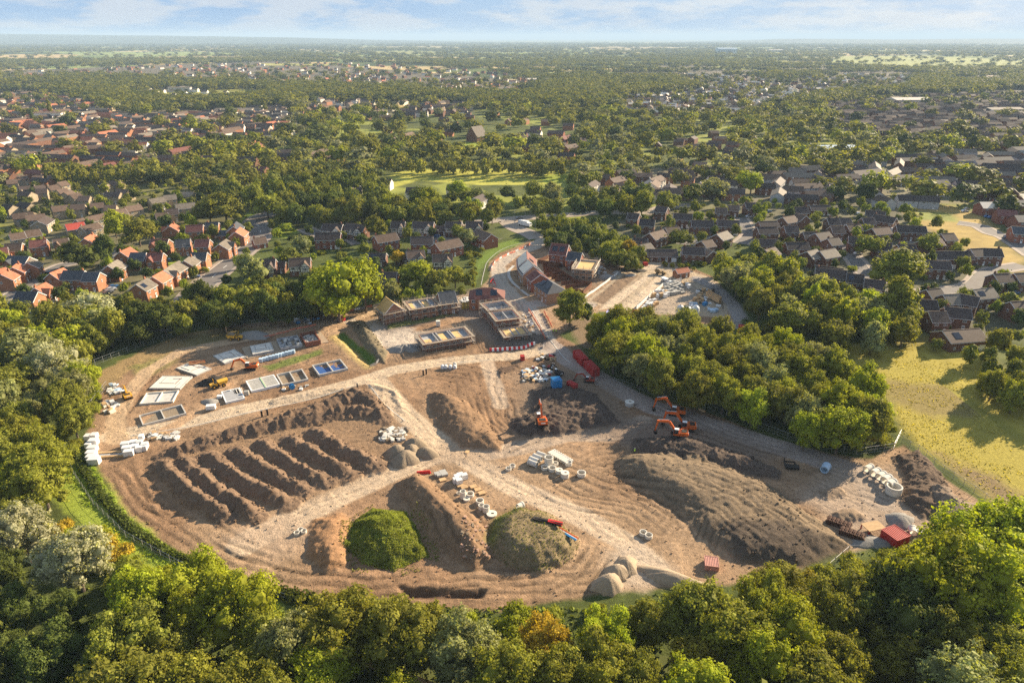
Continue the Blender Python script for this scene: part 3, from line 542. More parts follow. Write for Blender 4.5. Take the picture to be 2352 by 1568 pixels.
def house(name, label, p, rz, L, W, he, hr, wall, roof, group=None, cat='house', det=2, hip=False, tudor=False, gable=0, chim=True, sol=0, z=0.0, front=None, garage=False, bright=None, sky_=0):
    t = thing(name, label, cat, (p[0], p[1], z), rz, group)
    m = .25; b = MB(); rx = L / 2; ry = W / 2
    b.box((0, 0, he / 2), (L, W, he), wall)
    if not hip: b.prism([(-ry, he), (ry, he), (0, hr - .12)], -rx, rx, wall, 'x')
    b.obj('walls', t)
    rf = MB(); ov = .35; sl_ = (hr - he) / ry; ex = rx + (.2 if not hip else ov); th = .16
    if hip:
        e_ = [(-ex, -ry - ov, he - ov * sl_), (ex, -ry - ov, he - ov * sl_), (ex, ry + ov, he - ov * sl_), (-ex, ry + ov, he - ov * sl_)]
        k = max(.3, rx - ry * .95); tp = [(-k, 0, hr), (k, 0, hr)]
        rf.add(e_ + tp, [(0, 1, 5, 4), (1, 2, 5), (2, 3, 4, 5), (3, 0, 4), (3, 2, 1, 0)], roof)
    else:
        y_ = ry + ov; zz = he - ov * sl_
        rf.prism([(-y_, zz), (0, hr), (y_, zz), (y_, zz + th * 1.2), (0, hr + th * 1.2), (-y_, zz + th * 1.2)], -ex, ex, roof, 'x')
        for sx in (-1, 1):
            if det > 1:
                for sy in (-1, 1): rf.bar((sx * (ex + .03), sy * y_, zz + .02), (sx * (ex + .03), 0, hr + .02), .06, upvc, .26)
        if det > 1: rf.bar((-ex, 0, hr + th * 1.2), (ex, 0, hr + th * 1.2), .22, roof, .12)
    ro = rf.obj('roof', t)
    if tudor:
        tw = MB(); tw.box((0, -ry - .03, he * .74), (L * .96, .1, he * .48), render_w)
        for k in range(9): tw.box((-L * .48 + L * .96 * k / 8, -ry - .1, he * .74), (.16, .06, he * .48), timberdk)
        for zz in (he * .5, he * .74, he * .98): tw.box((0, -ry - .11, zz), (L * .96, .06, .14), timberdk)
        tw.obj('timber_front', t)
    if det > 1 and not hip:
        for sy in (-1, 1):
            gb = MB(); gb.bar((-ex, sy * (ry + ov + .04), he - ov * sl_ + .02), (ex, sy * (ry + ov + .04), he - ov * sl_ + .02), .12, upvc); gb.obj('gutter', ro)
    if chim and det:
        c = MB(); cx = rng.choice((-1, 1)) * (rx - .9 if not hip else 1); c.box((cx, .5, hr + .1), (.75, .6, 1.7), wall)
        if det > 1:
            c.tube((cx, .5, hr + .9), (cx, .5, hr + 1.3), .14, r_orange, n=6)
        c.obj('chimney', ro)
    def slope_pt(x, f, sd): return (x, sd * ry * (1 - f), he + (hr - he) * f + th * 1.2 + .07)
    pit = math.atan2(hr - he, ry)
    for k in range(sol):
        s = MB(); n = 3; sd = -1; x0_ = -L * .22 + k * L * .42
        s.box(slope_pt(x0_, .5, sd), (min(2.6, L * .3), W * .3, .06), solar, M=Matrix.Rotation(-sd * pit, 4, 'X')); s.obj('solar_panel', ro)
    for k in range(sky_):
        s = MB(); s.box(slope_pt(-L * .25 + k * L * .3, .5, -1), (.9, 1.2, .1), upvc, M=Matrix.Rotation(pit, 4, 'X')); s.box((slope_pt(-L * .25 + k * L * .3, .5, -1)[0], slope_pt(0, .5, -1)[1], slope_pt(0, .5, -1)[2] + .04), (.7, 1.0, .1), pane, M=Matrix.Rotation(pit, 4, 'X')); s.obj('skylight', ro)
    if det:
        two = he > 4; zs = ([1.4, 3.95] if two else [1.35]); n = max(2, int(L / (2.9 if det > 1 else 4)))
        for sd in ((-1, 1) if det > 1 else (-1,)):
            r_ = 0 if sd < 0 else math.pi
            for li, zz in enumerate(zs):
                for k in range(n):
                    x = -L / 2 + L * (k + .5) / n; y = sd * (ry + .04)
                    if li == 0 and k == n // 2: o = link('door', DOOR, t, (x, y, 0), r_); continue
                    if li == 0 and k == 0 and front == 'patio': link('patio_door', PATIO, t, (x, y, 1.1), r_); continue
                    if li == 0 and k == n - 1 and garage and sd < 0: link('garage_door', GAR, t, (x, y, 0), r_); continue
                    link('window', WIN if (k + li) % 3 else WINS, t, (x, y, zz), r_)
        if det > 1 and two and not hip: 
            for sx in (-1, 1): link('window', WINS, t, (sx * (rx + .04), rng.uniform(-1, 1), 3.9), sx * math.pi / 2)
    if gable or tudor:
        # cross gable on the side that faces -y
        gw = min(L * .42, 4.6); gx_ = (L / 2 - gw / 2 - .3) * (gable or 1); gy0 = -ry - 1.0; gh = he + (hr - he) * .72
        g = MB(); g.box((gx_, (gy0) / 2, he / 2), (gw, -gy0, he - .02), wall); gwm = render_w if tudor else wall
        if tudor: g.box((gx_, gy0 - .03, he * .72), (gw, .1, he * .5), render_w)
        g.add([(gx_ - gw / 2, gy0, he), (gx_ + gw / 2, gy0, he), (gx_, gy0, gh - .1), (gx_ - gw / 2, gy0 + .3, he), (gx_ + gw / 2, gy0 + .3, he), (gx_, gy0 + .3, gh - .1)], [(0, 1, 2), (5, 4, 3), (0, 2, 5, 3), (1, 4, 5, 2)], gwm)
        go = g.obj('gable_wall', t)
        if tudor:
            tb = MB(); z0, z1 = he * .47, he
            for k in range(5): tb.box((gx_ - gw / 2 + gw * k / 4, gy0 - .1, (z0 + z1) / 2), (.16, .06, z1 - z0), timberdk)
            for zz in (z0, (z0 + z1) / 2 + .3, z1): tb.box((gx_, gy0 - .11, zz), (gw, .06, .16), timberdk)
            tb.bar((gx_ - gw / 2, gy0 - .12, he), (gx_, gy0 - .12, gh), .05, timberdk, .18); tb.bar((gx_ + gw / 2, gy0 - .12, he), (gx_, gy0 - .12, gh), .05, timberdk, .18); tb.obj('timbering', go)
        link('window', WIN, t, (gx_, gy0 - .12, he * .76), 0); link('window', WIN, t, (gx_, gy0 - .04, 1.4), 0)
        g = MB(); k = gw / 2 + .3; s2 = (gh - he) / (gw / 2); zz = gh - k * s2
        g.prism([(gx_ - k, zz), (gx_, gh), (gx_ + k, zz), (gx_ + k, zz + .18), (gx_, gh + .18), (gx_ - k, zz + .18)], gy0 - .25, 0.0, roof, 'y'); g.obj('gable_roof', t)
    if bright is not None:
        b2 = MB(); b2.box(slope_pt(0, .5, 1), (L * .98, math.hypot(ry, hr - he) * .96, .05), bright, M=Matrix.Rotation(-pit, 4, 'X')); b2.obj('roof_glare', ro)  # pale sheet over one slope, sun glare painted as colour
    OCC.append((p[0], p[1], math.hypot(L, W) / 2 + 1.5))
    return t
HS = []    # collected specs: (world p, rz, L, W, he, hr, wall, roof, opts, estate, roofname, wallname)
def from_ridge(a, b, hr, W, **k):
    A = G(a[0], a[1], hr); B = G(b[0], b[1], hr); d = B - A; L = min(max(d.length, 6.5), k.pop('Lmax', 40)); c = (A + B) / 2; rz = math.atan2(d.y, d.x)
    if abs(rz) > math.pi / 2: rz += math.pi if rz < 0 else -math.pi      # the local -y side faces the camera
    return c, rz, L, W, hr
RN = {'o': (r_orange, 'orange'), 'r': (r_maroon, 'maroon'), 'b': (r_bg, 'brown-grey'), 'g': (r_grey, 'slate grey'), 'n': (r_brown, 'brown'), 'd': (r_dark, 'dark'), 'R': (r_red, 'bright red'), 'p': (r_pale, 'sunlit pale')}
WN = {'k': (brick, 'orange brick'), 'K': (brickr, 'red brick'), 'd': (brickd, 'dark brick'), 't': (brickt, 'tan brick'), 'f': (buff, 'buff brick'), 'w': (render_w, 'white'), 'g': (render_g, 'grey')}
def batch(est, s, x0, y0, wall, lst, hr=7.6, he=4.9, W=8.4, Lmax=40, opt=None):
    for q in lst:
        a = (x0 + q[0] * s, y0 + q[1] * s); b = (x0 + q[2] * s, y0 + q[3] * s); rf = q[4]; ww = q[5] if len(q) > 5 and q[5] else W; wl = q[6] if len(q) > 6 else wall; hh = q[7] if len(q) > 7 else hr
        c, rz, L, W_, h_ = from_ridge(a, b, hh, ww, Lmax=Lmax)
        HS.append(dict(p=c, rz=rz, L=L, W=W_, he=he if hh == hr else max(2.5, hh - 2.4), hr=h_, rf=rf, wl=wl, est=est, opt=dict(opt or {})))
Zs = .24931
batch('left brick estate', Zs, 0, 408.3, 'k', [(1560,445,1597,418,'o'),(1715,440,1868,433,'r'),(1898,415,2008,411,'g'),(2035,487,2120,485,'g',6,'k',4.5),(2145,455,2178,400,'g'),(2168,500,2212,457,'o'),(1395,566,1552,566,'r'),(1620,572,1745,563,'g'),(1800,572,1930,568,'r'),(2018,612,2085,566,'b'),
 (1105,682,1198,640,'o'),(1205,692,1345,692,'g'),(1360,697,1500,692,'r'),(990,810,1080,757,'b'),(905,862,960,845,'b',5,'k',5.5),(1765,692,1905,688,'g'),(1695,765,1757,718,'b'),(1585,803,1640,772,'b'),(1512,850,1570,812,'b'),(1405,912,1498,860,'o'),(1252,982,1355,927,'b'),
 (460,880,583,832,'o'),(585,858,775,858,'g'),(790,872,905,872,'g'),(328,1012,415,970,'o'),(155,1050,345,1052,'g'),(10,892,75,850,'o'),(-70,860,25,835,'o'),(112,825,165,784,'o'),(247,782,290,745,'b'),(80,720,265,728,'g'),
 (45,612,200,602,'n'),(270,580,425,566,'r'),(485,570,625,554,'n'),(775,560,850,515,'o'),(-50,655,30,645,'r')], Lmax=11.5, W=7.6)
for i, h_ in enumerate(HS):
    if i % 3 == 0 and h_['hr'] > 7: h_['opt']['gable'] = rng.choice((-1, 1))
batch('buff brick estate', Zs, 0, 408.3, 'f', [(600,432,770,408,'R'),(110,335,300,315,'n'),(230,350,410,330,'n'),(345,400,420,352,'d'),(470,270,620,250,'n'),(650,250,780,243,'n'),(825,240,950,228,'n'),(970,255,1060,250,'n'),(860,350,1010,318,'n'),(1010,305,1150,282,'n'),(1145,270,1290,246,'n'),(700,385,860,350,'n'),(740,452,900,415,'n'),
 (1370,200,1500,178,'b'),(1505,165,1620,155,'b'),(1685,133,1775,131,'b'),(1615,245,1790,228,'b'),(1545,292,1620,285,'d'),(1440,330,1530,320,'n'),(240,492,350,475,'n'),(100,518,200,503,'n'),(180,220,290,235,'d'),(530,110,600,98,'n'),(590,135,660,118,'n'),(650,155,720,142,'n'),(725,170,830,168,'n'),(185,125,290,130,'n'),(180,84,260,75,'d'),(310,80,400,66,'d'),(330,105,430,98,'d'),(440,78,520,65,'n'),(530,43,600,30,'n'),(60,22,150,14,'n'),(30,243,120,252,'d'),(970,133,1110,133,'d'),(1090,103,1190,112,'n'),(1010,28,1110,34,'n'),(930,48,990,54,'n'),
 (300,-20,390,-25,'n'),(150,-15,250,-25,'n'),(440,-20,520,-30,'n'),(620,-60,700,-70,'n'),(820,-70,950,-45,'b'),(720,-60,800,-65,'n')], Lmax=13, W=7.6, hr=7.2, he=4.8)
batch('timber framed estate', Zs, 524.9, 408.3, 'd', [(1500,404,1625,404,'d'),(1700,405,1890,409,'d'),(2005,405,2145,409,'d'),(2190,405,2340,405,'d'),(870,425,1050,430,'d'),(1090,420,1260,435,'d'),(1640,675,1800,665,'n'),(1880,705,2060,700,'n'),(290,755,430,750,'d'),(560,745,750,736,'n')], Lmax=14, opt=dict(tudor=True, gable=1), W=7.6)
batch('timber framed estate', Zs, 524.9, 408.3, 'K', [(1925,445,2000,445,'d',6,'d',4.5),(800,510,1030,505,'d'),(1345,536,1540,506,'n'),(1680,545,1880,540,'d'),(1890,605,2130,556,'n'),(1300,695,1450,695,'d',8,'d',5.5),(1560,705,1650,705,'d',6,'d',4.5),(400,770,520,770,'d',6,'d',5),(1395,870,1550,870,'d'),(2290,470,2420,520,'n'),(230,560,330,545,'n',6,'K',5)], Lmax=14, W=8.4)
batch('houses behind the timber framed ones', Zs, 524.9, 408.3, 'w', [(1375,8,1500,12,'d'),(2015,62,2160,66,'d'),(1075,130,1150,92,'n'),(1150,92,1210,90,'d'),(1175,160,1340,160,'d'),(1640,90,1760,92,'d'),(2260,185,2340,150,'d',8,'w')], Lmax=13)
Zr = .19943
batch('right brick estate', Zr, 1458.3, 408.3, 'd', [(190,66,235,20,'n',9,'w'),(225,120,290,115,'n',8,'w',6),(250,325,380,340,'d'),(450,410,660,420,'d'),(60,475,230,485,'d'),(-60,405,40,415,'d'),(650,490,900,495,'d'),(935,345,1060,350,'n'),(1065,315,1205,325,'n',8,'d',6),(950,485,1200,495,'d'),(1290,290,1370,290,'d'),(1430,505,1640,500,'d',8,'d',6),(1410,570,1630,565,'d'),(1720,555,1870,555,'d'),(1705,455,1830,435,'n'),(1860,410,1970,440,'n'),(1800,340,1990,340,'d'),(2015,315,2255,315,'d',8,'d',5.5),(1740,745,1990,745,'d',8,'d',5.5),(1380,705,1640,710,'d',8,'d',5.5),
 (945,650,1060,612,'b'),(770,730,880,712,'n',8,'d',6),(550,795,800,805,'d'),(820,815,880,838,'b',8,'d',6),(170,640,320,600,'n'),(350,575,500,562,'n'),(-20,695,140,695,'d',8,'d',5.5),(140,825,480,825,'d',8,'d',5.2),(80,770,160,755,'b',8,'d',5.2),(1950,625,2070,625,'d',8,'d',6),(2080,640,2230,620,'d'),(1985,850,2090,825,'b'),(2130,845,2300,815,'b'),(2090,1010,2400,1050,'d',9,'d',5.5),(2220,465,2340,465,'d'),(1500,830,1610,800,'n',8,'d',6),(2230,700,2330,690,'d')], hr=7.4, he=4.8, W=8, Lmax=19)
Zq = .2791
batch('new red brick estate at the right edge', Zq, 1866.7, 379.2, 'K', [(1375,305,1510,305,'p'),(1490,275,1640,280,'g'),(1645,290,1760,290,'g'),(1515,365,1680,375,'r'),(1660,415,1800,415,'g'),(1640,505,1800,515,'g'),(1700,240,1800,235,'g')], Lmax=22, W=9.5)  # first house: sun glare on its roof is put into the pale colour
batch('right brick estate', Zq, 1866.7, 379.2, 'd', [(130,435,310,435,'d'),(440,370,600,385,'d'),(505,405,690,435,'d'),(410,435,500,435,'d'),(690,495,930,505,'d'),(490,520,620,510,'n'),(280,490,390,485,'n'),(150,505,250,505,'n'),(300,585,430,595,'d'),(510,635,650,645,'d'),(700,655,840,655,'d'),(660,695,740,680,'n'),(570,725,690,732,'n'),(1060,565,1160,560,'n'),(905,615,1050,600,'n'),(1000,710,1170,710,'d'),(1175,710,1300,710,'d'),(1300,690,1410,685,'d'),(1415,685,1550,690,'d'),(930,785,1130,795,'d'),(1490,895,1620,890,'n'),(1660,890,1780,885,'n'),(30,845,280,870,'d'),(290,890,420,905,'d'),(430,935,600,955,'d'),(480,1010,550,1040,'n'),(940,1025,1050,1015,'d'),(1075,1065,1200,1060,'b'),(1320,1025,1480,1010,'b'),(860,1105,1020,1115,'d'),(1090,1165,1300,1185,'d'),(1240,1065,1350,1085,'d'),(970,1205,1080,1205,'n'),(1070,1365,1370,1345,'n',10,'d',6),(1630,1125,1780,1115,'n')], hr=7.4, he=4.8, W=8, Lmax=17)
batch('grey terraces on the right', Zq, 1866.7, 379.2, 'g', [(700,245,860,250,'d'),(870,250,1040,258,'d'),(430,135,620,60,'b'),(610,55,710,12,'b'),(880,90,990,20,'b'),(440,155,560,225,'n'),(545,245,650,275,'n'),(0,85,300,110,'d',8,'d'),(320,50,560,30,'d')], Lmax=26, hr=7.6)
Z1 = .33472
batch('far left terraces', Z1, 0, 0, 'd', [(270,1055,520,1064,'n'),(590,1000,740,990,'n'),(580,972,665,955,'n',8,'k'),(430,1005,500,995,'n',8,'k'),(670,950,840,945,'d'),(920,940,1160,945,'d'),(1240,950,1480,945,'d'),(1390,1070,1480,1064,'n',8,'f'),(1625,1075,1760,1080,'d'),(1620,1135,1830,1145,'r'),(1690,1010,1790,965,'r',9,'k'),(1790,1055,2000,1050,'d'),(1880,1030,2000,1025,'d'),(2110,1055,2230,1015,'n',9,'k'),(2230,1065,2342,1045,'n')], Lmax=34)
batch('brick flats behind the playing field', Z1, 784, 0, 'K', [(1180,935,1270,930,'n'),(1260,890,1380,895,'n',9,'w'),(1420,895,1530,900,'n'),(1290,940,1370,935,'r'),(1370,940,1450,950,'r'),(1480,945,1590,920,'r'),(1460,990,1540,980,'n'),(1530,1000,1610,985,'n'),(1490,1045,1600,1050,'d'),(1600,950,1670,945,'n'),(1250,985,1340,990,'d'),(280,950,370,935,'n',9,'d'),(420,920,490,905,'n',9,'d'),(1730,930,1830,920,'d'),(1980,925,2030,935,'n',8,'w'),(1830,1230,1950,1200,'n',8,'k'),(1890,1170,2010,1160,'d'),(2110,1230,2200,1200,'n',9,'w')], Lmax=18)
NLIST = len(HS)
# church with the big pitched roof
def estate_fill(est, poly, n, walls, roofs, rows=None, L=(9, 26), seed=1, yaw=None):
    rr = random.Random(seed); P = poly; xs = [p[0] for p in P]; ys = [p[1] for p in P]; k = 0; tr = 0
    while k < n and tr < n * 30:
        tr += 1; x = rr.uniform(min(xs), max(xs)); y = rr.uniform(min(ys), max(ys))
        if not inside(np.array([x]), np.array([y]), P)[0]: continue
        g = G(x, y, 6); l = rr.uniform(*L); 
        if any((g.x - h['p'].x) ** 2 + (g.y - h['p'].y) ** 2 < (l / 2 + h['L'] / 2) ** 2 * .6 + 30 for h in HS): continue
        rz = (yaw if yaw is not None else rr.choice((-.2, .1, 1.2, -.25))) + rr.uniform(-.15, .15)
        HS.append(dict(p=g, rz=rz, L=l, W=rr.uniform(7, 9), he=4.9, hr=rr.uniform(7, 8), rf=rr.choice(roofs), wl=rr.choice(walls), est=est, opt={})); k += 1
EST = [('far left estate', [(-30,215),(130,210),(300,262),(560,252),(700,290),(600,318),(450,320),(300,335),(150,345),(-30,400)], 330, 'kkwfd', 'nndnbo', (9, 30)),
 ('pale new houses on the far left', [(290,202),(420,200),(560,208),(560,222),(420,222),(300,215)], 26, 'www', 'nbn', (8, 14)),
 ('shops and houses left of centre', [(380,262),(640,240),(700,262),(620,290),(400,285)], 60, 'wwkf', 'nbd', (9, 20)),
 ('houses along the middle left', [(700,225),(1080,232),(1080,258),(700,268)], 80, 'dkfw', 'nnd', (9, 18)),
 ('dense estate on the far right', [(1880,235),(2120,215),(2450,205),(2450,340),(2150,325),(1950,300)], 620, 'ddf', 'ndn', (8, 18)),
 ('pale roofed estate on the far right', [(1500,165),(1640,170),(1800,180),(2000,165),(2110,175),(2080,200),(1900,215),(1700,262),(1440,255),(1400,220),(1620,200)], 560, 'dwfk', 'nbdp', (8, 16)),
 ('small houses near the horizon', [(640,140),(900,145),(1150,165),(1250,190),(1150,215),(950,200),(650,195),(200,170),(0,190),(0,165),(300,150)], 420, 'kdw', 'nno', (9, 18)),
 ('houses among the right woods', [(1500,330),(1680,290),(1760,310),(1700,360),(1560,360)], 20, 'kd', 'nnd', (9, 18)), ('cottages in the centre woods', [(700,280),(1100,250),(1350,280),(1300,330),(900,330)], 22, 'kd', 'nn', (9, 16)),
 ('houses right of the playing field', [(1320,400),(1520,390),(1620,370),(1700,440),(1560,450),(1380,450)], 24, 'wkdd', 'nnd', (9, 16)), ('terraces on the right', [(1700,400),(1900,380),(2100,350),(2352,340),(2352,440),(2180,440),(2100,400),(1800,460)], 70, 'gdd', 'nbd', (12, 30)),
 ('far left estate', [(0,400),(150,370),(380,330),(460,360),(300,390),(60,420)], 22, 'dkk', 'nrd', (14, 30))]
for i, e_ in enumerate(EST): estate_fill(e_[0], e_[1], e_[2], e_[3], e_[4], L=e_[5], seed=50 + i, yaw=.05 if 'dense' in e_[0] else None)
# rank by apparent size; the 290 largest become things, the rest one object
for i, h_ in enumerate(HS): d = math.hypot(h_['p'].x, h_['p'].y); h_['d'] = d; h_['big'] = (i < NLIST) * 1e6 + 1000 / d
order = sorted(range(len(HS)), key=lambda i: -HS[i]['big']); keep = set(order[:290])
from collections import Counter, defaultdict
grp = defaultdict(list)
for i in keep: h_ = HS[i]; grp[(h_['est'], h_['rf'], h_['wl'])].append(i)
for (est, rf, wl), L_ in grp.items():
    L_.sort(key=lambda i: px(HS[i]['p'])[0])
    for k, i in enumerate(L_):
        h_ = HS[i]; n_ = len(L_); pos = 'the only one' if n_ == 1 else ('leftmost such' if k == 0 else 'rightmost such' if k == n_ - 1 else ordn(k) + ' such from the left')
        lab = f"{RN[rf][1]} roofed {WN[wl][1]} house, {pos}, {'in the ' if not est.startswith(('houses', 'shops', 'cottages', 'small', 'pale')) else 'among the '}{est}"
        w_ = lab.split()
        d = h_['d']; det = 2 if d < 470 else 1 if d < 640 else 0; o = h_['opt']
        if d < 330 and i % 5 == 0: o.setdefault('sol', 1)
        nm = 'terrace' if h_['L'] > 20 else 'bungalow' if h_['hr'] < 6 else 'house'
        house(nm, ' '.join(w_[:16]), h_['p'], h_['rz'], h_['L'], h_['W'], h_['he'], h_['hr'], WN[wl][0], RN[rf][0], group='houses of the ' + est, det=det, chim=(i % 2 == 0), garage=(i % 2 == 1), **o)
def far_houses():
    V = []; Q = []; Tr = []; qm = []; tm = []; col = {'w': 0}
    ms = [brickd, brick, render_w, buff, render_g, brickr, r_brown, r_bg, r_dark, r_orange, r_maroon, r_pale, r_grey, r_red, brickt]
    for i in range(len(HS)):
        if i in keep: continue
        h_ = HS[i]; L, W, he, hr = h_['L'] / 2, h_['W'] / 2, h_['he'], h_['hr']; c, s = math.cos(h_['rz']), math.sin(h_['rz']); b = len(V)
        for x, y, z in [(-L, -W, 0), (L, -W, 0), (L, W, 0), (-L, W, 0), (-L, -W, he), (L, -W, he), (L, W, he), (-L, W, he), (-L, 0, hr), (L, 0, hr)]: V.append((h_['p'].x + x * c - y * s, h_['p'].y + x * s + y * c, z))
        wi = ms.index(WN[h_['wl']][0]); ri = ms.index(RN[h_['rf']][0])
        for f, k in (((0, 1, 5, 4), wi), ((1, 2, 6, 5), wi), ((2, 3, 7, 6), wi), ((3, 0, 4, 7), wi), ((4, 5, 9, 8), ri), ((6, 7, 8, 9), ri)): Q.append([b + a for a in f]); qm.append(k)
        for f in ((5, 6, 9), (7, 4, 8)): Tr.append([b + a for a in f]); tm.append(wi)
        OCC.append((h_['p'].x, h_['p'].y, math.hypot(L, W) + 1))
    o = link('distant_houses', np_mesh('distant_houses', np.array(V), [np.array(Q), np.array(Tr)], ms, qm + tm)); props(o, kind='stuff')
far_houses()
# church
cp = G(1095, 325, 0); tch = thing('chapel', 'brick chapel with one tall steep brown roof behind the bright lawn', 'chapel', cp, .9)
b = MB(); b.box((0, 0, 3), (16, 15, 6), brickd); b.prism([(-7.5, 6), (7.5, 6), (0, 15)], -8, 8, brickd, 'x'); b.obj('walls', tch)
b = MB(); b.prism([(-8.3, 5.2), (0, 15.2), (8.3, 5.2), (8.3, 5.6), (0, 15.6), (-8.3, 5.6)], -8.4, 8.4, r_bg, 'x'); b.obj('roof', tch); OCC.append((cp.x, cp.y, 13))
def big_shed(dx, dy, L, W, h, lab, wl, rf, rz=.1):
    p = G(dx, dy); t = thing('warehouse', lab, 'large building', (p.x, p.y, 0), rz, 'large distant buildings'); b = MB(); b.box((0, 0, h / 2), (L, W, h), wl); b.obj('walls', t); b = MB(); b.prism([(-W / 2 - 1, h), (0, h + W * .1), (W / 2 + 1, h)], -L / 2 - 1, L / 2 + 1, rf, 'x'); b.obj('roof', t); b = MB()
    for k in range(max(3, int(L / 12))): b.box((-L / 2 + (k + .5) * L / max(3, int(L / 12)), -W / 2 - .1, h * .5), (L / max(3, int(L / 12)) * .5, .3, h * .35), pane)
    b.obj('window_band', t); OCC.append((p.x, p.y, L / 2))
shedb = mat('pale_blue_cladding', (.42, .52, .62), .6)
for a in ((1667, 124, 130, 60, 32, 'large pale blue shed near the horizon right of centre', shedb, shedb), (1780, 120, 110, 40, 14, 'long white shed near the horizon, right of the pale blue one', render_w, r_pale), (117, 275, 34, 12, 9, 'long white flat fronted block by the two tall poplars', render_w, r_brown), (415, 212, 42, 14, 9, 'pale three storey block behind the far left terraces', render_g, r_bg),
    (540, 262, 50, 22, 6, 'low pale shopping block left of centre', render_w, r_bg), (1910, 350, 40, 18, 5, 'low blue-grey roofed hall among the right woods', render_g, shedb), (2085, 240, 60, 30, 8, 'pale roofed school block in the dense right estate', render_g, r_pale), (2300, 262, 50, 22, 7, 'pale hall at the right edge of the dense estate', render_w, r_bg), (860, 215, 50, 18, 8, 'long pale building in the centre distance', render_w, r_bg), (1240, 190, 60, 24, 8, 'pale factory roof in the centre distance', render_g, r_pale)): big_shed(*a)
# ---------------------------------------------------------------- estate roads
RD = []
def ribbon(name, pts, wd, m, z=.03, kind='structure', kerb=True, label=None):
    P = GP(pts); Q = [P[0]]
    for i in range(len(P) - 1):      # smooth (Catmull-Rom)
        p0 = P[max(i - 1, 0)]; p1 = P[i]; p2 = P[i + 1]; p3 = P[min(i + 2, len(P) - 1)]; n = max(3, int(np.hypot(*(p2 - p1)) / 4))
        for k in range(1, n + 1):
            t = k / n; Q.append(.5 * ((2 * p1) + (p2 - p0) * t + (2 * p0 - 5 * p1 + 4 * p2 - p3) * t * t + (3 * p1 - p0 - 3 * p2 + p3) * t ** 3))
    Q = np.array(Q); Tn = np.gradient(Q, axis=0); Tn /= np.hypot(*Tn.T)[:, None] + 1e-9; Nn = np.stack([-Tn[:, 1], Tn[:, 0]], 1)
    RD.append((Q, wd))
    def strip(o0, o1, za, zb, mm, nm, par=None):
        V = np.zeros((len(Q), 2, 3)); V[:, 0, :2] = Q + Nn * o0; V[:, 1, :2] = Q + Nn * o1; V[:, 0, 2] = za; V[:, 1, 2] = zb
        for a in V.reshape(-1, 3): a[2] += height(a[0], a[1])
        i = np.arange(len(Q) - 1) * 2; f = np.stack([i, i + 2, i + 3, i + 1], 1)[:, ::-1]
        return V.reshape(-1, 3), f, mm
    def build(nm, strips):
        V = []; Fq = []; n = 0
        for v, f, mm in strips: V.append(v); Fq.append(f + n); n += len(v)
        return link(nm, np_mesh(nm, np.concatenate(V), np.concatenate(Fq), [strips[0][2]]))
    props(build(name, [strip(-wd / 2, wd / 2, z, z, m, name)]), kind=kind)
    if kerb:
        h = wd / 2; s = []
        for a in (-1, 1): s += [strip(a * h, a * (h + .15), z + .1, z + .1, kerbm, 'kerb'), strip(a * h, a * (h + .002), z - .02, z + .1, kerbm, 'kerb'), strip(a * (h + .15), a * (h + 2.0), z + .09, z + .09, pavem, 'p')]
        k = [s[0], s[1], s[3], s[4]]; props(build('kerb', k), kind='structure'); props(build('pavement', [s[2], s[5]]), kind='structure')
    return Q, Nn
Q, Nn = ribbon('road', [(380,760),(425,700),(462,660),(505,622),(552,585),(592,550),(598,525),(585,508),(610,494),(650,482)], 10, asphalt)
mk = MB()
for i in range(2, len(Q) - 2, 3):
    a, b = Q[i], Q[i + 1]; mk.bar((a[0], a[1], .045), (b[0], b[1], .045), .25, paint_w, .01)
props(mk.obj('road_markings'), kind='structure')
ribbon('road', [(-40,715),(0,692),(50,662),(95,633),(140,610),(200,598),(262,583),(300,572)], 6, asphalt)
ribbon('road', [(1000,520),(1080,512),(1142,506),(1215,500),(1300,494),(1389,488),(1499,488),(1520,478),(1600,470)], 7.5, asphaltd)
ribbon('road', [(1236,548),(1215,536),(1185,524),(1165,508)], 7.5, asphaltd)
for p_, w_ in (([(1570,562),(1590,548),(1640,537)], 8), ([(1700,500),(1712,520),(1722,540),(1700,560)], 7), ([(1890,569),(1931,566),(1964,597),(1980,620),(2010,650)], 7), ([(2030,655),(2068,675),(2146,670),(2230,658),(2270,625),(2352,610)], 7), ([(2056,545),(2090,552),(2124,552)], 9),
   ([(2200,512),(2250,520),(2280,536),(2313,546),(2380,590)], 8), ([(385,402),(392,388),(430,362),(480,345)], 8), ([(700,525),(740,540),(800,545),(830,560)], 7), ([(960,560),(1020,548),(1080,540)], 5), ([(560,760),(520,800)], 1) ):
    if w_ > 2: ribbon('road', p_, w_, asphalt)
ribbon('kerb', [(300,1002),(440,978),(600,941),(700,920),(800,893),(835,885),(855,893),(880,925),(930,968)], .25, concrete, .08, kerb=False)
ribbon('kerb', [(1215,700),(1250,760),(1290,815),(1310,835)], .3, concrete, .1, kerb=False)
ribbon('kerb', [(1003,838),(1100,828),(1130,826)], .2, concrete, .08, kerb=False)
ribbon('kerb', [(1105,655),(1113,620),(1122,598),(1155,572),(1205,556),(1222,548)], .25, concrete, .1, kerb=False)
ribbon('kerb', [(1180,610),(1168,625),(1175,645),(1200,668),(1215,680)], 1.4, concrete, .1, kerb=False)
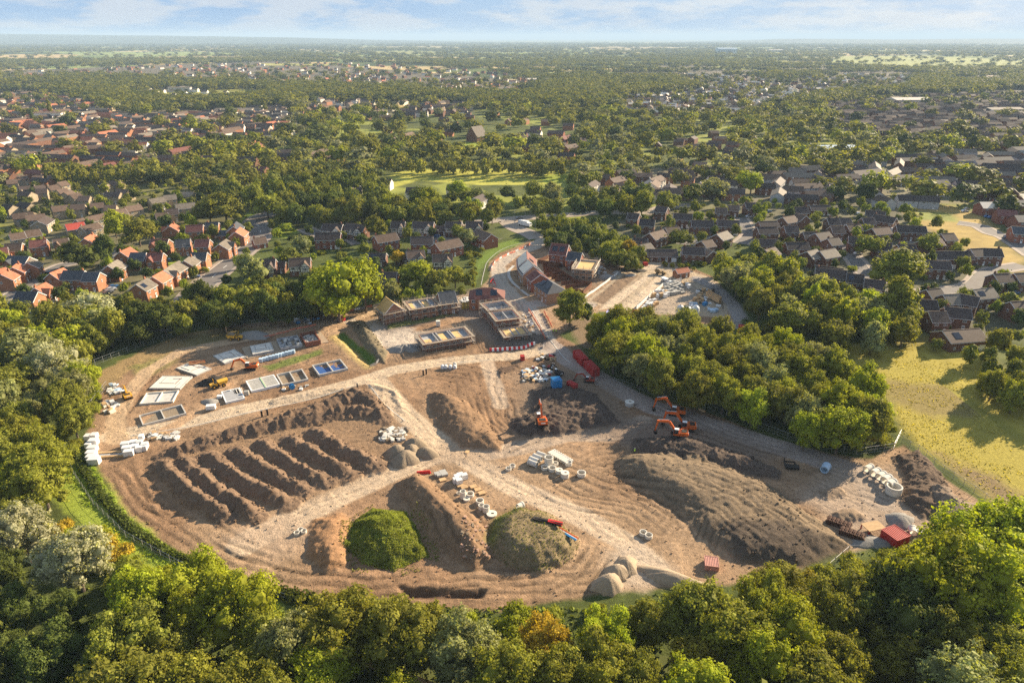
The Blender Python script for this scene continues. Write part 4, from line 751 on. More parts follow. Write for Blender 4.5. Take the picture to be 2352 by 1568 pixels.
# ---------------------------------------------------------------- trees
def ico(sub=1):
    me = bpy.data.meshes.new('t'); import bmesh; bm = bmesh.new(); bmesh.ops.create_icosphere(bm, subdivisions=sub, radius=1); bm.to_mesh(me); bm.free()
    v = np.zeros(len(me.vertices) * 3); me.vertices.foreach_get('co', v); f = np.zeros(len(me.polygons) * 3, int); me.polygons.foreach_get('vertices', f); bpy.data.meshes.remove(me)
    return v.reshape(-1, 3), f.reshape(-1, 3)
I1 = ico(1); I2 = ico(2)
def crown(seed, lobes, leaves, leaf, R_=5.0, Ht=12.0, shape='round', core=True, isub=I2, nj=.5, cs=.70):
    r = np.random.RandomState(seed); cz = Ht * .52; ez = Ht * .45
    cen = []; rad = []
    while len(cen) < lobes:
        d = r.normal(size=3); d /= np.linalg.norm(d)
        if d[2] < -.62: continue
        k = r.uniform(.45, .92); c = np.array((d[0] * R_ * k, d[1] * R_ * k, cz + d[2] * ez * k))
        f_ = 1.0
        if shape == 'tall': c[:2] *= .42; c[2] = cz + d[2] * ez * 1.15 * k
        if shape == 'cone': c[:2] *= np.clip((Ht - c[2]) / Ht * 1.6, .12, 1)
        if shape == 'bush': c[2] = Ht * .35 + abs(d[2]) * Ht * .4 * k
        q = R_ * r.uniform(.22, .40) * (.6 if shape in ('tall', 'cone') else 1)
        cen.append(c); rad.append(q)
    cen = np.array(cen); rad = np.array(rad)
    cen = np.concatenate([cen, [[0, 0, cz]]]); rad = np.concatenate([rad, [R_ * (.62 if shape == 'round' else .4)]])
    n = leaves; li = r.choice(len(rad), n, p=rad ** 2 / (rad ** 2).sum()); d = r.normal(size=(n, 3)); d /= np.linalg.norm(d, axis=1)[:, None]; d[:, 2] = np.where(d[:, 2] < -.5, -d[:, 2], d[:, 2])
    # clumps: gather the leaves towards random twig tips
    nc = max(8, int(n / 26)); ci = r.choice(len(rad), nc, p=rad ** 2 / (rad ** 2).sum()); cd = r.normal(size=(nc, 3)); cd /= np.linalg.norm(cd, axis=1)[:, None]; cd[:, 2] = np.where(cd[:, 2] < -.5, -cd[:, 2], cd[:, 2])
    cl = r.randint(0, nc, n); li = ci[cl]; off = r.normal(size=(n, 3)) * leaf * 1.5; P = cen[li] + cd[cl] * (rad[ci] * r.uniform(.85, 1.3, nc))[cl][:, None] + off; d = cd[cl] * .8 + off / (leaf * 1.5 + 1e-6) * .35
    dd = np.linalg.norm(P[:, None, :] - cen[None], axis=2) / rad[None]; dd[np.arange(n), li] = 9
    ok = dd.min(1) > .80; P = P[ok]; d = d[ok]; n = len(P)
    nn = d + r.normal(size=(n, 3)) * nj; nn /= np.linalg.norm(nn, axis=1)[:, None]
    t1 = np.cross(nn, r.normal(size=(n, 3))); t1 /= np.linalg.norm(t1, axis=1)[:, None]; t2 = np.cross(nn, t1)
    s1 = leaf * r.uniform(.6, 1.35, (n, 1)); s2 = s1 * r.uniform(.55, .95, (n, 1))
    bend = nn * s1 * r.uniform(-.15, .25, (n, 1))
    V = np.stack([P - t1 * s1 - bend, P - t2 * s2, P + t1 * s1 - bend, P + t2 * s2 * .9], 1).reshape(-1, 3); Fq = np.arange(n * 4).reshape(-1, 4)
    tc_ = r.uniform(.72, 1.28, nc)[cl][ok]; tint = np.repeat(tc_ * (.8 + .4 * r.rand(n)), 4)
    VS = [V]; FS = [Fq]; TS = []; TT = [tint]; b = len(V)
    if core:
        iv, if_ = isub
        for c, q in zip(cen, rad):
            v = iv * q * (cs + .22 * r.rand(len(iv), 1)) + c; VS.append(v); TS.append(if_ + b); TT.append(np.full(len(v), .72) + .35 * r.rand(len(v))); b += len(v)
    return np.concatenate(VS), FS, (np.concatenate(TS) if TS else np.zeros((0, 3), int)), np.concatenate(TT)
def leafmat(nm, col, tr=.35, rnd=.16):
    m = bpy.data.materials.new(nm); m.use_nodes = True; nt = m.node_tree; p = nt.nodes['Principled BSDF']; p.inputs['Roughness'].default_value = .6; p.inputs['Specular IOR Level'].default_value = .04
    a = N(nt, 'ShaderNodeAttribute'); a.attribute_name = 'Col'; oi = N(nt, 'ShaderNodeObjectInfo'); hs = N(nt, 'ShaderNodeHueSaturation')
    rg = N(nt, 'ShaderNodeRGB'); rg.outputs[0].default_value = (*col, 1); mu = N(nt, 'ShaderNodeVectorMath', operation='MULTIPLY'); lk(nt, a.outputs['Color'], mu.inputs[0]); lk(nt, rg.outputs[0], mu.inputs[1])
    geo = N(nt, 'ShaderNodeNewGeometry'); nz = N(nt, 'ShaderNodeTexNoise'); nz.inputs['Scale'].default_value = .45; nz.inputs['Detail'].default_value = 3; lk(nt, geo.outputs['Position'], nz.inputs['Vector'])
    h = N(nt, 'ShaderNodeMapRange'); h.inputs[3].default_value = .5 - .013; h.inputs[4].default_value = .5 + .010; lk(nt, oi.outputs['Random'], h.inputs[0]); lk(nt, h.outputs[0], hs.inputs['Hue'])
    v = N(nt, 'ShaderNodeMapRange'); v.inputs[1].default_value = .3; v.inputs[2].default_value = .7; v.inputs[3].default_value = .72; v.inputs[4].default_value = 1.3; lk(nt, nz.outputs[0], v.inputs[0])
    o2 = N(nt, 'ShaderNodeMath', operation='MULTIPLY_ADD'); o2.inputs[1].default_value = rnd * 2; o2.inputs[2].default_value = 1 - rnd; lk(nt, oi.outputs['Random'], o2.inputs[0]); m2 = N(nt, 'ShaderNodeMath', operation='MULTIPLY'); lk(nt, v.outputs[0], m2.inputs[0]); lk(nt, o2.outputs[0], m2.inputs[1]); lk(nt, m2.outputs[0], hs.inputs['Value'])
    lk(nt, mu.outputs[0], hs.inputs['Color']); lk(nt, hs.outputs[0], p.inputs['Base Color'])
    t = N(nt, 'ShaderNodeBsdfTranslucent'); s = N(nt, 'ShaderNodeVectorMath', operation='MULTIPLY'); s.inputs[1].default_value = (1.5, 1.5, .5); lk(nt, hs.outputs[0], s.inputs[0]); lk(nt, s.outputs[0], t.inputs[0])
    ms = N(nt, 'ShaderNodeMixShader'); ms.inputs[0].default_value = tr; o = nt.nodes['Material Output']; lk(nt, p.outputs[0], ms.inputs[1]); lk(nt, t.outputs[0], ms.inputs[2]); lk(nt, ms.outputs[0], o.inputs[0]); return m
SP_ = {'mid': ('mid green', (.20, .205, .036)), 'dark': ('dark green', (.105, .13, .032)), 'bright': ('bright yellow-green', (.28, .31, .028)), 'olive': ('olive green', (.235, .24, .036)), 'silver': ('pale silvery', (.40, .40, .24)), 'gold': ('golden yellow', (.40, .29, .035)), 'rust': ('yellowish', (.30, .27, .04)), 'grey': ('grey-green willowy', (.26, .27, .11))}
LM = {k: leafmat('foliage_' + k, v[1]) for k, v in SP_.items()}; LMS = leafmat('foliage_mixed', (1, 1, 1), .3, 0)
bark = mat('bark', (.13, .10, .075), .95, .3, 3)
def trunk_mesh(seed, Ht, R_):
    r = random.Random(seed); b = MB(); b.tube((0, 0, -1.0), (0, 0, Ht * .38), .32, bark, .2, n=7); b.tube((0, 0, Ht * .38), (r.uniform(-.5, .5), r.uniform(-.5, .5), Ht * .72), .2, bark, .07, n=6)
    for k in range(6):
        a = k * 1.05 + r.random(); z = Ht * r.uniform(.25, .5); b.tube((0, 0, z), (math.cos(a) * R_ * .6, math.sin(a) * R_ * .6, z + Ht * r.uniform(.12, .3)), .12, bark, .04, n=5)
    return b.mesh('trunk')
def mk_crown(nm, *a, **k):
    V, Fq, Tq, tt = crown(*a, **k); me = np_mesh(nm, V, Fq + ([Tq] if len(Tq) else []), [LM['mid']], cols=np.repeat(tt[:, None], 3, 1))
    if len(Tq):
        sm = np.zeros(len(me.polygons), bool); sm[len(Fq[0]):] = len(Fq[0]) < 6000; me.polygons.foreach_set('use_smooth', sm)
    return me
NEAR = [(mk_crown('crown', 100 + i, 34, 15000, .20, cs=.58), trunk_mesh(i, 12, 5)) for i in range(5)] 
TALLC = [(mk_crown('crown', 200, 30, 5000, .30, shape='tall'), trunk_mesh(9, 12, 2))]; CONE = [(mk_crown('crown', 210, 30, 4000, .28, shape='cone'), trunk_mesh(8, 12, 2))]
MIDC = [(mk_crown('crown', 300 + i, 26, 4600, .34, nj=.4, cs=.74), trunk_mesh(20 + i, 12, 5)) for i in range(4)]
BUSH = [(mk_crown('foliage', 400 + i, 14, 3000, .18, R_=3.0, Ht=4.0, shape='bush'), None) for i in range(3)]
TREES = []     # dict(p, h, r, sp, reg, kind)
def occ_ok(x, y, pad=0):
    for q in OCC:
        if abs(x - q[0]) < q[2] + pad and abs(y - q[1]) < q[2] + pad and math.hypot(x - q[0], y - q[1]) < q[2] + pad: return False
    return True
class Grid:
    def __init__(s, c): s.c = c; s.d = {}
    def near(s, x, y, r):
        i, j = int(x // s.c), int(y // s.c)
        for a in range(i - 1, i + 2):
            for b in range(j - 1, j + 2):
                for q in s.d.get((a, b), ()):
                    if (q[0] - x) ** 2 + (q[1] - y) ** 2 < (r * q[2]) ** 2: return True
        return False
    def put(s, x, y, k=1): s.d.setdefault((int(x // s.c), int(y // s.c)), []).append((x, y, k))
TG = Grid(16)
_roads = np.concatenate([q[::2] for q, w_ in RD if w_ > 3]); _rg = Grid(20)
for a in _roads: _rg.put(a[0], a[1])
_og = defaultdict(list)
for q in OCC: _og[(int(q[0] // 40), int(q[1] // 40))].append(q)
def occ2(x, y, pad):
    i, j = int(x // 40), int(y // 40)
    for a in range(i - 1, i + 2):
        for b in range(j - 1, j + 2):
            for q in _og.get((a, b), ()):
                if math.hypot(x - q[0], y - q[1]) < q[2] + pad: return False
    return True
def add_tree(x, y, h, r, sp, reg, kind='tree'): TREES.append(dict(x=x, y=y, h=h, r=r, sp=sp, reg=reg, kind=kind)); TG.put(x, y, 1.0 if r < 8 else r / 7)
def wood(poly, spacing, hs, sps, reg, seed, z=7, kind='tree', rpad=0, tries=14, clear=True):
    rr = random.Random(seed); P = GP(poly, z); x0, y0 = P.min(0); x1, y1 = P.max(0); n = int((x1 - x0) * (y1 - y0) / spacing ** 2 * tries)
    X = np.array([rr.uniform(x0, x1) for _ in range(n)]); Y = np.array([rr.uniform(y0, y1) for _ in range(n)]); ins = inside(X, Y, P)
    for x, y in zip(X[ins], Y[ins]):
        if TG.near(x, y, spacing): continue
        if clear and (_rg.near(x, y, 6) or not occ2(x, y, rpad)): continue
        h = rr.uniform(*hs); add_tree(x, y, h, h * rr.uniform(.36, .5) if kind == 'tree' else h * rr.uniform(.6, .9), rr.choice(sps), reg, kind)
def tree_at(dx, dy, h, r, sp, reg, kind='tree', z=None):
    p = G(dx, dy, h * .6 if z is None else z); add_tree(p.x, p.y, h, r, sp, reg, kind)
# single trees one can point at
tree_at(772,660,24,11,'bright','row of trees behind the brick house shells'); tree_at(835,650,21,9,'bright','row of trees behind the brick house shells'); tree_at(745,640,17,7,'mid','row of trees behind the brick house shells')
tree_at(1310,700,15,6.8,'mid','edge of the central grove'); tree_at(1345,715,8,3.4,'dark','edge of the central grove')
tree_at(955,620,12,7,'bright','row of trees behind the brick house shells'); tree_at(1005,640,11,6,'mid','row of trees behind the brick house shells'); tree_at(1045,632,10,5,'olive','row of trees behind the brick house shells'); tree_at(900,665,9,4,'grey','row of trees behind the brick house shells')
tree_at(1447,572,9.5,5,'gold','belt right of the compound'); tree_at(1408,568,11,6,'olive','belt right of the compound')
tree_at(578,615,13,6.5,'grey','verge of the curving road'); tree_at(180,585,13,8.5,'dark','left brick estate'); tree_at(235,568,13,5.5,'dark','left brick estate'); tree_at(260,512,14,6.5,'bright','left brick estate'); tree_at(435,505,11,4,'bright','left brick estate'); tree_at(315,530,14,10,'mid','left brick estate')
tree_at(515,475,17,13,'mid','green beside the curving road'); tree_at(478,478,14,9,'mid','green beside the curving road'); tree_at(575,448,13,7,'olive','green beside the curving road'); tree_at(660,523,6,5,'bright','verge of the curving road'); tree_at(690,560,11,6,'grey','timber framed estate')
tree_at(665,590,9,6,'mid','timber framed estate'); tree_at(865,520,12,6,'mid','timber framed estate'); tree_at(1075,545,9,5,'grey','timber framed estate'); tree_at(912,590,7,4,'gold','timber framed estate')
tree_at(852,335,22,12,'mid','middle woods'); tree_at(520,345,18,9,'bright','middle woods'); tree_at(113,245,22,6,'olive','far left estate','poplar'); tree_at(72,265,18,5,'dark','far left estate','poplar')
tree_at(2120,430,16,13,'mid','terraces on the right'); tree_at(2200,395,15,11,'bright','terraces on the right'); tree_at(2245,400,16,12,'mid','terraces on the right'); tree_at(2285,430,15,12,'olive','terraces on the right'); tree_at(2215,440,15,12,'dark','terraces on the right')
tree_at(2060,610,15,13,'olive','right brick estate'); tree_at(2000,560,11,7,'olive','right brick estate'); tree_at(2140,590,13,4,'dark','right brick estate','conifer'); tree_at(2135,560,11,6,'olive','right brick estate'); tree_at(2130,400,12,9,'mid','terraces on the right')
tree_at(1565,545,9,7,'mid','right brick estate'); tree_at(1745,480,9,5,'bright','right brick estate'); tree_at(1590,440,13,9,'mid','right woods'); tree_at(1550,460,9,6,'olive','right brick estate')
tree_at(2075,690,18,8,'olive','belt on the right'); tree_at(2085,640,10,4,'dark','right brick estate','conifer')
tree_at(120,830,16,8,'silver','wood on the left edge'); tree_at(60,810,15,9,'grey','wood on the left edge'); tree_at(200,705,14,8,'silver','wood on the left edge'); tree_at(235,735,13,7,'grey','wood on the left edge'); tree_at(45,1220,14,7,'silver','wood on the left edge'); tree_at(165,1275,15,7.5,'silver','wood on the left edge'); tree_at(20,880,13,7,'mid','wood on the left edge')
tree_at(2250,1290,21,10,'bright','wood along the bottom edge'); tree_at(2150,1330,20,10,'bright','wood along the bottom edge'); tree_at(2330,1240,20,9,'bright','wood along the bottom edge'); tree_at(2060,1380,17,8,'dark','wood along the bottom edge')
tree_at(1785,1340,8.5,6,'olive','wood along the bottom edge'); tree_at(1250,1470,11,5,'gold','wood along the bottom edge'); tree_at(1600,1520,10,5,'rust','wood along the bottom edge'); tree_at(740,1540,12,6,'bright','wood along the bottom edge'); tree_at(1820,1460,15,7,'bright','wood along the bottom edge'); tree_at(1690,1450,15,7,'olive','wood along the bottom edge')
B = 'wood along the bottom edge'
wood([(300,1330),(430,1330),(560,1400),(700,1440),(860,1440),(960,1470),(1110,1480),(1240,1460),(1340,1450),(1460,1390),(1560,1400),(1700,1400),(1850,1400),(1960,1340),(2150,1320),(2250,1290),(2450,1230),(2500,1750),(300,1750)], 7.0, (10, 15.5), ['mid', 'mid', 'olive', 'bright', 'mid', 'olive', 'bright', 'grey', 'mid'], B, 1)
wood([(-80,1290),(300,1310),(420,1400),(560,1500),(560,1750),(-120,1750)], 7, (8, 12), ['dark', 'dark', 'mid', 'dark'], B, 2)  # mostly dark foliage: the shade over this corner is put into the leaf colour
wood([(120,1190),(220,1230),(330,1300),(480,1360),(620,1410),(640,1450),(450,1400),(300,1340),(130,1290)], 4.2, (3, 6), ['bright', 'olive', 'gold', 'bright'], B, 3, kind='bush', z=2)
wood([(1850,1310),(2000,1270),(2150,1250),(2100,1330),(1900,1350),(1820,1330)], 5, (2.5, 5), ['rust', 'bright', 'olive'], B, 4, kind='bush', z=2)
wood([(700,1380),(860,1385),(1340,1400),(1400,1390),(1340,1430),(860,1420)], 6, (3, 6), ['olive', 'bright'], B, 44, kind='bush', z=2)
L_ = 'wood on the left edge'
wood([(-90,700),(60,705),(150,720),(185,790),(190,870),(170,950),(115,1010),(100,1100),(125,1180),(170,1245),(140,1310),(-120,1310)], 7.6, (9, 14), ['mid', 'bright', 'olive', 'mid', 'grey', 'olive'], L_, 5)
wood([(120,1000),(170,960),(215,880),(230,870),(200,980),(150,1060)], 4, (2, 4), ['olive', 'bright'], L_, 6, kind='bush', z=2)
K_ = 'row of trees behind the brick house shells'
wood([(130,715),(250,705),(330,690),(420,680),(560,672),(640,650),(740,640),(850,650),(870,680),(700,705),(560,722),(400,740),(280,765),(215,775),(150,760)], 6.6, (9, 13.5), ['mid', 'dark', 'mid', 'dark', 'olive'], K_, 7)
wood([(880,600),(1060,600),(1085,640),(1060,655),(900,675)], 6.5, (5, 8), ['mid', 'bright', 'olive'], K_, 8); wood([(1075,560),(1120,555),(1100,600),(1085,640),(1070,600)], 4, (1.5, 3), ['mid', 'olive'], K_, 81, kind='bush', z=1)
wood([(545,650),(640,640),(640,660),(545,670)], 7, (8, 11), ['mid', 'olive'], K_, 9)
V_ = 'central grove'
wood([(1385,772),(1410,758),(1450,748),(1600,758),(1750,765),(1840,800),(1920,850),(1995,905),(2005,965),(1960,1005),(1850,985),(1700,935),(1560,895),(1480,870),(1430,845),(1385,805)], 7.4, (11, 15.5), ['mid', 'bright', 'olive', 'bright', 'mid', 'grey', 'mid'], V_, 10)
wood([(1355,742),(1450,732),(1455,765),(1390,772),(1350,765)], 6, (10, 13), ['mid', 'olive', 'bright'], V_, 101)
wood([(1850,1010),(1960,1025),(2060,1005),(2030,960),(2000,985)], 5, (2, 5), ['olive', 'rust', 'bright'], V_, 11, kind='bush', z=2)
Q_ = 'belt right of the compound'
wood([(1650,600),(1760,610),(1850,640),(1990,690),(2090,710),(2100,755),(2010,780),(1930,775),(1850,750),(1740,700),(1715,660),(1660,630)], 7.2, (10, 15), ['olive', 'grey', 'mid', 'olive', 'bright'], Q_, 12)
wood([(1720,700),(1780,740),(1900,790),(1930,800),(1850,800),(1720,760)], 5, (3, 6), ['dark', 'mid'], Q_, 13, kind='bush', z=2)
wood([(2225,800),(2300,770),(2460,790),(2460,920),(2330,900),(2240,860)], 7, (7, 12), ['mid', 'olive'], 'thicket at the right edge', 14)
wood([(1225,505),(1290,492),(1370,505),(1420,545),(1480,575),(1460,600),(1340,565),(1250,540)], 6, (6, 10), ['olive', 'mid', 'olive', 'dark'], 'thicket beside the access road', 15)
wood([(1280,565),(1420,590),(1560,612),(1600,618),(1560,600),(1420,575),(1280,548)], 3.5, (2, 3.2), ['mid', 'olive'], 'thicket beside the access road', 16, kind='bush', z=1)
M_ = 'middle woods'
wood([(640,455),(700,432),(850,455),(980,476),(1120,480),(1150,500),(1000,500),(850,488),(720,505),(640,490)], 8, (11, 15), ['mid', 'mid', 'olive', 'dark'], M_, 17)
wood([(1170,476),(1290,468),(1340,440),(1500,440),(1560,470),(1400,480),(1180,480)], 9, (11, 15), ['mid', 'dark', 'olive'], M_, 18)
wood([(890,375),(1280,375),(1290,390),(900,385)], 9, (10, 14), ['mid', 'olive'], M_, 19); wood([(880,440),(1240,448),(1230,460),(880,455)], 11, (6, 9), ['mid', 'olive', 'bright'], M_, 20)
wood([(90,385),(420,370),(440,400),(300,410),(100,410)], 9, (11, 15), ['mid', 'dark', 'olive'], M_, 21); wood([(430,420),(640,400),(880,395),(880,450),(640,470),(480,440)], 9, (11, 15), ['mid', 'dark', 'olive'], M_, 22)
# garden trees and shrubs in the estates
for k, (pl, n_) in enumerate([([(0,560),(0,430),(260,400),(480,420),(600,520),(560,640),(300,690),(0,690)], 'left brick estate'), ([(620,520),(1130,510),(1120,580),(880,620),(640,580)], 'timber framed estate'), ([(1380,520),(1700,455),(2100,480),(2352,640),(2352,780),(2150,790),(2000,680),(1660,590)], 'right brick estate')]):
    wood(pl, 11, (4, 8.5), ['mid', 'olive', 'dark', 'bright'], n_, 30 + k, z=3, rpad=-1.0); wood(pl, 8, (1.6, 3.2), ['mid', 'olive', 'bright'], n_, 33 + k, z=1, kind='bush', rpad=-2.0)
NOPE = [GP(p) for p in ([(880,388),(1300,382),(1310,420),(1280,456),(890,460)], [(1025,325),(1110,320),(1130,352),(1030,360)], [(2060,480),(2180,465),(2260,495),(2352,560),(2400,720),(2200,580),(2120,520)], [(340,212),(560,205),(640,215),(480,236),(360,233)], [(2180,180),(2290,180),(2290,190),(2180,190)], [(1820,212),(1900,212),(1890,222),(1820,222)],
   [(0,345),(110,330),(120,350),(10,362)], [(0,126),(600,132),(1000,140),(600,136),(0,140)], [(1930,130),(2120,128),(2352,140),(2352,158),(2100,160),(1900,150)], [(90,119),(480,120),(600,128),(260,131),(0,124)], [(-40,128),(60,125),(180,128),(150,134),(-40,135)], [(420,132),(590,131),(585,137),(410,137)], [(780,108),(1000,107),(1100,110),(900,113)], [(850,118),(1040,119),(1000,124),(860,123)], [(1130,124),(1230,123),(1225,128),(1120,128)], [(1340,145),(1490,144),(1485,149),(1345,149)], [(1780,141),(1900,144),(1890,150),(1770,148)], [(1260,110),(1500,108),(1650,112),(1400,115)], [(2250,172),(2280,172),(2320,190),(2290,190)])]
ESTP = [GP(e_[1], 4) for e_ in EST]; rr = random.Random(77)
def general(x0, x1, y0, y1, sp, hs, p_wood, p_est, seed):
    n = int((x1 - x0) * (y1 - y0) / sp ** 2 * 3); r = np.random.RandomState(seed); X = r.uniform(x0, x1, n); Y = r.uniform(y0, y1, n)
    vis = np.abs(X) < Y * .80 + 30; nop = np.zeros(n, bool); est = np.zeros(n, bool)
    for p in NOPE: nop |= inside(X, Y, p)
    for p in ESTP: est |= inside(X, Y, p)
    den = fbm(X, Y, 90, 77, 3); pr = np.where(est, p_est, np.where(den > .46, p_wood, p_wood * .38)); ok = vis & ~nop & (r.rand(n) < pr)
    for x, y, dn in zip(X[ok], Y[ok], den[ok]):
        if TG.near(x, y, sp) or _rg.near(x, y, 7) or not occ2(x, y, -1): continue
        h = rr.uniform(*hs) * (.75 if sp < 12 and dn < .4 else 1); add_tree(x, y, h, h * rr.uniform(.48, .74), rr.choice(['mid', 'dark', 'mid', 'olive', 'olive', 'bright', 'grey']), M_)
general(-420, 420, 385, 640, 11, (9, 17), .97, .10, 5)
general(-760, 760, 640, 1100, 13.5, (10, 18), .97, .05, 6)
for t in TREES:
    t['d'] = math.hypot(t['x'], t['y'], 100); t['s'] = t['h'] / t['d']
def in_view(t):
    a, b = px((t['x'], t['y'], t['h'])); a2, b2 = px((t['x'], t['y'], 0)); return -60 < a < 2412 and b < 1600
TREES = [t for t in TREES if not (X0 < t['x'] < X1 and Y0 < t['y'] < Y1 and False)]
trees = sorted([t for t in TREES if t['kind'] != 'bush' and in_view(t)], key=lambda t: -t['s']); bushes = sorted([t for t in TREES if t['kind'] == 'bush' and in_view(t)], key=lambda t: -t['s'])
ind = trees[:290] + [t for t in trees[290:] if t['sp'] == 'gold' or t['kind'] in ('poplar', 'conifer')]; bind = bushes[:150]
print('trees', len(trees), 'bushes', len(bushes), 'far limit', ind[289]['d'])
REG = {'in': lambda r: 'the ' + r}
g = defaultdict(list)
for t in ind + bind: g[(t['reg'], t['sp'], t['kind'])].append(t)
for (reg, sp, kind), L2 in g.items():
    L2.sort(key=lambda t: px((t['x'], t['y'], t['h'] * .6))[0])
    for k, t in enumerate(L2):
        n_ = len(L2); pos = 'the only one' if n_ == 1 else 'leftmost such' if k == 0 else 'rightmost such' if k == n_ - 1 else ordn(k) + ' such from left'
        lab = ' '.join(f"{SP_[sp][0]} {'shrub' if kind == 'bush' else kind}, {pos} in {reg}".split())
        lab = lab.replace('in row', 'in the row').replace('in wood', 'in the wood') if len(lab.split()) < 16 else lab; i = int(t['x'] * 7 + t['y'] * 3)
        zz = height(t['x'], t['y']) - .1; sc_ = t['h'] / (4.6 if kind == 'bush' else 12.0); rs = t['r'] / (3.4 if kind == 'bush' else 5.6)
        if kind == 'bush':
            o = link('shrub', BUSH[i % 3][0], None, (t['x'], t['y'], zz)); props(o, lab, 'shrub', 'shrubs of the ' + reg)
            o.scale = (rs, rs, sc_); o.rotation_euler = (0, 0, rr.uniform(0, 6.3)); cr_ = o
        else:
            src = TALLC if kind == 'poplar' else CONE if kind == 'conifer' else (NEAR if t['d'] < 260 else MIDC); src = src[i % len(src)]
            o = thing({'poplar': 'poplar_tree', 'conifer': 'conifer_tree'}.get(kind, 'tree'), lab, 'tree', (t['x'], t['y'], zz), rr.uniform(0, 6.3), 'trees of the ' + reg); o.scale = (rs, rs * rr.uniform(.85, 1.15), sc_)
            cr_ = link('crown', src[0], o); link('trunk', src[1], o)
        cr_.material_slots[0].link = 'OBJECT'; cr_.material_slots[0].material = LM[sp]
def merge(name, lst, protos, kind='stuff'):
    Vs, Qs, Ts, Cs = [], [], [], []; n = 0; r = np.random.RandomState(len(lst)); which = r.randint(0, len(protos), len(lst))
    sp_list = list(SP_)
    for k, (V, Fq, Tq, tt) in enumerate(protos):
        sel = [t for t, w_ in zip(lst, which) if w_ == k]
        if not sel: continue
        m = len(sel); a = r.uniform(0, 6.28, m); ca, sa = np.cos(a)[:, None], np.sin(a)[:, None]; sr = np.array([t['r'] / (3.4 if t['kind'] == 'bush' else 5.6) for t in sel])[:, None]; sz = np.array([t['h'] / (4.6 if t['kind'] == 'bush' else 12.) for t in sel])[:, None]
        x = (V[None, :, 0] * ca - V[None, :, 1] * sa) * sr + np.array([t['x'] for t in sel])[:, None]; y = (V[None, :, 0] * sa + V[None, :, 1] * ca) * sr + np.array([t['y'] for t in sel])[:, None]
        z = V[None, :, 2] * sz + np.array([height(t['x'], t['y']) for t in sel])[:, None]; Vs.append(np.stack([x, y, z], -1).reshape(-1, 3))
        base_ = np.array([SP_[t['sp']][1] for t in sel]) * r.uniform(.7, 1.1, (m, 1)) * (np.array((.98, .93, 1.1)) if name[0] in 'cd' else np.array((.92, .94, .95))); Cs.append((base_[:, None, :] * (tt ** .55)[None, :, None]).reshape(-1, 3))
        off = (np.arange(m) * len(V))[:, None, None] + n
        for f in Fq: Qs.append((f[None] + off).reshape(-1, 4))
        if len(Tq): Ts.append((Tq[None] + off).reshape(-1, 3))
        n += m * len(V)
    return props(link(name, np_mesh(name, np.concatenate(Vs), [np.concatenate(Qs)] + ([np.concatenate(Ts)] if Ts else []), [LMS], cols=np.concatenate(Cs))), kind=kind)
PA = [crown(500 + i, 18, 900, .55, isub=I2, nj=.28, cs=.80) for i in range(4)]; PB = [crown(520 + i, 11, 220, .9, isub=I1, nj=.25, cs=.84) for i in range(4)]; PC = [crown(540 + i, 5, 36, 1.5, isub=I1, nj=.2, cs=.86) for i in range(4)]
rest = trees[290:]; rest = [t for t in rest if t not in ind[290:]]
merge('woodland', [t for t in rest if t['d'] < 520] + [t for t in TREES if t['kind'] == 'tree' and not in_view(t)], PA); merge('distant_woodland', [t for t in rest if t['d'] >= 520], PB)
PBU = [crown(560 + i, 9, 260, .4, R_=3.0, Ht=4.0, shape='bush', isub=I1) for i in range(3)]
if len(bushes) > 150: merge('undergrowth', bushes[150:], PBU)
# the country beyond: belts of trees and hedges out to the hills
def country():
    r = np.random.RandomState(5); lst = []
    for y0, y1, sp, n, pw in ((1100, 2000, 15, 14000, .8), (2000, 3600, 30, 9000, .6), (3600, 7000, 60, 9000, .5), (7000, 15000, 130, 8000, .5)):
        Y = r.uniform(y0, y1, n * 2); X = r.uniform(-1, 1, n * 2) * (Y * .80 + 50); den = fbm(X, Y * 1.6, (260 if y1 < 3000 else 700) * (1 if y0 < 6000 else 3), 91, 3)
        hedge = (np.abs(((X * .92 + Y * .39) / 330 + den) % 1 - .5) < .05) | (np.abs(((-X * .39 + Y * .92) / 240 + den) % 1 - .5) < .08)
        nop = np.zeros(len(X), bool); es = np.zeros(len(X), bool)
        for p in NOPE: nop |= inside(X, Y, p)
        for p in ESTP: es |= inside(X, Y, p)
        ok = ((den > .5 - (.12 if y0 < 1500 else 0.0 if y0 < 2000 else -.03 if y0 < 3000 else -.075)) | hedge) & (~nop | (hedge & (r.rand(len(X)) < .25))) & (~es | (r.rand(len(X)) < .06)); X = X[ok][:n]; Y = Y[ok][:n]
        for x, y in zip(X, Y):
            h = r.uniform(9, 15) * (1 if y < 4000 else 1.1); f = 1 if y < 2000 else 1.4 if y < 3600 else 2.0 if y < 7000 else 5
            lst.append(dict(x=x, y=y, h=h * (1.0 if f < 3 else 1.2), r=h * .62 * f, sp=['mid', 'dark', 'olive', 'dark', 'mid'][r.randint(5)], kind='tree'))
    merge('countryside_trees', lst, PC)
country()
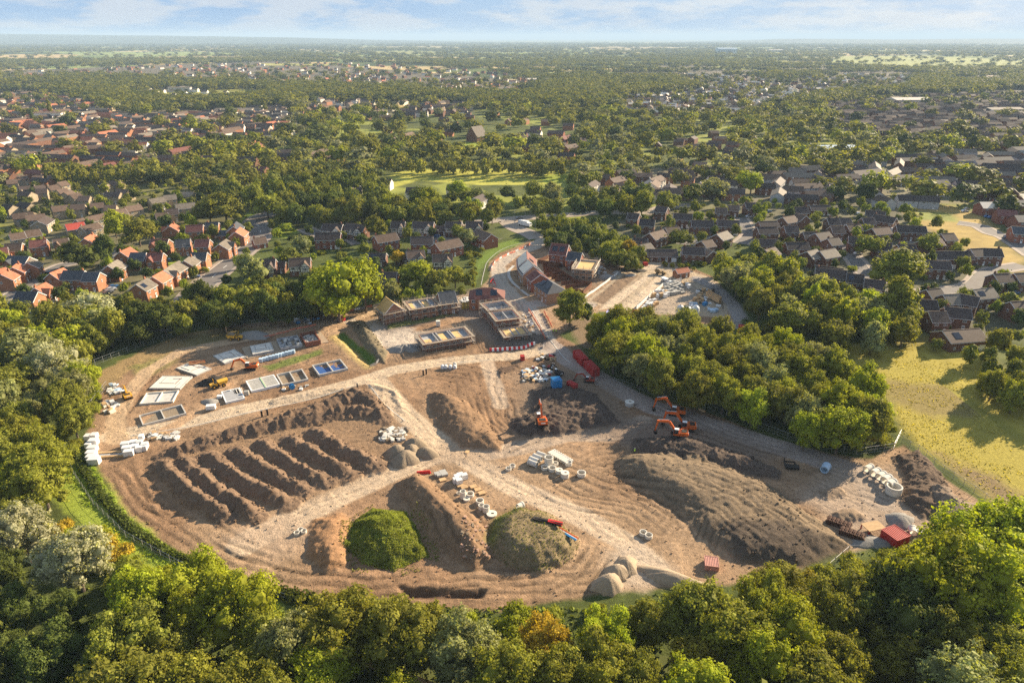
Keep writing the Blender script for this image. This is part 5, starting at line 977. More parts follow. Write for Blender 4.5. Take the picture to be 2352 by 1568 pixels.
# ---------------------------------------------------------------- things on the site
def ZF(x0, y0, s): return lambda x, y: ((x0 + x / s) / 1.714286, (y0 + y / s) / 1.714286)
z3 = ZF(300, 1200, 2.24); z4 = ZF(800, 1200, 3.136); z10 = ZF(1400, 1050, 2.94); z9 = ZF(1850, 900, 3.36); z11 = ZF(2300, 950, 3.36); zA = ZF(1950, 1350, 4.48); zB = ZF(2400, 1500, 4.48); zC = ZF(1500, 1650, 2.24); zD = ZF(2300, 1650, 2.24); zE = ZF(3100, 1700, 1.442); z5 = ZF(900, 700, 2.34); z6 = ZF(1800, 700, 2.925); z7 = ZF(2500, 700, 2.925); z8 = ZF(3200, 650, 2.09)
def TZ(f, x, y, dz=0): return T(*f(x, y), dz)
def GZ(f, pts, z): return [G(*f(x, y), z) for x, y in pts]
def rect_fit(P):
    """a true rectangle (centre, yaw, length, width) through four rough corners: front-left, front-right, back-right, back-left"""
    c = sum(P, Vector((0, 0, 0))) / 4; u = ((P[1] - P[0]) + (P[2] - P[3])) / 2; v = ((P[3] - P[0]) + (P[2] - P[1])) / 2; L = u.length; W = abs(u.normalized().cross(v).z)
    return c, math.atan2(u.y, u.x), L, W
def frame(b, L, W, z0, z1, t, m):
    for s in (-1, 1): b.box((0, s * (W / 2 - t / 2), (z0 + z1) / 2), (L, t, z1 - z0), m); b.box((s * (L / 2 - t / 2), 0, (z0 + z1) / 2), (t, W - 2 * t, z1 - z0), m)
# foundations and slabs
def slab(f, pts, h, lab, m=concw, kind='slab'):
    P = GZ(f, pts, h); c, rz, L, W = rect_fit(P); g0 = height(c.x, c.y); t = thing('foundation_slab' if kind == 'slab' else 'foundation', lab, 'house foundation', (c.x, c.y, g0 - .1), rz, 'house foundations')
    b = MB()
    if kind == 'slab':
        b.box((0, 0, h / 2), (L, W, h), concg); b.obj('footing', t); b = MB(); b.box((-L * .02, 0, h + .03), (L * .93, W * .9, .08), m); b.box((L * .32, -W * .2, h + .12), (.14, W * .4, .14), concg); b.box((-L * .3, W * .2, h + .12), (.14, W * .42, .14), concg); b.box((L * .1, W * .28, h + .13), (L * .3, .14, .15), concg); b.box((L * .2, W * .1, h + .1), (.14, W * .5, .08), brickd); b.box((-L * .1, -W * .1, h + .1), (L * .5, .14, .08), brickd); b.obj('floor', t)
        b = MB(); frame(b, L, W, h - .02, h + .10, .18, concrete); b.obj('edge', t)
    else:
        rim, fl = kind; frame(b, L, W, -.2, h, .32, rim); b.obj('wall', t); b = MB(); b.box((0, 0, .1), (L - .7, W - .7, .2), fl); b.obj('floor', t)
        b = MB(); b.box((0, 0, h / 2), (.3, W - .7, h - .05), rim)
        b.obj('cross_wall', t)
    return t, L, W, h
slab(z3, [(1075,612),(1250,535),(955,522),(870,560)], .5, 'pale slab with orange timber stack on it, in the upper left row'); slab(z3, [(680,735),(915,735),(1025,628),(725,622)], .5, 'large pale slab below the one with the orange timber stack'); slab(z3, [(1300,517),(1502,458),(1390,388),(1215,448)], .5, 'pale slab beside the orange excavator, left of the concrete apron')
t_, L_0, W_0, h_0 = slab(z3, [(548,868),(875,848),(885,748),(628,775)], .6, 'grey foundation with one cross wall, second from the bottom left', kind=(concw, concrete)); slab(z3, [(590,1045),(965,960),(935,862),(545,980)], .8, 'unfinished grey block footings nearest the lower left road', kind=(concrete, clay))
slab(z4, [(1430,855),(1800,768),(1680,662),(1340,735)], .9, 'deep open foundation with blue lined inside, rightmost of its row', kind=(concrete, mat('blue_membrane', (.04, .10, .28), .5))); slab(z4, [(985,972),(1318,898),(1200,782),(890,848)], .9, 'open foundation filled with rubble, between the blue lined and the beamed one', kind=(concrete, clay))
t_, L_1, W_1, h_1 = slab(z4, [(600,1055),(960,970),(860,855),(515,935)], .8, 'white edged foundation crossed by many floor beams', kind=(whitepl, mudbl)); b = MB()
for k in range(17): b.box((0, -W_1 / 2 + .5 + k * (W_1 - 1) / 16, h_1 - .08), (L_1 - .6, .2, .12), concw)
b.obj('floor_beams', t_); b = MB(); b.box((0, 0, h_1 + .05), (.3, W_1, .12), mat('pale_green', (.35, .5, .3))); b.obj('sill_board', t_)
t_, L_1, W_1, h_1 = slab(z4, [(290,1200),(525,1135),(440,1020),(205,1065)], .7, 'small white edged foundation with grey block floor and open beams', kind=(whitepl, mudbl)); b = MB(); b.box((-.8, -.4, h_1 - .1), (L_1 - 2.2, W_1 - 1.4, .16), concg); b.box((L_1 * .3, -W_1 * .2, h_1 - .1), (L_1 * .3, W_1 * .4, .16), concg)
for k in range(4): b.box((L_1 * .12 + k * .8, W_1 * .25, h_1 - .1), (.2, W_1 * .4, .16), concw)
b.obj('block_floor', t_)
P = GZ(z4, [(620,668),(1562,466),(1440,332),(400,528)], .1); c, rz, L, W = rect_fit(P); t = thing('concrete_apron', 'long pale hardstanding under the row of half built block walls', 'slab', (c.x, c.y, height(c.x, c.y)), rz); b = MB(); b.box((0, 0, 0), (L, W * .85, .5), sandm); b.obj('surface', t)
slab(z4, [(640,612),(905,552),(805,472),(550,505)], .9, 'white slab with an L shaped trench on the hardstanding')
# grey block walls half built
P = GZ(z4, [(960,545),(1240,500),(1150,382),(905,430)], .9); c, rz, L, W = rect_fit(P); t = thing('block_wall_maze', 'low grey block walls and stacks on the hardstanding, left of the brick room', 'unfinished walls', (c.x, c.y, .35), rz); r_ = random.Random(4)
b = MB(); frame(b, L, W, 0, .9, .3, concg); b.box((-L * .1, 0, .4), (.25, W, .8), concg); b.obj('wall', t); b = MB()
for k in range(46): b.box((r_.uniform(-.45, .45) * L, r_.uniform(-.43, .43) * W, .45), (r_.uniform(.5, 1.2), r_.uniform(.4, .8), r_.uniform(.4, 1.3)), concg if k % 4 else concw)
b.obj('block_stacks', t)
P = GZ(z4, [(1265,480),(1462,448),(1365,330),(1185,368)], 1.6); c, rz, L, W = rect_fit(P); t = thing('brick_room', 'red brick walled room open at the top, right end of the hardstanding', 'unfinished walls', (c.x, c.y, .35), rz); b = MB(); frame(b, L, W, 0, 1.7, .35, brickr); b.box((L * .47, W * .3, 2.2), (.4, 2.5, 1.1), brickr); b.obj('wall', t); b = MB(); b.box((0, 0, .2), (L - .7, W - .7, .3), concg)
for k in range(22): b.box((r_.uniform(-.4, .4) * L, r_.uniform(-.4, .4) * W, .7), (.6, .5, r_.uniform(.4, 1.1)), concrete)
b.obj('floor', t)
# shells under scaffold
boardm = mat('scaffold_board', (.36, .30, .23), .9, .2, 1.5)
def scaffold(c, rz, L, W, h, lab, off=1.1, z0=0, lv=None, step=2.3):
    t = thing('scaffold', lab, 'scaffold', (c.x, c.y, z0), rz, 'scaffolds'); p = MB(); d = MB(); X = L / 2 + off; Y = W / 2 + off; r_ = random.Random(int(c.x * 10))
    nx = max(2, int(2 * X / step)); ny = max(2, int(2 * Y / step)); lv = lv or [h - 1.9, h - .1] if h > 3 else [h - .2]
    for dX in (0, .9):
        for i in range(nx + 1):
            for s in (-1, 1): x = -X + 2 * X * i / nx; p.tube((x, s * (Y - dX), -.2), (x, s * (Y - dX), h + r_.uniform(.4, 1.8)), .045, scafm, n=4)
        for j in range(1, ny):
            for s in (-1, 1): y = -Y + 2 * Y * j / ny; p.tube((s * (X - dX), y, -.2), (s * (X - dX), y, h + r_.uniform(.4, 1.8)), .045, scafm, n=4)
    for z in [q + 1.0 for q in lv] + [q + .5 for q in lv] + [1.8]:
        for s in (-1, 1): p.tube((-X, s * Y, z), (X, s * Y, z), .04, scafm, n=4); p.tube((s * X, -Y, z), (s * X, Y, z), .04, scafm, n=4)
    for s in (-1, 1): p.tube((-X, s * Y, 0), (-X + 3, s * Y, h), .04, scafm, n=4); p.tube((X, s * Y, 0), (X - 3, s * Y, h), .04, scafm, n=4)
    p.obj('poles', t)
    for z in lv:
        for s in (-1, 1): d.box((0, s * (Y - .45), z), (2 * X, .85, .06), boardm if z == lv[-1] else scafm); d.box((s * (X - .45), 0, z - .003), (.85, 2 * Y - 1.75, .06), boardm if z == lv[-1] else scafm)
    d.obj('boards', t); return t
def shell(f, pts, h, lab, name='unfinished_house', wall=brickm, inner=concg, decks=(), cross=(.0,), wl=.9, win=3, two=True, scaf=True, base=None):
    P = GZ(f, pts, h); c, rz, L, W = rect_fit(P); t = thing(name, lab, 'unfinished house', (c.x, c.y, -.1), rz, 'unfinished brick houses'); b = MB(); b.box((0, 0, (h - wl) / 2), (L, W, h - wl), wall); b.obj('walls', t)
    b = MB(); frame(b, L, W, h - wl + .002, h, .3, wall); b.obj('parapet', t); b = MB(); frame(b, L - .604, W - .604, h - wl + .003, h - .06, .12, inner)
    for q in cross: b.box((q * L, 0, h - wl / 2), (.35, W - .9, wl - .1), inner)
    b.obj('inner_wall', t)
    for a, b_, c0, c1 in decks:
        q = MB(); q.box(((a + b_) / 2 * L, (c0 + c1) / 2 * W, h - wl + .12), ((b_ - a) * L - .4, (c1 - c0) * W - .8, .16), osb); q.obj('floor_deck', t)
    q = MB(); q.box((0, 0, h - wl + .03), (L - .9, W - .9, .05), concg); q.obj('floor', t)
    for k in range(win):
        x = -L / 2 + L * (k + .5) / win
        for z in ((1.2, 3.6) if two else (h * .45,)):
            q = MB(); q.box((x, -W / 2 - .01, z), (1.3, .08, 1.1), mudbl); q.box((x, -W / 2 - .05, z + .65), (1.6, .08, .16), concw); q.obj('window_opening', t)
    OCC.append((c.x, c.y, L / 2 + 2))
    if scaf: scaffold(c, rz, L, W, h, 'tube scaffold round the ' + scaf)
    return t, L, W, c, rz
shell(z10, [(648,490),(960,440),(870,362),(575,400)], 5.2, 'brick shell with two chipboard decks, between the two scaffolded roofs', decks=[(-.48,-.26,-.5,.5), (.06,.28,-.5,.5)], cross=(-.02, .3), win=3, scaf='middle brick shell with two chipboard decks')
shell(z10, [(812,884),(1352,792),(1235,700),(712,784)], 3.3, 'long low brick terrace shell with three pale decks inside', name='unfinished_terrace', decks=[(-.48,-.3,-.5,.1), (-.16,.05,-.5,.5), (.18,.36,-.5,.5)], cross=(-.2, -.13, .12, .17), wl=.9, win=7, two=False, scaf='long low brick terrace shell')
shell(z10, [(1545,508),(1800,470),(1725,388),(1480,424)], 5.6, 'grey block shell nearest the maroon hip roofed house', wall=brickr, inner=concg, cross=(), wl=1.7, win=2, scaf='grey block shell nearest the maroon roofed house')
shell(z10, [(1632,618),(1888,585),(1825,492),(1575,520)], 5.6, 'grey block shell, middle of the three along the road', wall=brickr, inner=concg, cross=(0,), wl=1.7, win=2, scaf='middle grey block shell along the road')
shell(z10, [(1738,800),(2000,772),(1932,682),(1678,712)], 3.0, 'brick shell with bright chipboard decks, nearest the road junction', decks=[(-.5,-.14,-.5,.5), (-.1,.12,-.5,.5), (.16,.5,-.5,.5)], cross=(), wl=.5, win=2, two=False, scaf='shell with bright chipboard decks nearest the junction')
shell(z9, [(1385,610),(1610,625),(1705,440),(1500,400)][:0] or [(1362,520),(1620,545),(1700,425),(1480,410)], 5.0, 'brick shell with chipboard top right of the slate roofed new house', wall=brickt, decks=[(-.5,.45,-.5,.5)], cross=(), wl=.8, win=3, scaf='shell right of the slate roofed new house')
def newhouse(f, a, b, hr, W, lab, wall, roof, **k):
    c, rz, L, W_, h_ = from_ridge(f(*a), f(*b), hr, W); sc_ = k.pop('scaf', None); rz += math.pi if k.pop('flip', False) else 0; t = house('new_house', lab, c, rz, k.pop('L', L), W, k.pop('he', 5.1), hr, wall, roof, cat='house', det=2, chim=False, z=-.05, **k)
    if sc_: scaffold(c, rz, L, W, 5.0, sc_)
    return t
o_ = newhouse(z10, (350,350), (440,420), 8.6, 7.5, 'brick shell with bare chipboard roof, leftmost under scaffold', brickm, osb, scaf='tube scaffold round the chipboard roofed shell')
newhouse(z10, (958,300), (1140,278), 8.4, 8, 'brick house with new grey slate roof under scaffold', brickm, r_grey, scaf='tube scaffold round the slate roofed brick shell')
newhouse(z10, (1560,240), (1480,240), 8.0, 10, 'new brick house with maroon hipped roof and three solar panels by the dusty road', brick, r_maroon, hip=True, L=14, sol=2)
newhouse(z9, (1085,195), (1305,215), 9.4, 9.5, 'tall new red brick house with maroon roof and two dark solar panels', brickr, r_maroon, sol=2, front='patio', he=5.6)
newhouse(z9, (1312,306), (1475,322), 7.8, 8, 'new red brick house with slate roof and wide solar panel', brickr, r_grey, sol=1)
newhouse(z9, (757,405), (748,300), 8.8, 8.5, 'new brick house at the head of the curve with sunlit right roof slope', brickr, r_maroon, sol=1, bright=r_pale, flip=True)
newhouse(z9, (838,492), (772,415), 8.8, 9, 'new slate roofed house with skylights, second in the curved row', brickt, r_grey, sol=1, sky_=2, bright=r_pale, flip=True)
newhouse(z9, (935,605), (868,545), 7.8, 8, 'small new house with maroon roof and dark solar panel, third in the curved row', brickr, r_maroon, sol=1, flip=True)
newhouse(z9, (1060,690), (1075,700), 7.8, 9, 'new tan brick house with hipped slate roof at the road corner', brickt, r_grey, hip=True, L=13, sol=2)
hut = newhouse(z11, (1255,365), (1325,355), 3.9, 4.0, 'little new brick substation with pale pitched roof by the compound', brick, r_orange, he=2.6)
# gardens fences, hoarding, site fences
def fence(pts, h, lab, m, f=None, name='fence', post=2.4, th=.06, pm=None, mesh=False, cat='fence', group='fences', z=0):
    P = [T(*(f(*p) if f else p)) for p in pts]; t = thing(name, lab, cat, P[0], 0, group); o0 = P[0]; b = MB(); q = MB(); n_ = 0
    for a, c in zip(P[:-1], P[1:]):
        d = c - a; n = max(1, round(d.length / post))
        for i in range(n):
            u = a + d * i / n; v = a + d * (i + 1) / n; u.z = height(u.x, u.y); v.z = height(v.x, v.y); u = u - o0; v = v - o0
            if mesh:
                for zz in (.15, h * .5, h - .04): b.tube(u + Vector((0, 0, zz)), v + Vector((0, 0, zz)), .02 if zz < h - .1 else .035, m, n=3)
                for k in range(1, 4): w_ = u.lerp(v, k / 4); b.tube(w_ + Vector((0, 0, .15)), w_ + Vector((0, 0, h)), .012, m, n=3)
            else: b.bar(u + Vector((0, 0, h / 2)), v + Vector((0, 0, h / 2)), th, m, h)
            q.tube(u, u + Vector((0, 0, h + .12)), .06, pm or m, n=5); n_ += 1
    b.obj('wire_mesh' if mesh else 'panels', t); q.obj('posts', t); return t
for i, pl in enumerate([[(900,455),(1040,392)], [(900,458),(1215,508)], [(965,516),(1160,520)], [(972,552),(1140,556)], [(985,597),(1160,592)], [(1010,640),(1215,606)], [(1080,668),(1265,640)], [(1130,705),(1320,672)], [(1215,508),(1135,550),(1265,632),(1395,718),(1615,755)], [(1210,748),(1395,720)], [(1262,800),(1430,772),(1612,758)], [(1262,838),(1400,838),(1500,870),(1612,760)]]):
    fence(pl, 1.8, ['brown garden fence from the tall new house to the curved row', 'long brown garden fence below the tall new house', *[f'brown garden fence between plots, {ordn(k)} from the top' for k in range(6)], 'long brown fence along the backs of the gardens', 'short brown fence joining the long back fence', 'brown fence right of the hipped slate house', 'angled brown fence closing the pointed end garden'][i], fencew, z9, name='garden_fence', cat='fence', group='garden fences behind the new houses')
fence([(12,752),(475,420)], 1.1, 'low white barrier along the left edge of the compound pad', whitepl, z11, name='white_barrier', post=3)
fence([(690,902),(800,800),(1040,592),(1160,560),(1290,522)], 1.6, 'white hoarding with dark posts along the storage yard', whitepl, z11, name='hoarding', pm=mudbl)
fence([(1290,522),(1480,560),(1680,625),(1800,760),(1842,930)], 1.9, 'dark wire fence round the right side of the storage yard', mudbl, z11, name='yard_fence', pm=mudbl, mesh=True)
for pl, lb in (([(191,976),(195,955),(204,942),(247,887)], 'wire fence on the left edge below the wood'), ([(219,838),(274,817),(331,796),(396,775),(461,752),(523,752),(578,748),(671,732),(772,710),(870,693)], 'long wire fence below the row of trees at the top of the site'),
   ([(1410,880),(1469,900),(1531,910),(1577,923),(1642,948),(1720,975),(1808,1008),(1881,1028),(1966,1044),(2051,1032),(2067,1000)], 'long wire fence along the foot of the central grove'), ([(2071,1016),(2144,1068),(2261,1149),(2302,1190),(2352,1218)], 'wire fence between the site and the yellow meadow'), ([(1865,1341),(1948,1269),(1978,1267)], 'wire fence above the lower right trees'), ([(150,1030),(170,1090),(215,1160),(290,1235),(413,1303),(540,1345),(656,1380)], 'wire fence round the lower left curve')):
    fence(pl, 2.0, lb, steel, name='site_fence', mesh=True, post=3, pm=steel, group='site boundary fences')
# hedge along the lower left curve
def hedge(pts, wd, h, lab, m, leafc=2600):
    P = [T(*p) for p in pts]; r_ = np.random.RandomState(len(pts)); V = []; cs = []
    seg = [(a, b, (b - a).length) for a, b in zip(P[:-1], P[1:])]; tot = sum(s[2] for s in seg)
    for a, b, l in seg:
        for _ in range(int(leafc * l / tot)):
            k = r_.rand(); c = a.lerp(b, k); d = (b - a).normalized(); s = Vector((-d.y, d.x, 0)); c = c + s * r_.normal() * wd * .35; c.z += h * (1 - abs(r_.normal()) * .35) * r_.uniform(.3, 1); n = Vector(r_.normal(size=3)).normalized(); t1 = n.orthogonal().normalized(); t2 = n.cross(t1); q = .3 * r_.uniform(.6, 1.3)
            V += [c - t1 * q, c - t2 * q, c + t1 * q, c + t2 * q]; cs += [r_.uniform(.7, 1.2)] * 4
    o = link('hedge', np_mesh('hedge', np.array([tuple(v) for v in V]), np.arange(len(V)).reshape(-1, 4), [m], cols=np.repeat(np.array(cs)[:, None], 3, 1))); return props(o, lab, 'hedge', 'hedges')
hedge([(178,1045),(200,1090),(240,1150),(300,1215),(380,1268),(460,1300),(540,1328)], 1.3, 1.0, 'long low dark hedge round the lower left curve of the site', LM['dark'], 9000)
hedge([(620,1356),(680,1372),(740,1385)], 2.0, 1.3, 'short dark hedge at the bottom of the site', LM['dark'], 1500); hedge([(1500,588),(1560,600),(1620,612)], 2.5, 2.2, 'clipped green hedge above the little substation', LM['mid'], 3500)
# --- containers, cabins
def container(f, a, b, lab, m, wd=2.5, h=2.6, side=1, name='shipping_container', cat='container'):
    A = G(*f(*a), h); B_ = G(*f(*b), h); d = B_ - A; L = d.length; rz = math.atan2(d.y, d.x); c = (A + B_) / 2 + Vector((-math.sin(rz), math.cos(rz), 0)) * wd / 2 * side; t = thing(name, lab, cat, (c.x, c.y, height(c.x, c.y)), rz)
    q = MB(); q.box((0, 0, h / 2 + .05), (L, wd, h), m)
    for k in range(int(L / .5)): 
        for s in (-1, 1): q.box((-L / 2 + .3 + k * .5, s * (wd / 2 + .02), h / 2), (.2, .06, h - .4), m)
    q.obj('body', t); q = MB(); 
    for s in (-1, 1): q.box((L / 2 + .03, s * wd / 4, h / 2), (.07, wd / 2 - .1, h - .3), m); q.tube((L / 2 + .1, s * .3, .3), (L / 2 + .1, s * .3, h - .3), .03, steel, n=5)
    q.obj('doors', t); q = MB(); frame(q, L + .1, wd + .1, h + .03, h + .14, .12, m)
    for k in range(1, 8): q.box((-L / 2 + L * k / 8, 0, h + .08), (.12, wd, .06), m)
    q.obj('roof_rails', t); return t
container(zA, (1370,128), (1520,285), 'red shipping container, upper of the two beside the grove', redp); container(zA, (1560,312), (1722,470), 'red shipping container, lower of the two beside the grove', redp)
container(z11, (632,935), (790,962), 'red two storey site cabin below the compound pad', redp, name='site_cabin', cat='cabin', h=3.4, wd=3.0); container(z11, (285,945), (375,958), 'pale blue cabin half hidden by the grove', mat('pale_blue', (.35, .35, .62), .6), name='site_cabin', cat='cabin', wd=3); container(zA, (1030,720), (1180,702), 'bright blue steel tank beside the dark soil heap', bluep, wd=3.0, h=2.9, name='water_tank', cat='tank'); container(z11, (2040,1130), (2115,1140), 'small red container half hidden right of the grove', redp)
container(zE, (625,618), (700,590), 'red skip with pale timber across its top, lower right', redp, h=2.0, wd=4, name='skip', cat='skip'); container(zA, (1255,715), (1390,790), 'small red trailer beside the blue tank', redp, wd=1.6, h=1.5, name='trailer', cat='trailer'); container(zA, (455,245), (520,240), 'small red box by the road junction', redp, wd=1.8, h=1.5, name='generator', cat='generator'); container(z11, (800,295), (845,290), 'small red skip at the back of the compound', redp, wd=1.8, h=1.4, name='skip', cat='skip'); container(zD, (1070,1290), (1190,1305), 'pink lidded red skip above the lower right bushes', mat('pinkish', (.5, .25, .2), .7), wd=3, h=1.2, name='skip', cat='skip')
# --- machines
def excavator(p, yaw, lab, m=orangep, s=1.0, swing=0.0, pose=((2.9, 3.9), (5.6, 3.3), (6.6, .6)), reach=1.0):
    t = thing('excavator', lab, 'excavator', p, yaw, 'excavators'); t.scale = (s, s, s)
    for sy in (-1, 1):
        q = MB(); q.prism([(-1.9, .1), (1.9, .1), (2.15, .45), (1.9, .85), (-1.9, .85), (-2.15, .45)], sy * 1.15 - .27, sy * 1.15 + .27, mudbl, 'y')
        for k in range(14): q.box((-1.8 + k * .277, sy * 1.15, .88), (.12, .6, .06), mudbl)
        q.obj('track', t)
    q = MB(); q.box((0, 0, .6), (2.6, 1.8, .4), mudbl); q.tube((0, 0, .75), (0, 0, 1.05), .65, mudbl, n=12); q.obj('undercarriage', t)
    U = bpy.data.objects.new('turntable', q.mesh('turntable')); C.objects.link(U); U.parent = t; U.rotation_euler = (0, 0, swing); U.scale = (.999, .999, .999)
    q = MB(); q.prism([(-2.5, 1.1), (1.4, 1.1), (1.4, 1.55), (.2, 1.75), (-.6, 2.1), (-2.5, 2.15), (-2.75, 1.7)], -1.3, 1.3, m, 'y'); q.box((-1.5, 0, 2.2), (1.3, 1.7, .16), mudbl); q.box((-2.72, 0, 1.7), (.1, 1.2, .25), whitepl); q.obj('body', U)
    q = MB(); q.prism([(.1, 1.55), (1.5, 1.55), (1.55, 2.2), (1.2, 3.0), (.1, 3.0)], .35, 1.28, pane, 'y'); q.box((.62, .82, 3.04), (1.25, .98, .1), whitepl); q.bar((1.5, .33, 1.6), (1.2, .33, 3.0), .07, m); q.bar((1.5, 1.29, 1.6), (1.2, 1.29, 3.0), .07, m); q.obj('cab', U)
    (bx, bz), (sx, sz), (kx, kz) = pose; y = -.15
    q = MB(); q.bar((.8, y, 1.6), (bx, y, bz), .5, m, .55, .45, .75); q.bar((bx, y, bz), (sx, y, sz), .42, m, .75, .32, .4); q.obj('boom', U)
    q = MB(); q.bar((sx - .4, y, sz + .35), (kx, y, kz), .34, m, .6, .26, .3); q.obj('stick', U)
    q = MB(); q.tube((1.2, y + .35, 1.5), ((bx + 1.2) / 2 + .6, y + .35, bz * .75), .09, steel, n=6); q.tube((bx, y, bz + .55), (sx - .4, y, sz + .65), .1, steel, n=6); q.obj('hydraulic_ram', U)
    q = MB(); q.prism([(kx - .5, kz + .1), (kx + .25, kz + .25), (kx + .35, kz - .35), (kx - .1, kz - .85), (kx - .75, kz - .7)], y - .55, y + .55, mudbl, 'y'); q.obj('bucket', U)
    return t
PL = math.pi
excavator(T(1244, 972, 0), PL / 2 + .12, 'orange excavator alone on the dark soil heap, arm raised away from view', pose=((2.6, 4.4), (5.2, 4.6), (6.0, 2.6)))
excavator(TZ(zB, 1170, 590), PL - .25, 'orange excavator, topmost of the three parked by the grove, arm up to the left', s=1.0, pose=((3.2, 4.9), (6.2, 4.2), (6.6, 1.2))); excavator(TZ(zB, 1350, 860), PL - .2, 'orange excavator, middle of the three parked by the grove', s=1.0, pose=((3.0, 4.9), (6.2, 4.8), (6.6, 1.4))); excavator(TZ(zB, 1210, 985), PL - .22, 'orange excavator, lowest of the three parked by the grove, with pale cab roof', s=.95, pose=((2.9, 4.6), (6.3, 4.3), (6.6, 1.0)))
excavator(TZ(z4, 590, 795), PL + .08, 'orange excavator reaching left between the foundations', s=.95); excavator(TZ(z3, 455, 820), PL * .72, 'yellow-orange excavator beside the left wood, muddy bucket', m=yellowp, s=.85, pose=((2.4, 3.6), (4.8, 3.2), (5.6, 1.0)))
excavator(TZ(zA, 1650, 690), PL - .2, 'small dark excavator on grey gravel below the red containers', m=mat('rust_paint', (.35, .07, .04), .5), s=.72); excavator(TZ(zA, 1110, 560), PL * .55, 'small dark excavator behind the blue tank', m=mudbl, s=.7, swing=.4); excavator(TZ(z11, 680, 350), PL * 1.3, 'orange excavator at the back of the compound', s=.8, pose=((2.4, 3.2), (4.2, 2.4), (4.6, .6)))
def dumper(p, yaw, lab, m=yellowp, load=True):
    t = thing('dumper', lab, 'dumper truck', p, yaw, 'site dumpers'); q = MB(); q.prism([(.2, 1.0), (2.4, 1.0), (3.0, 2.1), (-.1, 1.9)], -1.1, 1.1, m, 'y'); q.obj('skip_body', t)
    if load: q = MB(); q.prism([(.1, 1.95), (2.8, 2.1), (1.9, 2.7), (.9, 2.6)], -.9, .9, clay, 'y'); q.obj('load', t)
    q = MB(); q.box((-1.3, 0, 1.1), (2.2, 1.3, .8), m); q.box((-.2, 0, .8), (3.6, .8, .3), mudbl); q.obj('chassis', t); q = MB(); q.box((-.8, 0, 1.65), (.6, .7, .3), blackp); q.bar((-1.2, -.6, 1.4), (-1.2, -.6, 2.9), .08, m); q.bar((-1.2, .6, 1.4), (-1.2, .6, 2.9), .08, m); q.bar((-1.2, -.6, 2.9), (-1.2, .6, 2.9), .08, m); q.obj('roll_bar', t)
    for x in (1.4, -1.4):
        for y in (-1.05, 1.05): q = MB(); q.tube((x, y - .22, .65), (x, y + .22, .65), .65, mudbl, n=12); q.tube((x, y - .24, .65), (x, y + .24, .65), .28, m, n=8); q.obj('wheel', t)
    return t
dumper(TZ(z4, 190, 1010), .6, 'yellow dumper truck beside a dark soil heap among the foundations', load=False); dumper(TZ(z4, 405, 430), 3.2, 'yellow dumper truck near the upper gravel heap'); dumper(TZ(z11, 1015, 440), 2.6, 'muddy dumper truck crossing the compound near the substation', m=mat('mud_yellow', (.32, .22, .10), .8)); dumper(TZ(z11, 1095, 550), 2.2, 'small white dumper truck by the storage yard corner', m=whitepl, load=False)
# soil heap beside the yellow dumper and others
def heap(p, r, h, lab, m, ex=1.0, rz=0, name='sand_heap', cat='heap', group='sand and gravel heaps', rough=.12, seed=0):
    n = 22; k_ = 10; V = []; r_ = random.Random(seed + int(p.x * 10)); ph = [r_.uniform(0, 6) for _ in range(4)]
    for j in range(k_ + 1):
        f = j / k_; zz = h * (1 - f ** 1.35) if f < 1 else -.3; zz = h * (math.cos(f * math.pi / 2) ** 1.1) - (0.25 if f == 1 else 0)
        for i in range(n): a = 2 * PL * i / n; q = r * .88 * f * (1 + .09 * rough / .12 * math.sin(9 * a + ph[3]) + rough * math.sin(2 * a + ph[0]) + rough * .7 * math.sin(3 * a + ph[1]) + rough * .5 * math.sin(5 * a + ph[2])); V.append((q * math.cos(a) * ex, q * math.sin(a), zz + (r_.uniform(-1, 1) * rough * .6 * h * .4 if 0 < f < 1 else 0)))
    Fq = [(j * n + i, j * n + (i + 1) % n, (j + 1) * n + (i + 1) % n, (j + 1) * n + i) for j in range(k_) for i in range(n)]; o = link(name, np_mesh(name, np.array(V), np.array(Fq)[:, ::-1], [m], smooth=True)); o.location = p; o.rotation_euler = (0, 0, rz)
    return props(o, lab, cat, group)
for i, (x, y, r, h) in enumerate([(150,300,3.9,2.2), (305,235,3.6,2.3), (270,285,3.2,2.0), (395,305,3.4,1.9), (215,355,4.4,2.4)]): heap(TZ(zC, x, y), r, h, f'grey-brown sand cone at the road junction, {ordn([0,3,2,4,1][i])} from the left of five', clay, seed=i)
for i, (x, y, r, h) in enumerate([(365,1300,3.3,2.2), (290,1365,3.3,2.2), (212,1465,3.7,2.6)]): heap(TZ(zD, x, y), r, h, f'pale sand cone beside the lower right bushes, {ordn(i)} from the top of three', sandm, seed=9 + i)
heap(TZ(zD, 770, 1400), 2.6, 1.4, 'long pale gravel heap behind the lower right bushes', sandm, 3.2, -.35, seed=3); heap(TZ(z4, 625, 385), 4.2, 2.0, 'grey gravel heap near the upper fence', sandg, 1.7, .1); heap(TZ(z10, 560, 960), 4.0, 1.9, 'grey rubble heap left of the long terrace shell', sandg, 1.5, 0, rough=.3); heap(TZ(z11, 295, 480), 3.2, 1.6, 'grey gravel cone left of the compound pad', sandg, 1.4); heap(TZ(z11, 435, 425), 2.6, 1.3, 'grey gravel cone at the upper corner of the compound pad', sandg, 1.2); heap(TZ(z11, 620, 450), 2.2, .7, 'low gravel spread on the compound pad', sandg, 1.6)
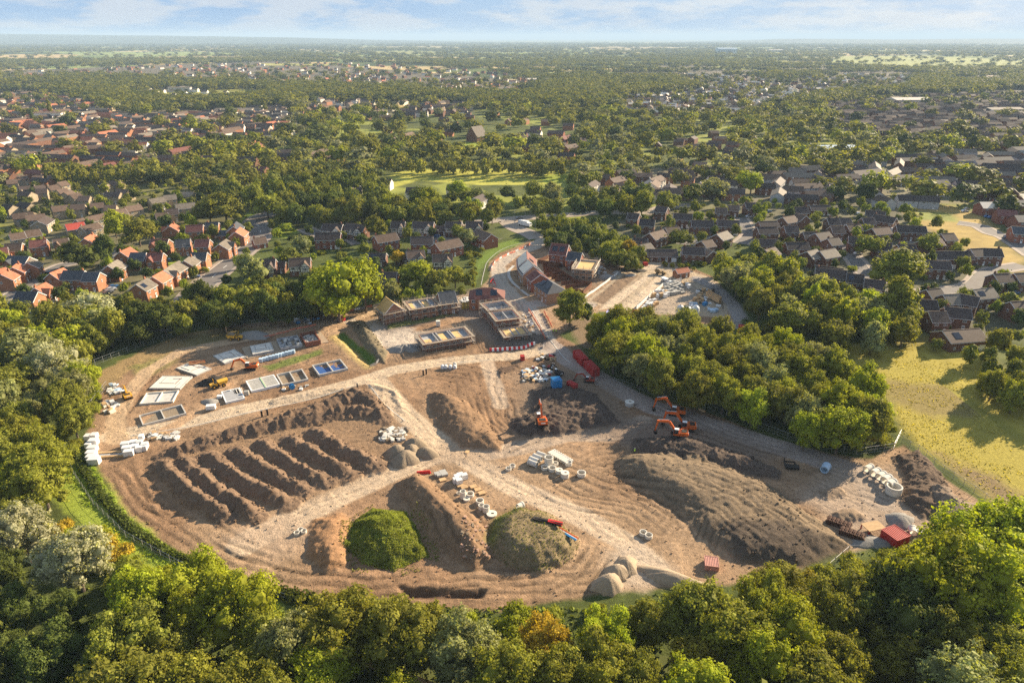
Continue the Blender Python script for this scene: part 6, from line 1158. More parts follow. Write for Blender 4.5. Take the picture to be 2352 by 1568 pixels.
heap(TZ(zE, 640, 505), 3.6, 1.6, 'grey gravel heap above the red skip', sandg, 1.1); heap(TZ(zE, 470, 625), 3, .8, 'grey stone spread below the rusty machinery', sandg, 1.6); heap(TZ(z4, 130, 960), 3.4, 1.9, 'dark loose soil heap behind the yellow dumper', mudbl, 1.4, rough=.3); heap(TZ(z11, 670, 385), 4, 1.0, 'dark soil heap under the excavator at the back of the compound', mudbl, 1.5, rough=.25); heap(TZ(z11, 2100, 1130), 4.5, 2.2, 'grey rubble heap right of the grove', sandg, 1.3, rough=.35); heap(TZ(z4, 85, 1200), 2.4, .9, 'small grey gravel heap by the lower left foundation', sandg, 1.5)
# --- concrete pipes and rings
def ring(p, r, h, lab, m=concw, lid=False, group='concrete manhole rings'):
    t = thing('manhole_ring', lab, 'concrete ring', p, 0, group); q = MB(); q.tube((0, 0, -.05), (0, 0, h), r, m, n=18, inner=r * .82); q.obj('ring', t)
    if lid: q = MB(); q.tube((0, 0, h), (0, 0, h + .15), r * 1.03, concw, n=18); q.box((r * .15, 0, h + .16), (r * .5, r * .35, .04), mudbl); q.obj('lid', t)
    return t
def pipe(p, r, L, yaw, lab, m=concrete, group='concrete pipes'):
    t = thing('concrete_pipe', lab, 'concrete pipe', (p.x, p.y, p.z), yaw, group); q = MB(); q.tube((-L / 2, 0, r), (L / 2, 0, r), r, m, n=18, inner=r * .82); q.tube((L / 2 - .35, 0, r), (L / 2, 0, r), r * 1.1, m, n=18, inner=r * .9); q.obj('barrel', t); return t
for i, (x, y) in enumerate([(1415,335), (1380,358), (1350,382), (1338,410)]): pipe(TZ(zC, x, y), .75, 2.5, 2.55, f'large pale concrete pipe in the left stack of four, {ordn(i)} from the top')
for i in range(9): pipe(TZ(zC, 1505 + (i % 9) * 19 - (0 if i < 3 else 0), 300 + i * 11), .42, 2.4, .65, f'slim concrete pipe in the right hand row, {ordn(i)} from the left', concw)
for x, y, r, h, li, lb in [(1480,395,1.15,2.2,0,'tall concrete ring in the middle of the pipe store'), (1445,435,.95,.7,0,'low concrete ring at the left of the pipe store'), (1512,450,1.0,.9,0,'concrete ring below the tall one in the pipe store'), (1540,400,.7,.7,0,'small concrete ring right of the tall one'), (1572,470,.9,.8,1,'concrete ring with lid, left of the larger lidded one'), (1622,505,1.05,1.1,1,'large lidded concrete ring at the front of the pipe store'), (1768,495,1.1,1.0,0,'rightmost concrete ring of the pipe store'), (1655,400,.9,.9,0,'tilted looking ring at the end of the slim pipes'),
   (1125,445,.75,.6,0,'lower of two small rings left of the pipe store'), (1160,420,.75,.6,0,'upper of two small rings left of the pipe store'), (725,690,.75,1.9,0,'tall concrete ring beside the long stockpile'), (787,672,.95,.7,0,'wide concrete ring right of the tall one by the long stockpile'), (873,735,.95,.8,0,'wide concrete ring in the middle of the line by the stockpile'), (888,785,.75,1.0,0,'left of two touching tall rings by the long stockpile'), (928,812,.8,1.5,0,'right of two touching tall rings by the long stockpile'), (755,710,.8,.3,1,'flat ring with square hole by the long stockpile'), (978,840,1.2,.25,1,'flat white manhole lid at the lower end of the line'), (685,655,.5,.3,0,'small flat ring left of the tall one')]:
    ring(TZ(zC, x, y), r, h, lb, lid=li)
pipe(TZ(zC, 1230, 790), .75, 1.6, .7, 'single concrete pipe lying above the oval mound', concw); ring(TZ(zB, 350, 420), 1.35, 1.0, 'wide lidded concrete chamber on the grey gravel', concrete, lid=True)
for i, (x, y) in enumerate([(520,1015), (568,1040)]): ring(TZ(zD, x, y), .85, .8, ['left', 'right'][i] + ' of the two concrete rings between the rutted roads')
for i, (dx, dy) in enumerate([(682,1226), (691,1219), (698,1222)]): ring(T(dx, dy), .65, .6, ['left', 'middle', 'right'][i] + ' of the three rings by the small reddish heap')
for i, (x, y, r) in enumerate([(458,212,.85), (497,238,.95), (530,258,.95), (560,278,1.0), (585,305,1.05)]): pipe(TZ(zE, x, y + 8), r, 2.4, .55, f'big concrete pipe in the row at the right, {ordn(i)} from the top', concw)
ring(TZ(zE, 600, 345), 1.8, 2.0, 'wide upright concrete ring at the end of the pipe row'); pipe(TZ(zE, 213, 222), 1.0, 2.4, .9, 'pale blue lined pipe near the black frame', pblue); pipe(TZ(zE, 708, 575), .8, 2.0, 1.2, 'pipe standing beside the red skip', concw)
for i, (x, y) in enumerate([(752,580), (763,572), (772,585)]): pipe(TZ(zE, x, y), .4, 1.8, 2.0, f'small grey pipe right of the red skip, {ordn(i)} from the left')
# --- pallets, packs and bags
def pack(p, d, rz, lab, m, name='block_pack', cat='wrapped pack', group='wrapped packs', n=1):
    t = thing(name, lab, cat, p, rz, group); q = MB()
    q.box((0, 0, .15 + d[2] / 2), d, m, taper=.97); q.obj('load', t); q = MB()
    for k in (-1, 0, 1): q.box((k * d[0] * .4, 0, .06), (.1, d[1], .12), timber)
    q.box((0, 0, .135), (d[0], d[1], .03), timber); q.obj('pallet', t); return t
for i in range(11): k = i / 10; pack(TZ(z4, 715 + 400 * k, 705 - 105 * k), (1.15, 1.3, 1.2), .18, f'pale blue wrapped block pack in the straight line, {ordn(i)} from the left', pblue, group='line of wrapped block packs')
for i, (x, y, a, b) in enumerate([(110,1185,1.6,1.0), (165,1175,1.6,1.0), (160,1230,2.2,1.2), (120,1255,1.6,1.0), (150,1290,2.4,1.1), (140,1330,2.4,1.0), (145,1365,2.6,1.0), (165,1400,2.8,1.3)]): pack(TZ(z3, x, y), (a, 1.8, b + .3), .1, f'white wrapped pack stacked at the left end of the road, {ordn(i)} from the back', pwhite, group='white packs at the road end')
for i, (x, y, a) in enumerate([(440,1255,2.2), (455,1290,2.4), (470,1325,2.4), (510,1240,1.6), (530,1275,1.8), (560,1290,1.6), (565,1240,1.4), (610,1260,1.7), (580,1190,1.2), (605,1280,1.4)]): pack(TZ(z3, x, y), (a, 1.6, 1.4), .25, f'white wrapped pack right of the timber beams, {ordn(i)} in the cluster', pwhite, group='white packs beside the beams')
pack(TZ(z4, 100, 1285), (2.6, 1.6, 1.2), .2, 'single white wrapped pack by the small foundation', pwhite); pack(TZ(z4, 540, 1110), (1.4, 1.2, 1.2), .2, 'grey pack right of the small foundation', pgrey); pack(TZ(z4, 205, 1150), (1.4, 1.2, .8), .2, 'white pack left of the small foundation', pwhite); pack(TZ(z10, 957, 685), (1.6, 1.4, 2.0), .1, 'tall pale pack above the long terrace shell', concw)
for i in range(7): pack(TZ(z10, 1245 + (i % 4) * 36, 490 - (i % 4) * 4 - (i // 4) * 26), (1.1, 1.1, 1.5), 0, f'yellow wrapped insulation pack, {ordn(i)} in the row by the slate roofed shell', mat('yellow_wrap', (.50, .36, .08), .7), name='insulation_pack', group='yellow packs')
k_ = 0; r_ = random.Random(12)
for row, (xa, ya, xb, yb, n) in enumerate([(1075,640,1240,575,6), (1095,660,1275,600,7), (1110,685,1290,625,7), (1130,710,1300,660,7), (1075,610,1200,565,5), (1160,712,1315,690,6)]):
    for i in range(n): k = i / (n - 1); pack(TZ(z11, xa + (xb - xa) * k, ya + (yb - ya) * k), (1.2, 1.2, r_.choice((.8, 1.4, 1.4))), .6, f'grey block pack in the storage yard, row {ordn(row)} from the back, {ordn(i)} from the left', pgrey, group='grey packs in the storage yard')
for i, (x, y) in enumerate([(920,735), (950,700), (975,745), (1000,690), (1015,735), (1040,675), (1045,720), (1070,745), (1080,700), (1095,725), (800,880), (830,860), (850,890), (840,820), (870,800), (890,840), (910,870), (925,810), (780,905), (870,875), (950,840), (1360,600), (1385,625), (1250,575), (1310,575)]): pack(TZ(z11, x, y), (r_.uniform(1.1, 2.2), 1.2, r_.uniform(.8, 1.8)), r_.uniform(.3, .9), f'white wrapped pack along the yard hoarding, {ordn(i)} of the loose cluster', pwhite if i % 4 else timber, group='white packs along the hoarding')
for i, (x, y, m) in enumerate([(1500,690,pwhite), (1475,790,timber), (1515,800,timber), (1465,850,pblue), (1470,880,pblue), (1415,850,pwhite), (1420,890,pwhite), (1595,850,bluep), (1610,760,pwhite), (1560,790,timber), (1640,745,pwhite), (1540,770,timber), (1670,920,pblue), (1710,915,pblue), (1745,930,pblue), (1700,940,pblue), (1775,870,pwhite), (1640,890,pgrey), (1580,670,timber), (1540,700,timber)]): pack(TZ(z11, x, y), (r_.uniform(1.2, 2.4), 1.4, r_.uniform(.6, 1.6)), r_.uniform(-.4, .9), f'{ {pwhite: "white", timber: "timber", pblue: "pale blue", bluep: "bright blue", pgrey: "grey"}[m]} pack on the right side of the yard, {ordn(i)} of the scattered ones', m, group='packs on the right side of the yard')
for i, (x, y) in enumerate([(1265,968), (1362,985), (1468,975)]):
    t = thing('storage_silo', ['left', 'middle', 'right'][i] + ' white round silo at the front of the storage yard', 'silo', TZ(z11, x, y), 0, 'white silos'); q = MB(); q.lathe([(1.4, 0), (1.4, 3.0), (1.3, 3.3), (.7, 3.9), (.2, 4.05), (0, 4.05)], pwhite, n=20); q.obj('tank', t, smooth=True); q = MB(); q.tube((0, 0, 4), (0, 0, 4.3), .3, steel, n=10); q.obj('hatch', t)
t = thing('truss_stack', 'tall leaning stack of raw timber roof trusses at the right of the yard', 'timber stack', TZ(z11, 1705, 790), 1.95); q = MB()
for k in range(9): q.box((0, -.6 + k * .15, 1.7), (9, .05, 3.3 - .15 * k), timber)
q.obj('trusses', t)
t = thing('timber_beams', 'two long pale timber beams lying between the white packs', 'beams', TZ(z3, 312, 1330), .12); q = MB(); q.box((0, 1.2, .3), (10, .8, .5), timber); q.box((0, -.8, .3), (10, .7, .5), timber); q.box((0, .2, .2), (10, .8, .3), concg); q.obj('beams', t)
t = thing('timber_stack', 'orange timber stack on the pale slab', 'timber stack', TZ(z3, 1065, 525, .5), .35); q = MB()
for k in range(9): q.box((r_.uniform(-.6, .6), -1 + k * .25, .2 + (k % 3) * .12), (5, .2, .16), orangep if k % 2 else timber)
q.obj('planks', t)
# bags
def bag(p, lab, m, s=1.0, group='bulk bags'):
    o = MB(); o.lathe([(0, 0), (.5, 0), (.58, .3), (.55, .75), (.4, .95), (.42, 1.05), (0, .98)], m, n=10); q = o.mesh('bulk_bag', True); ob = link('bulk_bag', q, None, p); ob.scale = (s, s, s); return props(ob, lab, 'bag', group)
for i, (x, y, m, w_) in enumerate([(1008,1180,pwhite,'white'), (1045,1178,pwhite,'white'), (1098,1180,pwhite,'white'), (1150,1150,pgrey,'grey'), (1150,1180,pwhite,'white'), (2100,1275,pwhite,'white'), (2210,1240,pwhite,'white'), (2240,1240,pwhite,'white'), (2205,1280,pgrey,'grey'), (2140,1240,pwhite,'white'), (2090,1205,pwhite,'white')]): bag(TZ(z10, x, y), f'{w_} bulk bag {"beside the haul road" if i < 5 else "in the messy store by the junction"}, {ordn(i if i < 5 else i - 5)} from the left', m, 1.2)
for i, (x, y) in enumerate([(1690,200), (1730,195)]): bag(TZ(z4, x, y), ['white', 'red'][i] + ' bag by the upper road bend', [pwhite, redpl][i], 1.6)
for i, (x, y, m, w_) in enumerate([(675,535,pwhite,'white'), (700,520,pwhite,'white'), (735,525,pwhite,'white'), (665,560,pwhite,'white'), (690,570,pwhite,'white')]): pack(TZ(zC, x, y), (1.6, 1.3, 1.3), .4, f'white tote pack by the long stockpile, {ordn(i)} in its cluster', m, group='white tote packs')
for i, (x, y) in enumerate([(500,490), (545,475), (520,500), (560,495), (700,590), (735,605), (815,600), (855,625), (890,655), (545,540)]): pack(TZ(zC, x, y), (1.7, 1.3, .25 if i > 3 else .5), .4, f'flat pallet by the long stockpile, {ordn(i)} from the road', timber if i > 3 else pgrey, name='pallet_load', group='flat pallets by the long stockpile')
t = thing('pipe_bundle', 'bundle of blue and orange plastic pipes beside the oval mound', 'pipes', TZ(zC, 1640, 1010), -.75)
for k, m in enumerate((bluep, bluep, whitepl, orangep, orangep)): q = MB(); q.tube((-2.8, -.5 + k * .25, .15), (2.8, -.5 + k * .25, .15), .1, m, n=6); q.obj('plastic_pipe', t)
t = thing('red_crate', 'long black and red plastic crates beside the oval mound', 'crate', TZ(zC, 1490, 915), -.35); q = MB(); q.box((1.2, 0, .5), (3.2, .9, .5), redpl); q.obj('lid', t); q = MB(); q.box((-.6, 0, .3), (6.5, 1.0, .5), mudbl); q.bar((-3.4, 0, .5), (3, -.2, .8), .2, mudbl); q.obj('base', t)
t = thing('red_barrier', 'long red plastic barrier lying at the top of the long stockpile', 'barrier', TZ(zC, 375, 478), .15); q = MB(); q.box((0, 0, .45), (3.6, .3, .7), redpl, taper=.9); q.obj('panel', t); q = MB(); q.box((0, 0, .06), (3.8, .6, .12), redpl); q.obj('foot', t)
t = thing('steel_frame', 'black open steel frame and bucket beside the gravel road', 'machine attachment', TZ(zD, 1830, 430), -.2); q = MB(); q.bar((-1.5, 0, .3), (-1.5, 2.5, .3), .25, mudbl); q.bar((1.5, 0, .3), (1.0, 2.5, .3), .25, mudbl); q.bar((-1.5, 2.5, .3), (1.0, 2.5, .3), .25, mudbl); q.bar((-1.5, 2.5, .3), (-1.5, 2.5, 1.4), .2, mudbl); q.obj('frame', t); q = MB(); q.prism([(-.5, 0), (.5, 0), (.6, 1.0), (-.7, .8)], -1.6, 1.6, mudbl, 'y'); q.obj('bucket', t, (0, -.3, 0), PL / 2)
def rust_wheels(p, lab):
    t = thing('crusher_part', lab, 'machinery', p, -.6); m = mat('rusty_steel', (.09, .045, .03), .9)
    for k in range(6):
        q = MB(); x = -2 + k * .8; q.tube((x, -1, .7), (x, 1, .7), .55, m, n=10)
        for a in range(8): q.box((x, -.8 + a % 3 * .8, .7), (.12, .25, 1.5), m, M=Matrix.Rotation(a * .8, 4, 'Y'))
        q.obj('toothed_roller', t)
    q = MB(); q.box((0, 0, .25), (5, 2.2, .3), m); q.obj('frame', t)
rust_wheels(TZ(zE, 290, 530), 'rusty toothed rollers at the foot of the largest stockpile'); rust_wheels(TZ(zE, 365, 590), 'second set of rusty toothed rollers below the first')
t = thing('work_platform', 'pale square timber topped platform on red legs, lower right', 'platform', TZ(zE, 482, 560), .25); q = MB(); q.box((0, 0, 1.3), (4.4, 2.8, .15), timber); q.obj('top', t); q = MB()
for sx in (-1, 1):
    for sy in (-1, 1): q.box((sx * 2, sy * 1.2, .6), (.2, .2, 1.3), redp)
q.obj('legs', t)
for i, (x, y) in enumerate([(1640,985), (1690,972)]):
    t = thing('marker_post', ['left', 'right'][i] + ' dark marker post below the haul road', 'post', TZ(z3, x, y), .1, 'dark marker posts'); q = MB(); q.box((0, 0, .95), (.5, .12, 1.9), mudbl); q.box((0, 0, 1.93), (.54, .16, .08), steel); q.obj('post', t)
for i, (x, y) in enumerate([(785,1258), (820,1243), (32,718)]):
    t = thing('marker_post', ['left marker post in the bare plot above the brown heap', 'right marker post in the bare plot above the brown heap', 'lone dark marker post beside the ditch bank'][i], 'post', TZ(z10, x, y), .1, 'dark marker posts'); q = MB(); q.box((0, 0, .95), (.5, .12, 1.9), mudbl); q.box((0, 0, 1.93), (.54, .16, .08), steel); q.obj('post', t)
t = thing('marker_post', 'dark post beside the kerb corner', 'post', TZ(z4, 1908, 1050), .1, 'dark marker posts'); q = MB(); q.box((0, 0, .8), (.4, .12, 1.6), mudbl); q.box((0, 0, 1.63), (.44, .16, .08), steel); q.obj('post', t)
t = thing('cable_drum', 'blue cable drum beside a post among the foundations', 'drum', TZ(z4, 1100, 1035), .5); q = MB(); q.tube((0, -.5, .8), (0, .5, .8), .5, bluep, n=12); q.tube((0, -.6, .8), (0, -.5, .8), .85, bluep, n=16); q.tube((0, .5, .8), (0, .6, .8), .85, bluep, n=16); q.obj('drum', t)
# red and white barrier chain
BP = [(1550,975),(1650,970),(1760,962),(1880,952),(1960,945),(2020,930),(2078,905)]; A_ = [TZ(z10, *p) for p in BP]; cum = [0]
for a, b in zip(A_[:-1], A_[1:]): cum.append(cum[-1] + (b - a).length)
def on(A, cum, s):
    for i in range(len(A) - 1):
        if s <= cum[i + 1] or i == len(A) - 2: k = (s - cum[i]) / (cum[i + 1] - cum[i]); p = A[i].lerp(A[i + 1], k); d = A[i + 1] - A[i]; p.z = height(p.x, p.y); return p, math.atan2(d.y, d.x)
NB = 20
for i in range(NB):
    p, a = on(A_, cum, cum[-1] * (i + .5) / NB); m = (redpl, whitepl)[i % 2]; t = thing('road_barrier', f'{"red" if i % 2 == 0 else "white"} plastic block in the red and white barrier line, {ordn(i)} from the left', 'barrier', p, a, 'red and white barrier line'); q = MB(); l = cum[-1] / NB; q.prism([(-.35, 0), (.35, 0), (.22, .45), (.16, 1.0), (-.16, 1.0), (-.22, .45)], -l / 2 + .03, l / 2 - .03, m, 'x'); q.obj('block', t)
# pedestrian barriers and orange netting along the roads
def barriers(pts, f, lab, m, h=1.1, step=2.6, skip=0, group='pedestrian barriers'):
    A = [TZ(f, *p) for p in pts]; cum = [0]; k = 0
    for a, b in zip(A[:-1], A[1:]): cum.append(cum[-1] + (b - a).length)
    n = int(cum[-1] / step)
    for i in range(n):
        p, a = on(A, cum, (i + .5) * step); t = thing('pedestrian_barrier', f'{lab}, {ordn(i)} from the start', 'barrier', p, a + .05 * (-1) ** i, group); mm = m[i % len(m)]; q = MB(); w_ = step / 2 - .15
        for z in (.25, h): q.bar((-w_, 0, z), (w_, 0, z), .07, mm)
        for s in (-1, 1): q.bar((s * w_, 0, .1), (s * w_, 0, h), .07, mm)
        q.obj('frame', t); q = MB(); q.box((0, 0, h * .55), (2 * w_, .03, h * .55), mm); q.obj('panel', t)
barriers([(278,590),(262,640)][:0] or [(285,560),(300,500),(340,445),(420,392),(530,340),(640,295),(740,250),(830,200)], z9, 'orange and white barrier on the outer kerb of the curve', [orangenet, whitepl, orangenet])
barriers([(775,1080),(850,1210),(930,1340),(1000,1490)], z9, 'orange barrier left of the dusty road', [orangenet]); barriers([(980,1110),(1050,1240),(1100,1340)], z9, 'orange barrier right of the dusty road', [orangenet], group='orange barriers'); barriers([(270,730),(310,680),(345,780)], z9, 'red barrier at the inside of the curve', [redpl], group='red barriers')
barriers([(1470,150),(1600,125),(1720,105),(1840,80),(1960,55),(2100,25)], z4, 'white and red barrier along the upper road', [steel, orangenet, whitepl]); barriers([(1850,840),(1910,838),(1990,828),(2050,820)], z10, 'grey barrier in front of the chipboard decked shell', [steel]); barriers([(170,1160),(240,1135),(275,1090)], z10, 'white barrier at the foot of the ditch', [steel]); barriers([(2055,965),(2110,960)], z10, 'steel barrier right of the red and white line', [steel]); barriers([(2170,950),(2195,890)], z10, 'steel barrier by the junction kerb', [steel]); barriers([(945,240),(1055,290)], zA, 'red barrier at the top of the messy store', [redpl]); barriers([(1240,430),(1290,440),(1330,430)], zB, 'grey pallet panel leaning by the fence', [steel]); barriers([(1560,520),(1650,560),(1800,610)], zB, 'pale gate panel leaning by the fence', [timber]); barriers([(430,970),(560,890),(700,860)], z4, 'x', [steel]) if False else None
barriers([(720,420),(860,385),(1000,350),(1130,310),(1240,290),(1400,255)], z4, 'orange netting panel behind the block walls', [orangenet], h=.8)
# messy store: small rubble
def rubble(f, x0, y0, x1, y1, n, lab, ms, s=(.3, .9), seed=3):
    r_ = random.Random(seed); c = TZ(f, (x0 + x1) / 2, (y0 + y1) / 2); q = MB()
    for _ in range(n): p = TZ(f, r_.uniform(x0, x1), r_.uniform(y0, y1)) - c; a = r_.uniform(*s); q.box((p.x, p.y, p.z + a * .2), (a, a * r_.uniform(.3, 1), a * r_.uniform(.2, .7)), r_.choice(ms), r_.uniform(0, 3))
    o = q.obj('rubble_heap', None, c); return props(o, lab, 'rubble', kind='stuff')
rubble(zA, 480, 470, 960, 680, 130, 'scattered rubbish', [pwhite, pgrey, clay, concw, mudbl, pblue, timber], (.5, 1.6)); rubble(zA, 730, 220, 1050, 310, 30, 'offcuts', [pwhite, timber, clay, mudbl], (.5, 1.5), 4); rubble(z3, 630, 1130, 900, 1190, 60, 'broken packs', [pwhite, timber, clay, concrete], (.5, 1.5), 5); rubble(zC, 0, 90, 220, 190, 200, 'broken concrete', [concrete, clay, mudbl, concw], (.5, 1.5), 6); rubble(z3, 230, 860, 370, 950, 26, 'bits', [timber, pwhite, concw], (.6, 2), 7); rubble(z3, 285, 700, 380, 790, 20, 'bits', [pwhite, pblue, concw], (.8, 1.8), 8); rubble(z4, 1100, 170, 1420, 240, 16, 'bits', [pwhite, bluep, pgrey], (.6, 1.4), 9); rubble(z10, 1190, 370, 1320, 420, 25, 'bits', [timber, pwhite], (.6, 1.8), 10); rubble(z9, 1640, 430, 1800, 600, 60, 'offcuts', [timber, pwhite, concrete, brickt], (.5, 1.8), 11); rubble(z10, 1900, 560, 2060, 760, 50, 'offcuts', [timber, concw, steel], (.4, 1.4), 12); rubble(z11, 700, 1070, 850, 1170, 70, 'rubbish', [pwhite, pblue, redp, timber], (.5, 1.6), 13); rubble(zC, 700, 860, 960, 1250, 90, 'loose stones', [clay, mat('pinkstone', (.42, .26, .18))], (.25, .7), 14); rubble(z10, 2000, 1150, 2290, 1300, 60, 'rubbish', [pwhite, pgrey, mudbl, redp], (.4, 1.2), 15); rubble(z4, 980, 1000, 1330, 1050, 16, 'bits', [pwhite, timber, pgrey], (.5, 1.2), 16); rubble(z11, 1500, 640, 1700, 830, 40, 'offcuts', [timber, mudbl, pwhite], (.5, 1.8), 17)
def clods():
    r = np.random.RandomState(3); V = []; Fq = []; cs = []; iv, fi = I1 if 'I1' in globals() else (None, None); P = SP; n = 0
    X = r.uniform(X0, X1, 60000); Y = r.uniform(Y0, Y1, 60000); ok = (sdist(X, Y, P) > 1)
    cube = np.array([(-1, -1, -1), (1, -1, -1), (1, 1, -1), (-1, 1, -1), (-.7, -.6, 1), (.6, -.7, 1), (.7, .6, 1), (-.6, .7, 1)], float) * .5; cf = np.array([(0, 1, 5, 4), (1, 2, 6, 5), (2, 3, 7, 6), (3, 0, 4, 7), (4, 5, 6, 7)])
    for x, y in zip(X[ok], Y[ok]):
        i = int((x - X0) / (X1 - X0) * NX); j = int((y - Y0) / (Y1 - Y0) * NY); dk = COL[j, i].mean(); rg = LAB[j, i] in (1, 3, 8, 10); s = (r.rand() ** 4 * .4 + .08) * (1.3 if dk < .14 else 1.4 if rg else 1)
        if dk > .14 and r.rand() < .5 and not rg: continue
        a = r.rand() * 6; c, q = math.cos(a), math.sin(a); v = cube * s * np.array((1, r.uniform(.6, 1), r.uniform(.5, .9))); v = np.stack([v[:, 0] * c - v[:, 1] * q + x, v[:, 0] * q + v[:, 1] * c + y, v[:, 2] + Z[j, i] + s * .15], 1); V.append(v); Fq.append(cf + n); n += 8; cs.append(np.repeat(COL[j, i][None] * r.uniform(.95, 1.4), 8, 0))
    props(link('loose_clods', np_mesh('loose_clods', np.concatenate(V), np.concatenate(Fq), [soil], cols=np.clip(np.concatenate(cs), 0, 1))), kind='stuff')
clods()
# --- lamp posts
def lamp(p, h, lab, arm=True):
    t = thing('street_lamp', lab, 'street lamp', p, rng.uniform(0, 6), 'street lamps'); q = MB(); q.tube((0, 0, -.2), (0, 0, h), .11, steel, .07, n=6); q.obj('pole', t); q = MB(); q.bar((0, 0, h), (1.0, 0, h + .1), .08, steel) if arm else None; q.box((1.1 if arm else 0, 0, h + .1), (.7, .3, .14), steel); q.obj('lamp_head', t)
for i, (x, y, h, lb) in enumerate([(1373,589,9,'behind the shell with scaffold at the back of the compound'), (1229,538,8,'at the foot of the access road'), (1181,513,8,'left of the white truck'), (1217,496,9,'behind the white truck'), (1206,500,7,'nearest the car at the road junction'), (1442,484,9,'on the through road right of centre'), (1614,536,7,'in the right estate cul-de-sac'), (802,714,8,'beside the upper haul road below the tall bright tree'), (943,687,6,'behind the middle brick shell'), (807,553,6,'left in the timber framed estate'), (1009,553,6,'right in the timber framed estate'), (425,592,7,'among the left brick houses'), (525,650,6,'on the verge of the curving road'), (109,586,7,'by the far left brick houses'), (1260,1268,.5,'')]):
    if lb: lamp(T(x, y), h, 'thin grey street lamp ' + lb, arm=i % 3 != 0)
# --- vehicles
CARC = {'white': (.75, .75, .75), 'silver': (.45, .46, .48), 'blue': (.05, .14, .32), 'red': (.40, .03, .03), 'black': (.02, .02, .025), 'grey': (.16, .17, .19)}
CM = {k: mat('car_paint_' + k, v, .25, .03, 1, spec=.6) for k, v in CARC.items()}
def car_proto(kind, col):
    m = CM[col]; t = thing({'car': 'parked_car', 'van': 'parked_van', 'motorhome': 'motorhome'}[kind], 'x', kind, (0, 0, 0)); q = MB()
    if kind == 'car':
        q.prism([(-2.1, .35), (2.1, .35), (2.15, .7), (1.9, .9), (.95, .98), (.3, 1.42), (-1.2, 1.45), (-2.0, .98), (-2.15, .8)], -.86, .86, m, 'y'); q.obj('body', t); g = MB(); g.prism([(.92, 1.0), (.32, 1.38), (-1.18, 1.40), (-1.85, 1.0)], -.875, .875, pane, 'y'); g.obj('windows', t)
    else:
        hh = 2.3 if kind == 'van' else 2.9; q.prism([(-2.7, .4), (2.7, .4), (2.75, 1.1), (2.2, 1.3), (1.7, hh - .1), (1.5, hh), (-2.7, hh)], -1.0, 1.0, m, 'y'); q.obj('body', t); g = MB(); g.prism([(2.15, 1.35), (1.75, hh - .35), (1.1, hh - .35), (1.1, 1.35)], -1.01, 1.01, pane, 'y'); g.obj('windows', t)
    wx = 1.3 if kind == 'car' else 1.7
    for x in (-wx, wx):
        for y in (-.8, .8): g = MB(); g.tube((x, y - .12, .32), (x, y + .12, .32), .33, blackp, n=10); g.obj('wheel', t)
    return t
PR = {}
def vehicle(dx, dy, kind, col, yaw, lab):
    if (kind, col) not in PR: t = car_proto(kind, col); freeze(t); PR[(kind, col)] = t
    else: t = copy_tree(PR[(kind, col)])
    p = G(dx, dy, 0); t.location = (p.x, p.y, height(p.x, p.y) + .06); t.rotation_euler = (0, 0, yaw); t['label'] = lab; t['group'] = 'parked vehicles'
for v in [(361,479,'motorhome','white',-.4,'white motorhome on a drive in the buff brick estate'), (393,474,'car','white',.2,'white car right of the motorhome'), (262,661,'car','blue',.9,'blue car, top of the four in the parking court by the wood'), (256,667,'car','silver',.9,'silver car, second in the parking court by the wood'), (250,673,'car','grey',.9,'grey car, third in the parking court by the wood'), (244,678,'car','black',.9,'black car, lowest in the parking court by the wood'), (491,599,'car','white',.8,'white car at the corner of the curving road'), (471,620,'car','silver',.3,'silver car in front of the brown-grey roofed house'), (449,638,'car','blue',.5,'blue car on a drive beside the curving road'), (395,600,'car','blue',.3,'blue car between the middle brick houses'),
  (1685,496,'van','white',-.5,'white panel van beside a brick house in the right estate'), (1713,490,'car','white',0,'white car next to the red one in the right estate'), (1724,489,'car','red',0,'red car in the right estate'), (1720,500,'car','silver',.2,'silver car below the red one in the right estate'), (1765,488,'car','blue',.3,'blue car behind a garden tree in the right estate'), (1630,531,'car','blue',.2,'blue car at the cul-de-sac of the right estate'), (1769,543,'car','silver',.1,'silver car in front of a long dark bungalow'), (1832,550,'car','white',.5,'white car in front of a garage door'), (1854,552,'car','blue',.4,'dark blue car right of the white garage one'), (1894,601,'car','white',.1,'white car beside a brick gable and lawn'),
  (1970,585,'car','white',.1,'white car at the bend by the olive tree'), (1953,573,'car','silver',.8,'silver car above the bend by the olive tree'), (2056,535,'motorhome','white',.1,'white camper at the lawn cul-de-sac'), (1950,545,'car','silver',.2,'silver car beside the dark hedge houses'), (2215,487,'car','white',.2,'white car, nearest the pale sunlit roof'), (2221,482,'car','silver',.2,'silver car behind the one near the pale sunlit roof'), (2268,500,'car','blue',0,'blue car, left of the pair by the new red houses'), (2276,502,'car','blue',0,'blue car, right of the pair by the new red houses'), (2310,546,'car','blue',1.2,'blue car at the roundabout on the far right'), (2199,615,'car','silver',.5,'silver car in the terrace courtyard'), (2236,612,'car','black',.3,'black car in the terrace courtyard'), (2330,675,'car','blue',.2,'blue car at the far right drive'), (2019,479,'car','blue',.1,'blue car by the dry meadow'), (1970,492,'car','white',1.2,'white car in front of the upper terrace'), (2167,426,'car','silver',.8,'upper silver car between the grey terraces'), (2163,435,'car','silver',.8,'lower silver car between the grey terraces'), (1193,503,'car','grey',.3,'grey car at the road junction above the truck'), (1005,545,'car','blue',.3,'blue car in the timber framed estate'), (1085,540,'car','white',.6,'white car in the timber framed estate'), (115,630,'car','black',.2,'black car on the left estate street')]:
    vehicle(*v)
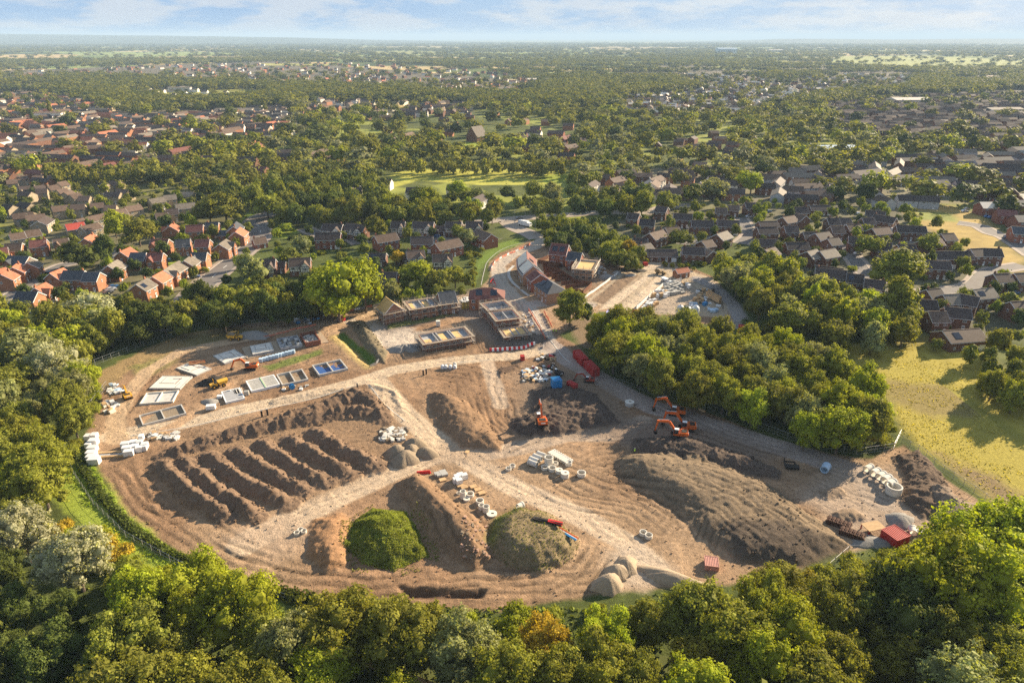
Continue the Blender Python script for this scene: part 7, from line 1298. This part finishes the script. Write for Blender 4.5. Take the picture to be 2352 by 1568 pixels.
t = thing('flatbed_truck', 'white truck with long flat roof at the top of the access road', 'truck', T(1203, 519), -.7); q = MB(); q.box((0, 0, 2.0), (6.5, 2.4, 2.6), whitepl); q.obj('box_body', t); q = MB(); q.prism([(3.3, .6), (5.2, .6), (5.2, 1.6), (4.8, 2.6), (3.3, 2.6)], -1.2, 1.2, whitepl, 'y'); q.box((5.1, 0, 2.0), (.1, 2.0, .7), pane); q.obj('cab', t)
for x in (-2.2, 4.2):
    for y in (-1.1, 1.1): q = MB(); q.tube((x, y - .15, .5), (x, y + .15, .5), .5, blackp, n=10); q.obj('wheel', t)
# --- conservatories
glassc = mat('conservatory_glass', (.45, .6, .68), .15, .05, 1, spec=.7)
for i, (x, y) in enumerate([(565,905), (90,605), (1910,855)]):
    p = TZ(z7, x, y); t = thing('conservatory', ['pale blue glazed conservatory behind the hedge by the compound', 'white framed conservatory on the leftmost right estate house', 'bright glazed conservatory between dark bungalows'][i], 'conservatory', p, 0); q = MB(); q.lathe([(2.0, 0), (2.0, 2.2), (0, 3.4)], glassc, n=8); q.obj('glazing', t); q = MB()
    for k in range(8): a = 2 * PL * k / 8; q.bar((2.03 * math.cos(a), 2.03 * math.sin(a), 0), (2.03 * math.cos(a), 2.03 * math.sin(a), 2.2), .09, upvc); q.bar((2.03 * math.cos(a), 2.03 * math.sin(a), 2.22), (0, 0, 3.44), .09, upvc)
    q.obj('frame', t)
# --- pylons far off
def pylon(dx, dy, lab):
    p = G(dx, dy); t = thing('pylon', lab, 'pylon', (p.x, p.y, 0), .3, 'electricity pylons'); q = MB(); w_ = 4
    for sx in (-1, 1):
        for sy in (-1, 1): q.bar((sx * w_, sy * w_, 0), (sx * .6, sy * .6, 34), .5, steel); q.bar((sx * .6, sy * .6, 34), (0, 0, 46), .4, steel)
    for k in range(5): z = k * 7; f = 1 - z / 40; q.bar((-w_ * f, -w_ * f, z), (w_ * f * .8, w_ * f * .8, z + 7), .35, steel); q.bar((w_ * f, -w_ * f, z), (-w_ * f * .8, w_ * f * .8, z + 7), .35, steel)
    q.obj('lattice_tower', t); q = MB()
    for z, l in ((30, 9), (36, 12), (42, 8)): q.bar((-l, 0, z), (l, 0, z), .5, steel)
    q.obj('cross_arms', t)
for i, (x, y) in enumerate([(118,124), (212,122), (340,128), (346,126), (375,120), (420,118), (725,128)]): pylon(x, y, f'distant electricity pylon on the left plain, {ordn(i)} from the left')
# --- the worker in the hi-vis vest
def person(p, lab):
    t = thing('person', lab, 'person', (p.x, p.y, p.z), .4); me = bpy.data.meshes.new('body'); J = [(0, 0, .95), (0, 0, 1.15), (0, 0, 1.42), (0, .01, 1.53), (0, .02, 1.68), (0, .02, 1.80), (-.19, 0, 1.42), (-.27, .02, 1.16), (-.25, .1, .93), (.19, 0, 1.42), (.27, .02, 1.16), (.25, .1, .93), (-.1, 0, .88), (-.11, .02, .5), (-.12, 0, .08), (-.12, .14, .04), (.1, 0, .88), (.12, .02, .5), (.13, 0, .08), (.13, .14, .04)]
    E = [(0, 1), (1, 2), (2, 3), (3, 4), (4, 5), (2, 6), (6, 7), (7, 8), (2, 9), (9, 10), (10, 11), (0, 12), (12, 13), (13, 14), (14, 15), (0, 16), (16, 17), (17, 18), (18, 19)]; rad = [.16, .15, .17, .06, .10, .09, .075, .05, .04, .075, .05, .04, .1, .075, .05, .045, .1, .075, .05, .045]
    me.from_pydata(J, E, []); o = link('body', me, t); sm = o.modifiers.new('skin', 'SKIN'); me.skin_vertices[0].data[0].use_root = True
    for v, r_ in zip(me.skin_vertices[0].data, rad): v.radius = (r_, r_ * .8)
    o.modifiers.new('sub', 'SUBSURF').levels = 1; me.materials.append(mat('work_clothes', (.03, .035, .05), .9)); q = MB(); q.lathe([(.19, .92), (.20, 1.15), (.23, 1.40), (.12, 1.52)], mat('hi_vis_yellow', (.55, .90, .05), .6), n=12); q.obj('hi_vis_vest', t, smooth=True)
    q = MB(); q.lathe([(.14, 1.72), (.13, 1.80), (.08, 1.87), (0, 1.89)], mat('hard_hat', (.7, .72, .6), .4), (0, .02, 0), 12); q.obj('hard_hat', t, smooth=True)
person(T(1457, 1042), 'worker in a bright yellow-green vest standing above the largest stockpile')
for i, (x, y) in enumerate([(1105,1385), (1140,1388)]): person(TZ(z9, x, y), ['left', 'right'][i] + ' worker in a vest beside the dusty road trench')
# white house glimpsed bottom right, planks
t = thing('wood_plank', 'pale plank lying on the mud above the long stockpile', 'plank', TZ(zC, 765, 280), 1.2); q = MB(); q.box((0, 0, .1), (2.2, 1.0, .12), timber); q.obj('board', t)
props(fence([(790,1520),(905,1548),(1040,1600)], 1.8, 'wooden fence in the shade at the bottom edge', timber, z=0), None)
HAZE = 0.00008

def tufts(name, lab_mask, n, col, size, seed, poly=None, kind='stuff', dz=.15):
    r = np.random.RandomState(seed)
    if poly is None: j, i = np.nonzero(LAB == lab_mask); k = r.randint(0, len(j), n); X = gx[i[k]] + r.uniform(-.2, .2, n); Y = gy[j[k]] + r.uniform(-.2, .2, n)
    else:
        P = GP(poly); x0, y0 = P.min(0); x1, y1 = P.max(0); X = r.uniform(x0, x1, n * 3); Y = r.uniform(y0, y1, n * 3); m = inside(X, Y, P) & (fbm(X, Y, 5, 88, 3) > .45); X = X[m][:n]; Y = Y[m][:n]
    n = len(X); Zt = np.array([height(a, b) for a, b in zip(X, Y)]) + dz; P3 = np.stack([X, Y, Zt], 1); nn = r.normal(size=(n, 3)); nn[:, 2] = abs(nn[:, 2]) * .8 + .2; nn /= np.linalg.norm(nn, axis=1)[:, None]; t1 = np.cross(nn, r.normal(size=(n, 3))); t1 /= np.linalg.norm(t1, axis=1)[:, None]; t2 = np.cross(nn, t1); s = size * r.uniform(.5, 1.4, (n, 1))
    V = np.stack([P3 - t1 * s, P3 - t2 * s * .7, P3 + t1 * s, P3 + t2 * s * .7], 1).reshape(-1, 3); c = np.repeat(np.asarray(col)[None] * r.uniform(.6, 1.3, (n, 1)) * (.7 + .6 * fbm(X, Y, 2.5, 89, 2)[:, None]), 4, 0)
    props(link(name, np_mesh(name, V, np.arange(n * 4).reshape(-1, 4), [LMS], cols=c)), kind=kind)
tufts('mound_weeds', 6, 15000, (.25, .28, .05), .17, 1)
r6 = GP([(790,1205),(860,1160),(950,1165),(990,1225),(1010,1290),(905,1325),(815,1310),(785,1260)])
tufts('mound_edge_weeds', 0, 1500, (.20, .22, .045), .2, 11, [(785,1205),(860,1155),(955,1160),(1000,1225),(1015,1295),(905,1330),(810,1315),(780,1260)])
tufts('meadow_grass', 0, 3500, (.40, .34, .065), .2, 2, [(1940,795),(2110,775),(2352,880),(2352,1190),(2200,1080),(2080,1000),(2030,900)])
tufts('verge_grass', 0, 9000, (.26, .33, .045), .28, 3, [(150,1030),(205,1040),(240,1110),(300,1190),(400,1265),(545,1320),(640,1370),(640,1400),(520,1370),(380,1310),(270,1240),(190,1160),(150,1080)])
tufts('rough_grass', 0, 9000, (.17, .20, .04), .4, 4, [(300,1370),(700,1385),(1340,1395),(1900,1290),(2100,1240),(2352,1200),(2352,1568),(0,1568),(0,1300)])
tufts('heap_weeds', 7, 1800, (.14, .16, .04), .16, 5)
# ---------------------------------------------------------------- haze
hb = MB(); hm = bpy.data.materials.new('haze'); hm.use_nodes = True; nt = hm.node_tree; nt.nodes.clear(); o = N(nt, 'ShaderNodeOutputMaterial'); pv = N(nt, 'ShaderNodeVolumePrincipled')
pv.inputs['Color'].default_value = (.56, .77, 1.0, 1); pv.inputs['Density'].default_value = HAZE; pv.inputs['Anisotropy'].default_value = .0; lk(nt, pv.outputs[0], o.inputs['Volume'])
hb.box((0, 19500, 112), (69000, 48000, 256), hm); props(hb.obj('haze'), kind='stuff')
